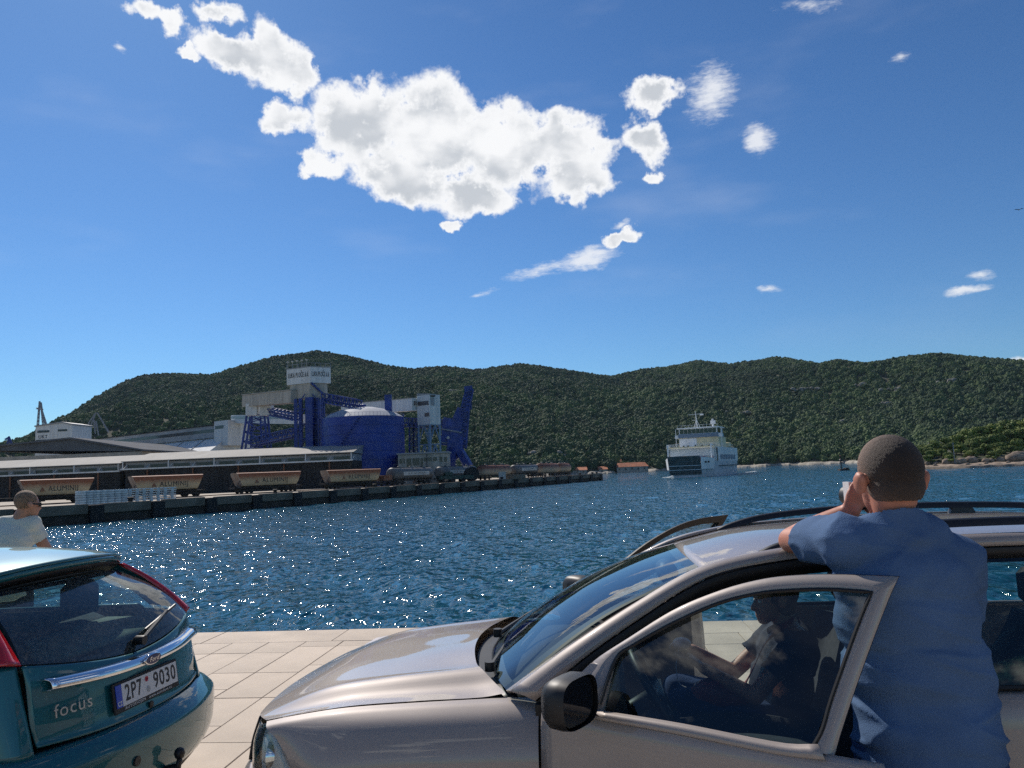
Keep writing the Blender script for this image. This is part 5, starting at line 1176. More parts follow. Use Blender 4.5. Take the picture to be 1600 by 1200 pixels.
    for sg in (-1, 1):
        A = [(u, sg * v, w) for u, v, w in inner]; Bc = [(u, sg * v, w) for u, v, w in outer]
        strip('pillar', A, Bc, P, t, 60, bulge=(-.008, sg * .012, .012), solid=.012, flip=sg > 0)
        C1 = [(u + .03, sg * (v - .035), w - .05) for u, v, w in outer]; strip('door_seal', Bc, C1, M['seal'], t, 50, solid=.01)
        C2 = [(u + .05, sg * (v - .09), w - .055) for u, v, w in outer]; strip('headlining_edge', C1, C2, M['interior'], t, 40, solid=.01)
        # drip moulding on the roof edge
        m_ = MB().tube([(u, sg * (v + .002), w + .006) for u, v, w in crom([(u, v, w) for u, v, w in outer[3:]], 24)], .006, 6); m_.build('roof_moulding', M['seal'], t)
    rows = []
    for u, v, w in roofE:
        cr = .022 if u < 2.1 else .03; rows.append([(u - (.035 if u < 2.05 else 0) * (1 - abs(f) ** 2), v * f, w + cr * (1 - abs(f) ** 2.2)) for f in (-1, -.8, -.4, 0, .4, .8, 1)])
    patch('roof', rows, P, t, 40, 30, solid=.01, flip=True)
    rows2 = [[(p[0], p[1] * .96, p[2] - .035) for p in r] for r in rows]; patch('headlining', rows2, M['parcel'], t, 16, 14, solid=.004)
    # ---------- roof rails
    for sg in (-1, 1):
        c = crom([(2.235, sg * .535, 1.405), (2.30, sg * .535, 1.432), (2.45, sg * .537, 1.468), (2.7, sg * .54, 1.492), (3.0, sg * .542, 1.502), (3.4, sg * .54, 1.499), (3.75, sg * .53, 1.482), (3.95, sg * .52, 1.452), (4.03, sg * .515, 1.42)], 40)
        m_ = MB(); A = []
        for q in c: A.append([(q[0], q[1] - .022, q[2] - .016), (q[0], q[1] - .014, q[2] + .008), (q[0], q[1], q[2] + .014), (q[0], q[1] + .014, q[2] + .008), (q[0], q[1] + .022, q[2] - .016)])
        m_.grid(A, closed=True); rl = m_.build('roof_rail', M['rail_black'], t, smooth=True, angle=50)
        for u in (3.42, 3.92):
            w0 = interp(u, [2.02, 2.5, 3, 3.5, 4.0], [1.375, 1.435, 1.456, 1.450, 1.42]); MB().hexa([(u - .075, sg * .54 - .02, w0 - .02), (u + .075, sg * .54 - .02, w0 - .02), (u + .075, sg * .54 + .02, w0 - .02), (u - .075, sg * .54 + .02, w0 - .02)], [(u - .045, sg * .54 - .018, 1.485), (u + .045, sg * .54 - .018, 1.485), (u + .045, sg * .54 + .018, 1.485), (u - .045, sg * .54 + .018, 1.485)]).build('rail_foot', M['rail_black'], rl)
    # ---------- body sides behind the front doors
    for sg in (-1, 1):
        st = [2.58, 2.9, 3.2, 3.46]
        def side(name, st, wl=None):
            rows = [[(u, sg * v, w if wl is None or w > .7 else max(w, wl(u))) for u in st] for v, w in ((.800, .985), (.835, .955), (.855, .86), (.868, .66), (.866, .45), (.83, .24))]
            return patch(name, rows, P, t, 20, 20, flip=sg < 0)
        rd = side('rear_door', st); MB().hexa([(3.25, sg * .862, .80), (3.40, sg * .862, .80), (3.40, sg * .862, .835), (3.25, sg * .862, .835)], [(3.26, sg * .90, .805), (3.39, sg * .90, .805), (3.39, sg * .90, .83), (3.26, sg * .90, .83)]).build('handle', P, rd)
        arch = lambda u: .31 + math.sqrt(max(0, .37 ** 2 - (u - 3.45) ** 2)) if abs(u - 3.45) < .37 else .24
        side('quarter_panel', [3.47, 3.6, 3.8, 4.0, 4.2, 4.30], arch)
        # rear side windows
        def wv(w): return .80 - .52 * (w - .985)
        gl = [[(u, sg * wv(w), w) for u, w in ((2.62, .99), (3.0, .995), (3.40, 1.0))], [(u, sg * wv(w), w) for u, w in ((2.64, 1.2), (3.0, 1.2), (3.40, 1.2))], [(u, sg * wv(w), w) for u, w in ((2.66, 1.37), (3.0, 1.383), (3.38, 1.378))]]
        patch('rear_door_glass', gl, M['car_glass'], t, 8, 10, solid=0)
        gl = [[(u, sg * (wv(w)), w) for u, w in ((3.50, 1.0), (3.75, 1.01), (4.02, 1.04))], [(u, sg * (wv(w)), w) for u, w in ((3.49, 1.2), (3.7, 1.2), (3.92, 1.2))], [(u, sg * (wv(w)), w) for u, w in ((3.47, 1.37), (3.65, 1.365), (3.83, 1.35))]]
        patch('quarter_glass', gl, M['car_glass'], t, 8, 8, solid=0)
        def frame_bar(name, pts, wd, mat): strip(name, [(u - wd / 2, sg * (wv(w) + .006), w) for u, w in pts], [(u + wd / 2, sg * (wv(w) + .006), w) for u, w in pts], mat, t, 12, solid=.02, flip=sg > 0)
        frame_bar('b_pillar', [(2.575, .97), (2.60, 1.2), (2.615, 1.40)], .10, M['seal']); frame_bar('c_pillar', [(3.45, .985), (3.44, 1.2), (3.42, 1.40)], .10, M['seal']); frame_bar('d_pillar', [(4.12, 1.02), (4.02, 1.2), (3.90, 1.385)], .18, P)
        strip('window_frame', [(2.58, sg * (wv(1.372) + .008), 1.372), (3.0, sg * (wv(1.384) + .008), 1.384), (3.45, sg * (wv(1.378) + .008), 1.378)], [(2.58, sg * (wv(1.40) + .012), 1.40), (3.0, sg * (wv(1.414) + .012), 1.416), (3.45, sg * (wv(1.405) + .012), 1.408)], P, t, 16, solid=.02, flip=sg > 0)
        MB().tube([(2.58, sg * .803, .99), (3.0, sg * .803, .993), (3.46, sg * .80, .998)], .009, 6).build('belt_seal', M['seal'], t)
        MB().box(1.40, 1.50, sg * .70 - .10, sg * .70 + .10, .22, .95).build('hinge_pillar', M['seal'], t)
        MB().box(1.3, 3.2, sg * .78 - .06, sg * .78 + .06, .16, .26).build('sill', P, t, bevel=.02)
        for u in (.88, 3.45): wheel(t, u, sg * .74, .31, .2, sg)
    # ---------- tail
    vv = [-.83, -.6, -.3, 0, .3, .6, .83]
    rows = [[(4.33 + .07 * (1 - (v / .83) ** 2) + du, v * f, w) for v in vv] for w, du, f in ((.24, -.04, 1), (.45, .03, 1), (.6, .03, 1), (.66, -.02, 1), (.85, -.03, .99), (1.0, -.07, .97))]
    patch('tailgate', rows, P, t, 20, 24, flip=False)
    rows = [[(4.30 + .06 * (1 - (v / .83) ** 2) - (w - 1.0) * .72, v * (.95 - (w - 1.0) * .75), w) for v in vv] for w in (1.0, 1.2, 1.41)]
    patch('tailgate_glass', rows, M['car_glass'], t, 10, 14, solid=0)
    for sg in (-1, 1): MB().hexa([(4.20, sg * .80, .72), (4.31, sg * .70, .72), (4.33, sg * .83, .72), (4.2, sg * .86, .72)], [(4.08, sg * .78, 1.02), (4.24, sg * .66, 1.02), (4.25, sg * .78, 1.02), (4.1, sg * .81, 1.02)]).build('tail_light', M['lamp_red'], t)
    # ---------- inside
    MB().box(.9, 4.2, -.80, .80, .17, .24).build('floor', M['interior'], t)
    rows = [[(1.24, v, .90) for v in (-.64, 0, .64)], [(1.45, v, .935) for v in (-.68, 0, .68)], [(1.62, v, .92) for v in (-.72, 0, .72)], [(1.70, v, .82) for v in (-.72, 0, .72)], [(1.66, v, .60) for v in (-.72, 0, .72)]]
    patch('dashboard', rows, M['interior'], t, 20, 8, solid=.02)
    MB().box(1.10, 1.25, -.66, .66, .24, .88).build('bulkhead', M['interior'], t)
    MB().box(1.6, 2.6, -.1, .1, .24, .46).build('centre_console', M['interior'], t, bevel=.03)
    sw = MB(); c = Vector((1.84, -.36, .86)); n_ = Vector((.87, 0, .5)); u_ = Vector((-.5, 0, .87)); ring = [c + (u_ * math.cos(a) + Vector((0, 1, 0)) * math.sin(a)) * .185 for a in np.linspace(0, 2 * math.pi, 37)]
    sw.tube(ring, .016, 8, cap=False).bar(c - Vector((0, .18, 0)), c + Vector((0, .18, 0)), .05, .02).bar(c, c - u_ * .18, .06, .02).tube([c, c - n_ * .25], .035, 8); sw.build('steering_wheel', K, t, smooth=True)
    seat(t, 2.45, -.36); seat(t, 2.45, .36); seat(t, 3.35, 0, w=1.25, head=False)
    for y in (-.38, .38): MB().box(3.60, 3.72, y - .11, y + .11, 1.03, 1.20).build('headrest', M['seat'], t, bevel=.03)
    # ---------- front doors (own origin at the hinge so they can swing)
    def door(sg, ang, sz=1.0):
        hx, hy = 1.42, sg * .86
        def dv(w): return sg * ((.84 - .86) - .52 * max(w - .95, 0))
        st = [0, .25, .5, .75, .95, 1.10]
        rows = []
        for v, w in ((-.03, .962), (-.008, .93), (.0, .84), (.008, .66), (.004, .45), (-.03, .26)):
            rows.append([((u if w < .7 else u - (.0 if u < .9 else (w - .7) * .25 * (u - .9) / .2 * .6)), sg * v, w) for u in st])
        d = patch('front_door', rows, P, t, 24, 24, solid=.03, flip=sg < 0); d.location = (hx, hy, 0); d.rotation_euler = (0, 0, ang); d.scale = (1, 1, sz)
        # window frame ring
        out = [(.09, 1.035), (.152, 1.103), (.261, 1.177), (.417, 1.276), (.572, 1.343), (.697, 1.379), (.795, 1.394), (.914, 1.402), (1.092, 1.404), (1.064, 1.341), (.993, 1.145), (.949, 1.007), (.935, .955)]
        inn = [(.20, 1.035), (.245, 1.122), (.30, 1.165), (.42, 1.235), (.57, 1.305), (.695, 1.341), (.79, 1.355), (.91, 1.364), (1.025, 1.363), (.997, 1.295), (.928, 1.093), (.907, 1.016), (.885, .975)]
        inn[0] = (.215, .99)
        def sm(c, segs): 
            o = []
            for s_, n in segs: o += [tuple(q) for q in crom(c[s_[0]:s_[1]], n)][:-1]
            return o + [tuple(c[-1])]
        oo = sm(out, (((0, 9), 40), ((8, 13), 16))); ii = sm(inn, (((0, 9), 40), ((8, 13), 16)))
        def pt(q, off): return (q[0], dv(q[1]) + sg * off, q[1])
        fr = MB(); R0 = [pt(q, -.022) for q in oo]; R1 = [pt(tuple(np.array(a_) * .45 + np.array(b_) * .55), .012) for a_, b_ in zip(oo, ii)]; R2 = [pt(q, .0) for q in ii]; R3 = [pt(q, -.035) for q in ii]; R4 = [pt(q, -.035) for q in oo]
        fr.grid([R0, R1, R2]); fr.build('window_frame', P, d, smooth=True)
        MB().grid([R2, R3]).grid([R3, R4]).grid([R4, R0]).build('frame_inside', M['seal'], d)
        se = MB().tube([pt(q, .004) for q in ii], .006, 6); se.build('glass_seal', M['seal'], d)
        # front quarter triangle (mirror base) and belt moulding
        MB().prism([pt(q, .002) for q in ((.02, .962), (.225, .965), (.235, 1.10), (.15, 1.098), (.09, 1.035))], (0, -sg * .02, 0)).build('mirror_base', P, d)
        strip('belt_moulding', [(u, dv(.985) + sg * .012, w) for u, w in ((.20, .975), (.5, .978), (.8, .972), (.9, .985))], [(u, dv(.95) + sg * .014, w) for u, w in ((.19, .955), (.5, .953), (.8, .948), (.92, .955))], P, d, 16, solid=.012, flip=sg < 0)
        gl = [[pt((u, w), -.012) for u, w in zip((.20, .35, .5, .7, .88), (.965,) * 5)], [pt(q, -.012) for q in ((.205, 1.02), (.34, 1.04), (.5, 1.06), (.72, 1.08), (.92, 1.09))], [pt(q, -.012) for q in ((.235, 1.10), (.36, 1.16), (.53, 1.21), (.75, 1.24), (.97, 1.25))], [pt(q, -.012) for q in ((.27, 1.15), (.42, 1.242), (.6, 1.322), (.8, 1.358), (1.02, 1.362))]]
        patch('door_glass', gl, M['car_glass'], d, 14, 16, solid=0)
        MB().grid([[(u, sg * (-.075), w) for u in (.03, .5, .93)] for w in (.30, .6, .90)] + [[(u, sg * (-.05), .955) for u in (.03, .5, .93)]]).build('door_trim', M['interior'], d)
        MB().box(.25, .7, min(sg * -.14, sg * -.075), max(sg * -.14, sg * -.075), .66, .72).build('armrest', M['interior'], d, bevel=.015)
        MB().hexa([(.78, sg * .004, .80), (.93, sg * .004, .80), (.93, sg * .004, .835), (.78, sg * .004, .835)], [(.79, sg * .04, .805), (.92, sg * .04, .805), (.92, sg * .04, .83), (.79, sg * .04, .83)]).build('handle', P, d)
        # door mirror: rounded housing with glass facing back
        rows = []
        for x, s_ in ((.115, .35), (.13, .78), (.165, .98), (.205, 1.0), (.23, .96)):
            rows.append([(x + .03 * (1 - s_), sg * (.10 + s_ * .105 * np.sign(math.cos(a)) * abs(math.cos(a)) ** .6), 1.033 + s_ * .078 * np.sign(math.sin(a)) * abs(math.sin(a)) ** .6) for a in np.linspace(0, 2 * math.pi, 25)[:-1]])
        mm = MB().grid([[tuple(map(float, q)) for q in r] for r in rows], closed=True).poly([tuple(map(float, q)) for q in reversed(rows[0])]).build('door_mirror', K, d, smooth=True, angle=60, weld=True)
        MB().poly([tuple(map(float, (q[0] - .012, sg * .10 + (q[1] - sg * .10) * .9, 1.033 + (q[2] - 1.033) * .9))) for q in rows[-1]]).build('mirror_glass', mk_mat('dark mirror glass', (0.01, 0.011, 0.013), .06), mm)
        MB().bar((.16, sg * -.02, .985), (.17, sg * .05, 1.0), .07, .05).build('mirror_arm', K, mm)
        return d
    door(-1, -R(30)); door(1, R(42), 1.02)
    return t
grey_car()

FY = R(8.5); FO = Vector((-1.873, 4.185, 0))
def green_car():
    c0 = (at_z(172.2, 1093, .70) + at_z(268.2, 1050.5, .70)) / 2
    org = c0 + Vector((math.cos(FY), -math.sin(FY), 0)) * .13; org.z = 0
    t = thing('hatchback_car', 'dark teal hatchback seen from behind with chrome tailgate strip', 'car', org, math.pi - FY)
    P, K = M['teal_paint'], M['trim']
    sym = lambda f: [-x for x in f] + [x for x in reversed(f)]
    V7 = [.66, .58, .42, .22]; VV = V7 + [0] + [-v for v in reversed(V7)]
    def cu(v, k=.12, p=2.6): return k * abs(v / .66) ** p
    # ---------- tailgate lower panel
    lev = [(.575, .085), (.62, .10), (.70, .115), (.78, .128), (.84, .145), (.875, .165)]
    rows = []
    for w, u in lev: rows.append([(u + cu(v), v * (1.0 if w > .62 else .98), w + (.085 * (abs(v) / .66) ** 1.6 if w > .86 else .05 * (abs(v) / .66) ** 1.6 if w > .82 else .03 * (abs(v) / .66) ** 2 if w < .6 else 0)) for v in VV])
    tg = patch('tailgate', rows, P, t, 24, 40)
    # ---------- glass
    gb = [(.165 + cu(v) + .005, v, .882 + .085 * (abs(v) / .66) ** 1.6) for v in VV]
    gt = [(.575 + .10 * (abs(v) / .66) ** 2, v * .80, 1.272 - .018 * (abs(v) / .66) ** 2) for v in VV]
    rows = []
    for f in (0, .3, .6, 1): rows.append([tuple(np.array(a_) * (1 - f) + np.array(b_) * f + np.array((-.03, 0, .02)) * math.sin(f * math.pi)) for a_, b_ in zip(gb, gt)])
    hg = patch('hatch_glass', rows, M['dusty_glass'], t, 20, 40, solid=0)
    S = surf(rows, 20, 40); off = np.array((.012, 0, -.006))
    for (i0, i1, j0, j1) in ((0, 2, 0, 40), (18, 20, 0, 40), (0, 20, 0, 4), (0, 20, 36, 40)):
        MB().grid([[tuple(S[i, j] + off) for j in range(j0, j1)] for i in range(i0, i1)]).build('glass_border', M['seal'], hg, smooth=True)
    # ---------- roof and spoiler
    Vr = [.62, .50, .3, 0, -.3, -.50, -.62]
    def roof_row(u, wc, hw_, drop=.055, back=0): return [(u + back * (abs(v) / .62) ** 2, v / .62 * hw_, wc - drop * (abs(v) / .62) ** 2.4) for v in Vr]
    rows = [roof_row(.52, 1.366, .56, .05, .15), roof_row(.75, 1.395, .575, .05, .04), roof_row(1.2, 1.425, .59), roof_row(1.8, 1.43, .59), roof_row(2.25, 1.40, .57), roof_row(2.45, 1.372, .55)]
    patch('roof', rows, P, t, 30, 24, flip=True)
    MB().tube([tuple(q) for q in crom([(.745 + .10 * (abs(v) / .62) ** 2, v / .62 * .565, 1.397 - .05 * (abs(v) / .62) ** 2.4) for v in Vr], 30)], .004, 5).build('spoiler_joint', M['seal'], t)
    # spoiler lip underside
    A = roof_row(.52, 1.366, .56, .05, .15); B1 = [(p[0] + .005, p[1], p[2] - .03) for p in A]; B2 = [(p[0] + .075, p[1] * .94, p[2] - .075) for p in A]; B3 = [(q[0] + .01, q[1], q[2] + .015) for q in gt[::1]]
    strip('spoiler_edge', A, B1, P, t, 30, solid=.004); strip('spoiler_underside', B1, B2, M['seal'], t, 30, solid=.004)
    strip('spoiler_recess', B2, [(p[0] + .09, p[1] * .94, p[2] - .10) for p in A], M['seal'], t, 30, solid=.004)
    rows = [[(p[0] + .028 + dd, p[1] * .34, p[2] - .035 - zz) for p in A] for dd, zz in ((0, 0), (.026, .034))]
    patch('brake_light', rows, mk_mat('smoked red lens', (0.10, 0.022, 0.018), .2), t, 4, 16, solid=-.01)
    # ---------- chrome strip, badge, plate, letters
    rows = [[(u_ + cu(v), v, w) for v in (.60, .3, 0, -.3, -.60)] for u_, w in ((.122, .806), (.084, .816), (.096, .854), (.140, .864))]
    for r_ in rows:
        for k, v in enumerate((.60, .3, 0, -.3, -.60)): r_[k] = (r_[k][0], r_[k][1], r_[k][2] + .03 * (abs(v) / .66) ** 1.8)
    patch('chrome_strip', rows, M['chrome'], t, 10, 30, solid=.006)
    bx = MB().lathe([(.0, 0), (.066, .0), (.070, -.008), (.060, -.014), (.0, -.014)], 28, (.082, .0, .838), 'x', cap=False)
    bx.v = [(x, y * 1.05, .838 + (z - .838) * .46) for x, y, z in bx.v]; bd = bx.build('badge', M['chrome'], t, smooth=True)
    bx = MB().lathe([(.0, -.0160), (.060, -.0150)], 28, (.082, .0, .838), 'x', cap=False); bx.v = [(x, y * 1.05, .838 + (z - .838) * .42) for x, y, z in bx.v]; bx.build('badge_field', mk_mat('badge blue', (0.01, 0.02, 0.10), .25), bd)
    def rear_mtx(u, v, w, tilt=.15): return frame((u, v, w), (0, -1, 0), (tilt, 0, 1))
    text('badge_lettering', 'Ford', .034, M['chrome'], bd, rear_mtx(.0645, 0, .8375, 0), .0006, width=.080, shear=.25)
    # number plate
    pm = mk_mat('plate white', (0.62, 0.63, 0.62), .35)
    pl = MB().box(-.275, .275, -.075, .075, -.012, .0).build('plate_holder', M['seal'], t, bevel=.004); pl.matrix_local = rear_mtx(.10, 0, .70)
    MB().box(-.215, .26, -.048, .062, .0005, .004).build('number_plate', pm, pl)
    MB().box(-.26, -.2155, -.048, .062, .0005, .004).build('country_band', mk_mat('plate blue', (0.02, 0.06, 0.42), .35), pl)
    I = Matrix.Translation
    text('plate_lettering', '2P7', .112, M['black_ink'], pl, I((-.125, .007, .0045)), .0006, width=.135, offset=.0015); text('plate_lettering', '9030', .112, M['black_ink'], pl, I((.145, .007, .0045)), .0006, width=.20, offset=.0015)
    text('plate_lettering', 'CZ', .030, pm, pl, I((-.238, -.030, .0045)), .0006, width=.034, offset=.0008)
    MB().lathe([(.014, .004), (.014, .0062), (.006, .0064), (.006, .004)], 12, (-.012, .036, 0)).build('plate_sticker', M['lamp_red'], pl); MB().lathe([(.015, .004), (.015, .0062)], 12, (-.005, -.018, 0)).build('plate_sticker', mk_mat('plate seal grey', (.35, .36, .36), .5), pl)
    text('holder_lettering', 'AUTODOJEM   www.autodum.cz', .020, pm, pl, I((0, -.061, .001)), .0004, width=.40)
    M['badge_grey'] = mk_mat('badge silver', (0.45, 0.48, 0.48), .3, metal=.8)
    text('model_lettering', 'focus', .085, M['badge_grey'], t, rear_mtx(.095 + cu(.50), .49, .735, .1) @ Matrix.Rotation(R(-17), 4, 'Y'), .002, width=.19)
    lk = MB().lathe([(.018, 0), (.018, -.006), (.010, -.008)], 16, (.088, -.01, .60), 'x').build('key_lock', K, t)
    # ---------- rear bumper
    def bump_row(w, u, hw_=.80, k=.21): return [(u + k * abs(f) ** 2.2, f * hw_, w) for f in (1.0, .9, .75, .5, .25, 0, -.25, -.5, -.75, -.9, -1.0)]
    rows = [bump_row(.566, .085, .79), bump_row(.545, .045, .80), bump_row(.505, .006, .815), bump_row(.49, -.004, .82), bump_row(.47, -.007, .822), bump_row(.39, -.005, .825), bump_row(.31, .004, .825), bump_row(.245, .03, .82)]
    patch('rear_bumper', rows, P, t, 24, 50)
    rows = [bump_row(.252, .04, .815), bump_row(.17, .10, .79), bump_row(.15, .30, .77)]; patch('bumper_valance', rows, K, t, 6, 40)
    strip('bumper_gap', bump_row(.566, .078, .80), bump_row(.577, .11, .78), M['seal'], t, 40, solid=.004)
    MB().tube([(.25, 0, .27), (.0, 0, .27), (-.08, 0, .29), (-.085, 0, .33)], [.02, .02, .018, .014], 10).lathe([(.01, -.028), (.022, -.02), (.028, 0), (.022, .02), (.01, .028)], 16, (-.085, 0, .355)).build('tow_ball', K, t, smooth=True)
    MB().lathe([(.024, 0), (.024, -.012)], 14, (.0, .24, .40), 'x').build('parking_sensor', M['trim'], t)
    # ---------- quarters, tail lights, sides
    for sg in (-1, 1):
        cor = lambda w: [(.085 + (w - .575) * .27 + .12, .668), (.24 + (w - .57) * .3, .735), (.33 + (w - .57) * .25, .79), (.47 + (w - .57) * .1, .83), (.70, .848)]
        rows = [[(u, sg * v, w) for u, v in cor(w)] for w in (.565, .68, .80, .90, .965)]
        patch('rear_quarter', rows, P, t, 16, 24, flip=sg > 0)
        A = [(.285, sg * .665, .965), (.40, sg * .635, 1.08), (.53, sg * .59, 1.19), (.665, sg * .545, 1.275)]; Bc = [(.40, sg * .80, .985), (.50, sg * .755, 1.09), (.61, sg * .69, 1.19), (.74, sg * .60, 1.285)]
        Bc = [tuple(np.array(a_) * (1 - q) + np.array(b_) * q) for a_, b_, q in zip(A, Bc, (.8, .5, .35, .28))]
        strip('tail_light', A, Bc, M['lamp_red'], t, 24, bulge=(-.02, sg * .015, .01), solid=.01, flip=sg < 0)
        A2 = [(.74, sg * .60, 1.288), (1.2, sg * .60, 1.36), (1.9, sg * .60, 1.37), (2.40, sg * .565, 1.325), (2.8, sg * .64, 1.13), (3.15, sg * .70, .96)]
        B2 = [(.68, sg * .565, 1.318), (1.2, sg * .588, 1.372), (1.9, sg * .588, 1.378), (2.43, sg * .55, 1.338), (2.86, sg * .60, 1.13), (3.2, sg * .66, .97)]
        strip('cant_rail', A2, B2, P, t, 40, bulge=(0, sg * .008, .008), solid=.01, flip=sg < 0)
        # side glass
        strip('side_glass', [(.62, sg * .785, 1.02), (1.3, sg * .80, .985), (2.2, sg * .795, .965), (3.0, sg * .765, .945)], A2[:4] + [(2.75, sg * .64, 1.15)], M['car_glass'], t, 30, solid=0)
        strip('quarter_pillar', Bc, [(.62, sg * .792, 1.0), (.72, sg * .745, 1.10), (.86, sg * .68, 1.20), (.98, sg * .615, 1.30)], P, t, 20, solid=.01, flip=sg < 0)
        st = [.70, 1.0, 1.35, 1.9, 2.5, 3.0, 3.4, 3.75, 3.95]; vo = [.848, .852, .855, .857, .857, .853, .84, .78, .68]; tops = [.99, .985, .98, .968, .955, .945, .90, .84, .80]
        def low(u):
            for cc in (.78, 3.36):
                if abs(u - cc) < .36: return .30 + math.sqrt(.36 ** 2 - (u - cc) ** 2)
            return .22
        stf = sorted(set(st + [.85, 1.12, 1.16, 2.98, 3.05, 3.2, 3.55, 3.7])); vf = np.interp(stf, st, vo); tf = np.interp(stf, st, tops)
        rows = [[(u, sg * (v - .05), w) for u, v, w in zip(stf, vf, tf)], [(u, sg * v, w - .05) for u, v, w in zip(stf, vf, tf)], [(u, sg * (v + .006), max(.68, low(u) + .01)) for u, v in zip(stf, vf)], [(u, sg * (v - .01), low(u)) for u, v in zip(stf, vf)]]
        patch('body_side', rows, P, t, 24, 60, flip=sg > 0)
        for u in (.78, 3.36): wheel(t, u, sg * .74, .30, .19, sg)
    # front end (bonnet, windscreen, nose)
    rows = [[(2.45 + .03 * (1 - f * f), f * .55, 1.37 - .045 * f * f) for f in (-1, -.5, 0, .5, 1)], [(2.85 + .05 * (1 - f * f), f * .62, 1.17 - .04 * f * f) for f in (-1, -.5, 0, .5, 1)], [(3.2 + .08 * (1 - f * f), f * .68, .98 - .02 * f * f) for f in (-1, -.5, 0, .5, 1)]]
    patch('windscreen', rows, M['screen_glass'], t, 14, 14, solid=0)
    rows = [[(3.22 + .08 * (1 - f * f), f * .72, .96 - .02 * f * f) for f in (-1, -.5, 0, .5, 1)], [(3.6, f * .72, .90 - .03 * f * f) for f in (-1, -.5, 0, .5, 1)], [(3.95 - .1 * abs(f) ** 2, f * .68, .80 - .03 * f * f) for f in (-1, -.5, 0, .5, 1)], [(4.1 - .25 * abs(f) ** 3, f * .72, .6) for f in (-1, -.5, 0, .5, 1)], [(4.15 - .3 * abs(f) ** 3, f * .8, .4) for f in (-1, -.5, 0, .5, 1)], [(4.08 - .3 * abs(f) ** 3, f * .8, .22) for f in (-1, -.5, 0, .5, 1)]]
    patch('bonnet', rows, P, t, 30, 20)
    # ---------- wiper, interior
    m_ = MB().lathe([(.024, -.02), (.024, .03), (.012, .045)], 14, (.185, -.02, .93), 'x'); m_.v = [(x - .03, y, z) for x, y, z in m_.v]
    m_.tube([(.15, -.02, .93), (.185, -.20, .985), (.25, -.40, 1.02)], [.013, .012, .008], 8).tube([(.20, -.12, .965), (.262, -.50, 1.035)], .008, 6).build('rear_wiper', K, t, smooth=True, angle=40)
    MB().box(.4, 3.9, -.78, .78, .16, .22).build('floor', M['interior'], t)
    rows = [[(.30, v, .90 + .02 * (1 - abs(v))) for v in (-.6, 0, .6)], [(.55, v, .93) for v in (-.62, 0, .62)], [(.80, v, .93) for v in (-.62, 0, .62)]]; patch('parcel_shelf', rows, M['parcel'], t, 8, 8, solid=.02)
    def fseat(u, y, w=.5):
        rows = []
        for z, f in ((.40, 0), (.6, .3), (.8, .65), (.98, 1)):
            xx = u - .20 * f; rows.append([(xx + .05, y - w / 2, z), (xx, y, z), (xx + .05, y + w / 2, z)])
        patch('seat_back', rows, M['seat'], t, 10, 8, solid=.12); MB().box(u, u + .5, y - w / 2, y + w / 2, .25, .46).build('seat', M['seat'], t, bevel=.04)
    fseat(1.05, 0, 1.25); fseat(2.05, .36); fseat(2.05, -.36)
    for u, y in ((1.82, .36), (1.82, -.36), (.84, .42), (.84, -.42)): MB().box(u - .06, u + .06, y - .13, y + .13, 1.0, 1.20).build('headrest', M['seat'], t, bevel=.04)
    MB().box(2.9, 3.2, -.72, .72, .6, .94).build('dashboard', M['interior'], t, bevel=.04)
    # far side front door standing open
    d = MB().box(0, .04, -1.05, 0, .28, .95).build('front_door', P, t, bevel=.015); d.location = (3.0, -.86, 0); d.rotation_euler = (0, 0, R(-35))
    d.data.transform(Matrix.Rotation(0, 4, 'Z'))
    for p_ in d.data.vertices: x, y, z = p_.co; p_.co = (y, -x, z)
    fr = [(-.08, .95), (-.62, 1.36), (-1.03, 1.40), (-1.04, .95)]
    MB().tube([(x, .03 - .3 * (z - .95), z) for x, z in fr], .022, 6).build('window_frame', M['seal'], d); MB().poly([(x, .03 - .3 * (z - .95), z) for x, z in fr]).build('door_glass', M['car_glass'], d)
    return t
green_car()
# ------------------------------------------------------------------ people
M['skin'] = mk_mat('fair skin', (0.46, 0.23, 0.15), .55, var=.10, vscale=14, bump=.08, bscale=120)  # even warm skin tone, slightly mottled
M['skin_red'] = mk_mat('reddened skin', (0.48, 0.19, 0.12), .55, var=.12, vscale=14)
M['hair_dark'] = mk_mat('short dark brown hair', (0.045, 0.030, 0.022), .75, color2=(0.085, 0.062, 0.048), vscale=60, bump=.5, bscale=420, detail=8)
M['hair_fair'] = mk_mat('cropped fair brown hair', (0.26, 0.165, 0.105), .75, var=.3, vscale=50, bump=.6, bscale=300)
M['shirt_blue'] = mk_mat('cobalt blue cotton', (0.080, 0.140, 0.255), .9, spec=.2, var=.10, vscale=5, bump=.25, bscale=260)
M['jeans'] = mk_mat('blue denim', (0.030, 0.055, 0.13), .9, spec=.2, var=.25, vscale=7, bump=.4, bscale=320)
M['shirt_white'] = mk_mat('pale cotton', (0.66, 0.66, 0.58), .9, spec=.2, var=.06, vscale=4, bump=.2, bscale=200)
M['shirt_navy'] = mk_mat('navy cotton', (0.030, 0.036, 0.055), .9, spec=.2, var=.15, vscale=5, bump=.2, bscale=200)
M['maroon'] = mk_mat('maroon leather', (0.19, 0.025, 0.035), .4, var=.2, vscale=6)
M['white_cloth'] = mk_mat('white cloth', (0.75, 0.74, 0.72), .8)
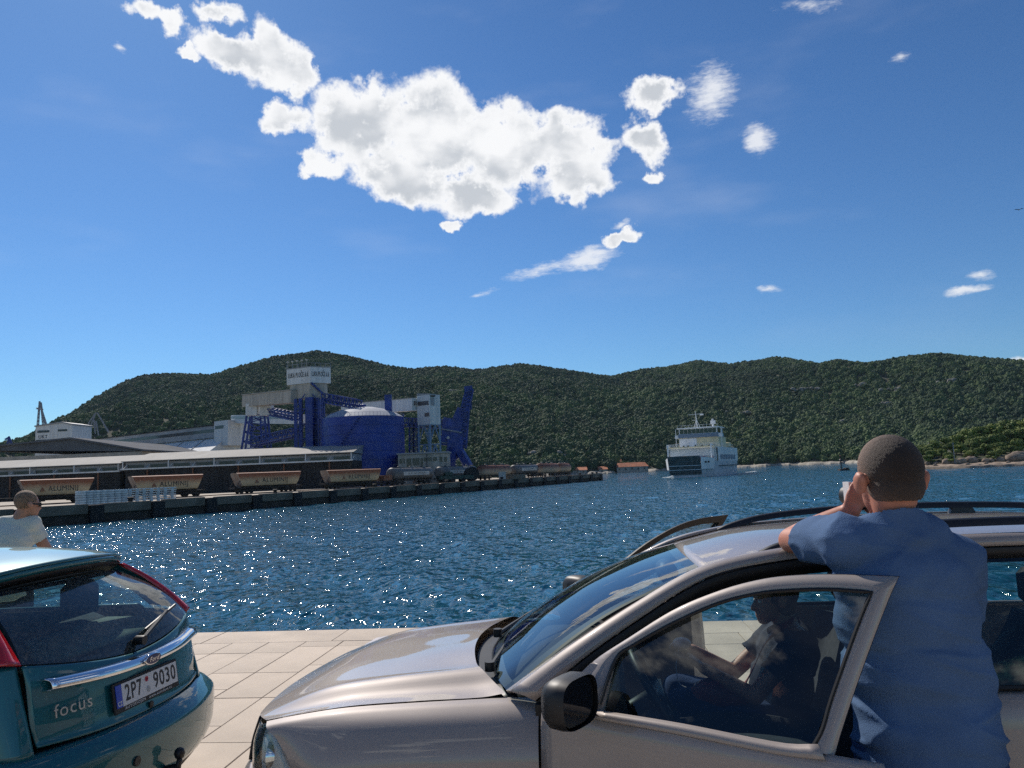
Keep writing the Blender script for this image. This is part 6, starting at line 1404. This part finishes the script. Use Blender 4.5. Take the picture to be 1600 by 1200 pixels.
def cropped_hair():
    mt = M['hair_dark']; nt = mt.node_tree; N = nt.nodes; L = nt.links; b = N['Principled BSDF']
    tc = N.new('ShaderNodeTexCoord'); sx = N.new('ShaderNodeVectorMath'); sx.operation = 'DISTANCE'; L.new(tc.outputs['Object'], sx.inputs[0]); sx.inputs[1].default_value = (-.022, -.10, 1.725)
    nz = N.new('ShaderNodeTexNoise'); L.new(tc.outputs['Object'], nz.inputs['Vector']); nz.inputs['Scale'].default_value = 240; nz.inputs['Detail'].default_value = 4
    ad = N.new('ShaderNodeMath'); ad.operation = 'MULTIPLY_ADD'; L.new(nz.outputs[0], ad.inputs[0]); ad.inputs[1].default_value = .07; L.new(sx.outputs['Value'], ad.inputs[2])
    cr = N.new('ShaderNodeValToRGB'); L.new(ad.outputs[0], cr.inputs[0]); e = cr.color_ramp.elements
    e[0].position = .07; e[0].color = (0.028, 0.018, 0.013, 1); e[1].position = .20; e[1].color = (0.20, 0.125, 0.09, 1); x = e.new(.14); x.color = (0.065, 0.045, 0.034, 1)
    L.new(cr.outputs[0], b.inputs['Base Color'])
cropped_hair()
def cap(m_, p0, r0, p1, r1, n=24):
    p0, p1 = Vector(p0), Vector(p1); d = p1 - p0; L = d.length; d = d / L
    pts = []; rs = []
    for k in range(5): a = math.pi / 2 * (1 - k / 4); pts.append(p0 - d * r0 * math.sin(a)); rs.append(max(.001, r0 * math.cos(a)))
    for k in range(5): a = math.pi / 2 * k / 4; pts.append(p1 + d * r1 * math.sin(a)); rs.append(max(.001, r1 * math.cos(a)))
    m_.tube(pts, rs, n)
def ell(m_, c, r, n=16, rot=None):
    c = Vector(c); rows = []
    for i in range(21):
        ph = math.pi * i / 20; s = max(.02, math.sin(ph)); row = []
        for j in range(n):
            q = Vector((r[0] * s * math.cos(2 * math.pi * j / n), r[1] * s * math.sin(2 * math.pi * j / n), -r[2] * math.cos(ph)))
            if rot is not None: q = rot @ q
            row.append(tuple(c + q))
        rows.append(row)
    m_.grid(rows, closed=True); k = len(m_.v); b = k - 21 * n
    m_.f.append(tuple(reversed(range(b, b + n)))); m_.f.append(tuple(range(k - n, k)))
def blob(name, prims, mat, parent, voxel=.009, smooth=5, disp=None, clip=None):
    m_ = MB()
    for p in prims:
        if p[0] == 'c': cap(m_, *p[1:])
        else: ell(m_, p[1], p[2], 36, p[3] if len(p) > 3 else None)
    o = m_.build(name, mat, None, weld=False)
    md = o.modifiers.new('r', 'REMESH'); md.mode = 'VOXEL'; md.voxel_size = voxel
    if smooth: ms = o.modifiers.new('s', 'SMOOTH'); ms.factor = .5; ms.iterations = smooth
    dg = bpy.context.evaluated_depsgraph_get(); me = bpy.data.meshes.new_from_object(o.evaluated_get(dg)); me.name = name
    o.modifiers.clear(); o.data = me
    if disp or clip:
        bm = bmesh.new(); bm.from_mesh(me)
        if clip: bmesh.ops.delete(bm, geom=[v for v in bm.verts if clip(v.co)], context='VERTS')
        if disp:
            bm.normal_update(); ds = [(v, v.normal * disp(v.co)) for v in bm.verts]
            for v, q in ds: v.co += q
        bm.to_mesh(me); bm.free()
    me.polygons.foreach_set('use_smooth', [True] * len(me.polygons))
    if not me.materials: me.materials.append(mat)
    o.parent = parent; return o
def folds(amp, seed=0, sx=5, sz=16, tilt=.25):
    def f(co):
        x, y, z = co; q = Vector((x * sx + seed, y * sx, (z + tilt * x) * sz)); n = mnoise.noise(q); r_ = (1 - abs(n) * 2.2) ** 3 if abs(n) < .45 else 0
        n2 = mnoise.noise(Vector((x * 9 + seed + 7, y * 9, z * 9)))
        return amp * (r_ * 1.0 + n2 * .5)
    return f
def hand(prims, wrist, palm_end, side, curl, s=1.0):
    """palm and five fingers; side = direction from little finger to index, curl = direction the fingers bend"""
    w, e = Vector(wrist), Vector(palm_end); d = (e - w).normalized(); sd = Vector(side).normalized(); cl = Vector(curl).normalized()
    for k in range(4): prims.append(('c', tuple(w + sd * (-.018 + .012 * k) * s), .017 * s, tuple(e + sd * (-.030 + .020 * k) * s), .0125 * s))
    for k, L in enumerate((.8, 1.0, 1.08, .98)):
        b = e + sd * (-.033 + .022 * k) * s; m1 = b + (d * .030 + cl * .014) * L * s; m2 = m1 + (d * .010 + cl * .026) * L * s; m3 = m2 + (-d * .010 + cl * .018) * L * s
        prims += [('c', tuple(b), .0098 * s, tuple(m1), .0092 * s), ('c', tuple(m1), .0092 * s, tuple(m2), .0085 * s), ('c', tuple(m2), .0085 * s, tuple(m3), .0072 * s)]
    t0 = w + (e - w) * .35 + sd * .030 * s; t1 = t0 + (d * .026 + sd * .022 + cl * .010) * s; t2 = t1 + (d * .024 + cl * .020) * s
    prims += [('c', tuple(t0), .0145 * s, tuple(t1), .0115 * s), ('c', tuple(t1), .011 * s, tuple(t2), .009 * s)]
def head(prims, c, fwd, s=1.0, ear=True):
    """head prims; c = skull centre, fwd = face direction"""
    c = Vector(c); f = Vector(fwd).normalized(); r = f.cross(Vector((0, 0, 1))).normalized(); z = Vector((0, 0, 1)); rot = Matrix((r, f, z)).transposed()
    def P_(x, y, zz): return tuple(c + r * x * s + f * y * s + z * zz * s)
    E_ = lambda x, y, zz, a, b, d: prims.append(('e', P_(x, y, zz), (a * s, b * s, d * s), rot))
    E_(0, 0, 0, .080, .100, .098); E_(0, .042, -.07, .058, .058, .065); E_(0, .06, -.115, .034, .036, .030); E_(0, .03, -.04, .070, .066, .07)
    prims.append(('c', P_(0, .096, -.02), .011 * s, P_(0, .114, -.055), .016 * s)); E_(.026, .085, -.005, .020, .02, .010); E_(-.026, .085, -.005, .020, .02, .010)
    E_(0, .092, -.088, .026, .014, .008); E_(0, .090, -.099, .024, .013, .008)
    if ear:
        for q in (-1, 1):
            er = Matrix.Rotation(R(-14) * q, 3, 'Z'); prims.append(('e', P_(q * .097, -.004, -.030), (.012 * s, .025 * s, .034 * s), rot @ er)); prims.append(('e', P_(q * .102, -.014, -.020), (.009 * s, .018 * s, .020 * s), rot @ er))
def eyes(parent, c, fwd, s=1.0):
    c = Vector(c); f = Vector(fwd).normalized(); r = f.cross(Vector((0, 0, 1))).normalized()
    for q in (-1, 1):
        m_ = MB(); ell(m_, c + r * .031 * q * s + f * .087 * s + Vector((0, 0, -.022 * s)), (.011 * s,) * 3, 10); m_.build('eye', M['white_cloth'], parent, smooth=True)

def blue_man():
    X0, Y0 = 1.215, 2.46
    t = thing('person', 'heavy man in cobalt blue T-shirt and jeans leaning on the car roof with a camera', 'person', (X0, Y0, 0))
    def W(x, y, z): return (x - 1.235, y - Y0, z)
    hc = W(1.210, 2.47, 1.702); nk = W(1.20, 2.455, 1.60)
    sl, sr = W(1.045, 2.46, 1.490), W(1.385, 2.45, 1.415)
    el_, er = W(1.005, 2.83, 1.462), W(1.44, 2.58, 1.19)
    wl, wr = W(1.190, 2.735, 1.565), W(1.315, 2.765, 1.52)
    torso = [('e', W(1.23, 2.44, .96), (.195, .15, .17)), ('e', W(1.225, 2.455, 1.10), (.200, .16, .17)), ('e', W(1.212, 2.46, 1.25), (.200, .15, .17)), ('e', W(1.212, 2.455, 1.36), (.205, .132, .13)), ('c', W(1.055, 2.455, 1.475), .074, W(1.37, 2.45, 1.415), .072), ('c', W(1.15, 2.455, 1.502), .066, W(1.29, 2.452, 1.485), .064), ('c', W(1.215, 2.45, 1.49), .085, W(1.20, 2.455, 1.56), .064)]
    legs = [('c', W(1.14, 2.44, .88), .115, W(1.12, 2.47, .52), .085), ('c', W(1.12, 2.47, .52), .082, W(1.11, 2.44, .10), .062), ('c', W(1.32, 2.44, .88), .112, W(1.35, 2.47, .52), .085), ('c', W(1.35, 2.47, .52), .082, W(1.37, 2.44, .10), .062)]
    shrink = lambda L, f: [(p[0], p[1], tuple(x * f for x in p[2])) if p[0] == 'e' else (p[0], p[1], p[2] * f, p[3], p[4] * f) for p in L]
    body = shrink(torso, .82) + shrink(legs, .84)
    body += [('c', nk, .060, W(1.195, 2.462, 1.66), .060), ('c', W(1.21, 2.455, 1.52), .060, nk, .060), ('e', W(1.205, 2.43, 1.615), (.062, .04, .05))]
    head(body, hc, (-.12, 1, -.02), 1.10)
    body += [('c', sl, .058, el_, .046), ('c', el_, .046, tuple(Vector(el_).lerp(Vector(wl), .35)), .046), ('c', tuple(Vector(el_).lerp(Vector(wl), .35)), .046, wl, .030), ('c', sr, .058, er, .045), ('c', er, .046, wr, .030)]
    hand(body, wl, W(1.212, 2.72, 1.628), (1, .2, 0), (.5, .8, .1)); hand(body, wr, W(1.31, 2.75, 1.59), (-1, .2, 0), (-.3, .9, .2))
    for x in (1.11, 1.385): body += [('c', W(x, 2.44, .09), .05, W(x, 2.60, .045), .042)]
    blob('body', body, M['skin_red'], t, .0065, 4)
    eyes(t, hc, (-.12, 1, -.02), 1.10)
    c = Vector(hc); hair = [('e', tuple(c + Vector((0, -.006, .010))), (.0925, .115, .106)), ('e', tuple(c + Vector((0, -.03, -.045))), (.084, .082, .075))]
    def hclip(co):
        d = co - c; return d.y > .075 and d.z < .062 or d.z < -.092 + max(0, d.y + .03) * .9 or (d.y > .01 and d.z < -.02 and abs(d.x) < .2)
    blob('hair', hair, M['hair_dark'], t, .004, 3, disp=lambda co: .0012 * mnoise.noise(co * 260), clip=hclip)
    # T-shirt with sleeves
    inf = lambda L, d: [(p[0], p[1], tuple(x + d for x in p[2])) if p[0] == 'e' else (p[0], p[1], p[2] + d, p[3], p[4] + d) for p in L]
    sleeve_l = tuple(Vector(sl).lerp(Vector(el_), .62)); sleeve_r = tuple(Vector(sr).lerp(Vector(er), .72))
    sh = inf(torso, .014) + [('c', sl, .080, sleeve_l, .074), ('c', sr, .080, sleeve_r, .072), ('e', W(1.225, 2.425, .92), (.212, .170, .14)), ('e', W(1.225, 2.42, .87), (.212, .170, .10))]
    ax = (Vector(el_) - Vector(sl)).normalized(); ax2 = (Vector(er) - Vector(sr)).normalized(); sl_, sr_ = Vector(sleeve_l), Vector(sleeve_r)
    def sclip(co):
        if co.z < .855: return True
        if (co - sl_).dot(ax) > .012 and (co - sl_).length < .14: return True
        if (co - sr_).dot(ax2) > .012 and (co - sr_).length < .14: return True
        d = co - Vector(W(1.2, 2.455, 0)); return co.z > 1.575 + .25 * max(0, -d.y) - .5 * max(0, d.y) and abs(d.x) < .12
    fa = folds(.014, 3, 2.6, 15, .28); fb = folds(.011, 9, 5, 9, -.5)
    def sdisp(co):
        z = co.z; low = max(0, min(1, (1.30 - z) / .3)); up = max(0, min(1, (z - 1.30) / .2))
        return fa(co) * (.3 + low * .75) + fb(co) * up * .8 + .004 * mnoise.noise(co * 14)
    blob('t_shirt', sh, M['shirt_blue'], t, .0075, 6, disp=sdisp, clip=sclip)
    jn = inf(legs, .012) + inf(torso[:1], -.012) + [('e', W(1.15, 2.40, .82), (.115, .095, .13)), ('e', W(1.315, 2.40, .82), (.112, .095, .13))]
    blob('jeans', jn, M['jeans'], t, .01, 5, disp=folds(.007, 5, 5, 12), clip=lambda co: co.z < .07)
    for x in (1.11, 1.385):
        s_ = blob('shoe', [('c', W(x, 2.40, .055), .055, W(x, 2.62, .045), .05), ('e', W(x, 2.44, .09), (.05, .07, .06))], M['rubber'], t, .01, 4)
    # camera in his hands
    k = thing('photo_camera', 'black camera held up to the face of the man in blue', 'camera', (1.245, 2.765, 1.615), R(6))
    MB().box(-.068, .068, -.035, .035, -.048, .042).box(-.025, .025, -.04, .03, .042, .066).build('body', M['trim'], k, bevel=.008)
    MB().lathe([(.034, .035), (.036, .06), (.038, .12), (.034, .125)], 22, (-.005, 0, -.004), 'y').build('lens', M['trim'], k, smooth=True, angle=40); MB().box(-.078, -.068, -.02, .02, -.04, .05).build('strap', M['white_cloth'], k)
blue_man()

def white_man():
    X0, Y0 = -4.17, 6.45
    t = thing('person', 'man in pale T-shirt and sunglasses standing beyond the teal hatchback', 'person', (X0, Y0, 0))
    def W(x, y, z): return (x - X0, y - Y0, z)
    hc = W(-4.085, 6.47, 1.668); f = (.62, .78, -.10); sl, sr = W(-4.40, 6.44, 1.47), W(-4.065, 6.50, 1.475); el_, er = W(-4.52, 6.60, 1.22), W(-3.985, 6.62, 1.235); wl, wr = W(-4.38, 6.80, 1.05), W(-3.92, 6.84, 1.06)
    torso = [('e', W(-4.20, 6.42, .98), (.18, .13, .16)), ('e', W(-4.21, 6.43, 1.16), (.175, .13, .18)), ('e', W(-4.215, 6.44, 1.34), (.18, .125, .16)), ('c', sl, .07, sr, .07), ('c', W(-4.26, 6.45, 1.49), .055, W(-4.12, 6.47, 1.495), .055)]
    legs = [('c', W(-4.29, 6.43, .92), .10, W(-4.29, 6.45, .5), .07), ('c', W(-4.29, 6.45, .5), .068, W(-4.29, 6.43, .1), .05), ('c', W(-4.11, 6.43, .92), .10, W(-4.10, 6.46, .5), .07), ('c', W(-4.10, 6.46, .5), .068, W(-4.10, 6.43, .1), .05)]
    body = [(p[0], p[1], tuple(x * .9 for x in p[2])) if p[0] == 'e' else (p[0], p[1], p[2] * .9, p[3], p[4] * .9) for p in torso + legs]
    body += [('c', W(-4.15, 6.455, 1.51), .052, W(-4.10, 6.465, 1.61), .050), ('c', sl, .05, el_, .042), ('c', el_, .042, wl, .03), ('c', sr, .05, er, .043), ('c', er, .042, wr, .03)]
    for x in (-4.29, -4.10): body.append(('c', W(x, 6.43, .06), .045, W(x, 6.58, .04), .038))
    head(body, hc, f, .88); hand(body, wl, W(-4.33, 6.87, 1.02), (0, 0, 1), (.6, .6, -.2)); hand(body, wr, W(-3.91, 6.92, 1.02), (0, 0, 1), (-.3, .8, -.3))
    blob('body', body, M['skin'], t, .009, 4); eyes(t, hc, f, .88)
    c = Vector(hc); F_ = Vector(f).normalized()
    blob('hair', [('e', tuple(c + Vector((0, 0, .008)) - F_ * .006), (.078, .092, .090), Matrix((F_.cross(Vector((0, 0, 1))).normalized(), F_, Vector((0, 0, 1)))).transposed())], M['hair_fair'], t, .008, 3, clip=lambda co: (co - c).dot(F_) > .055 and (co - c).z < .055 or (co - c).z < -.055 or ((co - c).dot(F_) > .015 and (co - c).z < -.005))
    inf = lambda L, d: [(p[0], p[1], tuple(x + d for x in p[2])) if p[0] == 'e' else (p[0], p[1], p[2] + d, p[3], p[4] + d) for p in L]
    s1, s2 = Vector(sl).lerp(Vector(el_), .5), Vector(sr).lerp(Vector(er), .5); a1 = (Vector(el_) - Vector(sl)).normalized(); a2 = (Vector(er) - Vector(sr)).normalized()
    def sc(co): return co.z < .88 or ((co - s1).dot(a1) > .01 and (co - s1).length < .13) or ((co - s2).dot(a2) > .01 and (co - s2).length < .13) or (co.z > 1.565 and abs(co.x - (-4.12 - X0)) < .1)
    blob('t_shirt', inf(torso, .013) + [('c', sl, .072, tuple(s1), .068), ('c', sr, .072, tuple(s2), .068), ('e', W(-4.2, 6.42, .93), (.195, .145, .12))], M['shirt_white'], t, .010, 5, disp=folds(.006, 2, 4, 12, .5), clip=sc)
    blob('trousers', inf(legs, .014) + [('e', W(-4.2, 6.42, .93), (.185, .135, .12))], mk_mat('dark shorts', (0.03, 0.035, 0.05), .9), t, .014, 4, clip=lambda co: co.z < .09)
    g = MB(); r = F_.cross(Vector((0, 0, 1))).normalized(); b = c + F_ * .086 + Vector((0, 0, -.018))
    for q in (-1, 1): g.bar(b + r * q * .030 - r * .024, b + r * q * .030 + r * .024, .012, .034); g.bar(b + r * q * .072, c + r * q * .088 + Vector((0, 0, -.012)) - F_ * .01, .006, .012); g.bar(b + r * q * .05, b + r * q * .074, .01, .012)
    g.build('sunglasses', M['trim'], t)
white_man()

def passenger():
    t = thing('person', 'passenger in dark T-shirt and jeans sitting in the far front seat of the grey car', 'person', GO, -GY)
    hc = (2.46, .37, 1.12); f = (-1, -.15, -.15)
    sn, sf = (2.52, .20, .93), (2.52, .54, .93); en, ef = (2.30, .16, .70), (2.26, .50, .72); wn, wf = (2.09, .26, .80), (2.06, .42, .85)
    torso = [('e', (2.42, .37, .56), (.15, .18, .13)), ('e', (2.46, .37, .70), (.13, .18, .15)), ('e', (2.50, .37, .84), (.125, .19, .13)), ('c', sn, .065, sf, .065)]
    legs = [('c', (2.40, .28, .56), .09, (1.98, .25, .64), .065), ('c', (1.98, .25, .64), .062, (1.80, .25, .30), .048), ('c', (2.40, .46, .56), .09, (1.98, .48, .64), .065), ('c', (1.98, .48, .64), .062, (1.80, .48, .30), .048)]
    sc = lambda L, k: [(p[0], p[1], tuple(x * k for x in p[2])) if p[0] == 'e' else (p[0], p[1], p[2] * k, p[3], p[4] * k) for p in L]
    body = sc(torso, .9) + sc(legs, .88) + [('c', (2.51, .37, .95), .06, (2.48, .37, 1.04), .05), ('c', sn, .045, en, .038), ('c', en, .038, wn, .026), ('c', sf, .045, ef, .038), ('c', ef, .038, wf, .026)]
    head(body, hc, f, .95); hand(body, wn, (2.03, .29, .845), (0, 1, .2), (-.5, .3, -.3), .95); hand(body, wf, (2.01, .40, .885), (0, -1, .2), (-.5, -.2, -.5), .95)
    for y in (.25, .48): body.append(('c', (1.80, y, .29), .04, (1.68, y, .275), .035))
    blob('body', body, M['skin'], t, .007, 4); eyes(t, hc, f, .95)
    c = Vector(hc); F_ = Vector(f).normalized()
    blob('hair', [('e', tuple(c + Vector((.012, 0, .012))), (.105, .09, .10)), ('e', tuple(c + Vector((.04, 0, -.05))), (.06, .075, .07))], M['hair_dark'], t, .008, 3, clip=lambda co: (co - c).dot(F_) > .05 and (co - c).z < .05)
    s1, s2 = Vector(sn).lerp(Vector(en), .6), Vector(sf).lerp(Vector(ef), .6); a1 = (Vector(en) - Vector(sn)).normalized(); a2 = (Vector(ef) - Vector(sf)).normalized()
    inf = lambda L, d: [(p[0], p[1], tuple(x + d for x in p[2])) if p[0] == 'e' else (p[0], p[1], p[2] + d, p[3], p[4] + d) for p in L]
    blob('t_shirt', inf(torso, .012) + [('c', sn, .064, tuple(s1), .06), ('c', sf, .064, tuple(s2), .06)], M['shirt_navy'], t, .009, 5, disp=folds(.008, 4, 6, 12), clip=lambda co: co.z < .55 or ((co - s1).dot(a1) > .01 and (co - s1).length < .1) or ((co - s2).dot(a2) > .01 and (co - s2).length < .1) or (co.z > .985))
    blob('jeans', inf(legs, .012) + [('e', (2.42, .37, .55), (.15, .185, .11))], M['jeans'], t, .011, 4, disp=folds(.006, 8), clip=lambda co: co.z < .31)
    b = blob('handbag', [('e', (2.14, .24, .68), (.13, .06, .085)), ('c', (2.05, .24, .66), .055, (2.24, .24, .68), .055)], M['maroon'], None, .01, 4); b.location = GO; b.rotation_euler = (0, 0, -GY); tag(b, 'shiny maroon handbag on the lap of the passenger', 'handbag')
    s_ = MB(); pts = crom([(2.50, .22, 1.0), (2.37, .17, .93), (2.29, .155, .80), (2.23, .165, .71), (2.17, .19, .72)], 24); s_.grid([[(p[0], p[1] - .0, p[2]) for p in pts], [(p[0] + .03, p[1] + .05, p[2] + .03) for p in pts]]).build('strap', M['maroon'], b, smooth=True, solid=.004)
    c_ = MB(); c_.grid([[(2.30, .185, .74), (2.33, .18, .80), (2.37, .19, .92)], [(2.335, .185, .70), (2.37, .175, .79), (2.385, .185, .92)], [(2.37, .19, .66), (2.40, .18, .78), (2.39, .19, .92)]]).build('t_shirt_trim', M['white_cloth'], t, smooth=True)
    m_ = MB(); ell(m_, (2.005, .345, .895), (.045, .05, .028)); ph = m_.build('earphone_case', mk_mat('blue grey plastic', (0.16, 0.22, 0.32), .4), None, smooth=True); ph.location = GO; ph.rotation_euler = (0, 0, -GY); tag(ph, 'blue grey gadget with thin cable held in the hands of the passenger', 'gadget')
    MB().tube([tuple(q) for q in crom([(1.99, .33, .875), (1.97, .32, .80), (1.98, .31, .72), (2.03, .28, .70)], 14)], .002, 5).build('cable', M['white_cloth'], ph)
    # luggage behind the rear door glass
    lg = blob('rucksack', [('e', (3.22, -.38, .80), (.17, .20, .30)), ('e', (3.12, -.40, .66), (.12, .17, .15))], mk_mat('black nylon', (0.012, 0.013, 0.014), .7, var=.3, vscale=9), None, .015, 5, disp=folds(.012, 6)); lg.location = GO; lg.rotation_euler = (0, 0, -GY); tag(lg, 'black rucksack piled on the rear seat of the grey car', 'rucksack')
    mp = blob('mesh_bag', [('c', (2.98, -.60, .96), .05, (3.10, -.60, 1.00), .05), ('e', (3.03, -.60, .93), (.09, .05, .07))], mk_mat('green mesh bag', (0.10, 0.13, 0.06), .8, var=.7, vscale=70), None, .01, 4); mp.location = GO; mp.rotation_euler = (0, 0, -GY); tag(mp, 'small green mesh bag behind the rear door window of the grey car', 'bag')
passenger()

# ------------------------------------------------------------------ air over the bay
def haze():
    mt = bpy.data.materials.new('thin sea haze'); mt.use_nodes = True; nt = mt.node_tree; nt.nodes.clear()
    o = nt.nodes.new('ShaderNodeOutputMaterial'); v = nt.nodes.new('ShaderNodeVolumePrincipled'); v.inputs['Color'].default_value = (.62, .82, 1.0, 1); v.inputs['Density'].default_value = 0.00004
    nt.links.new(v.outputs[0], o.inputs['Volume'])
    ob = MB().box(-2600, 2600, -80, 2600, -9, 420).build('haze', mt); tag(ob, 'faint blue sea haze over the bay', kind='stuff')
haze()

def bird():
    c = at_y(1592, 328, 70); m_ = MB().tube([(-.18, 0, 0), (0, 0, .02), (.16, 0, .03), (.22, 0, .03)], [.02, .05, .035, .012], 8)
    for sg in (-1, 1): m_.add([(-.06, 0, .03), (.06, 0, .03), (.05, sg * .25, .12), (-.02, sg * .42, .08), (-.08, sg * .22, .10)], [(0, 1, 2, 3, 4)])
    o = m_.build('bird', M['black_ink']); o.location = c; o.rotation_euler = (0, 0, R(70)); tag(o, 'small dark bird gliding high over the water', 'bird')
bird()
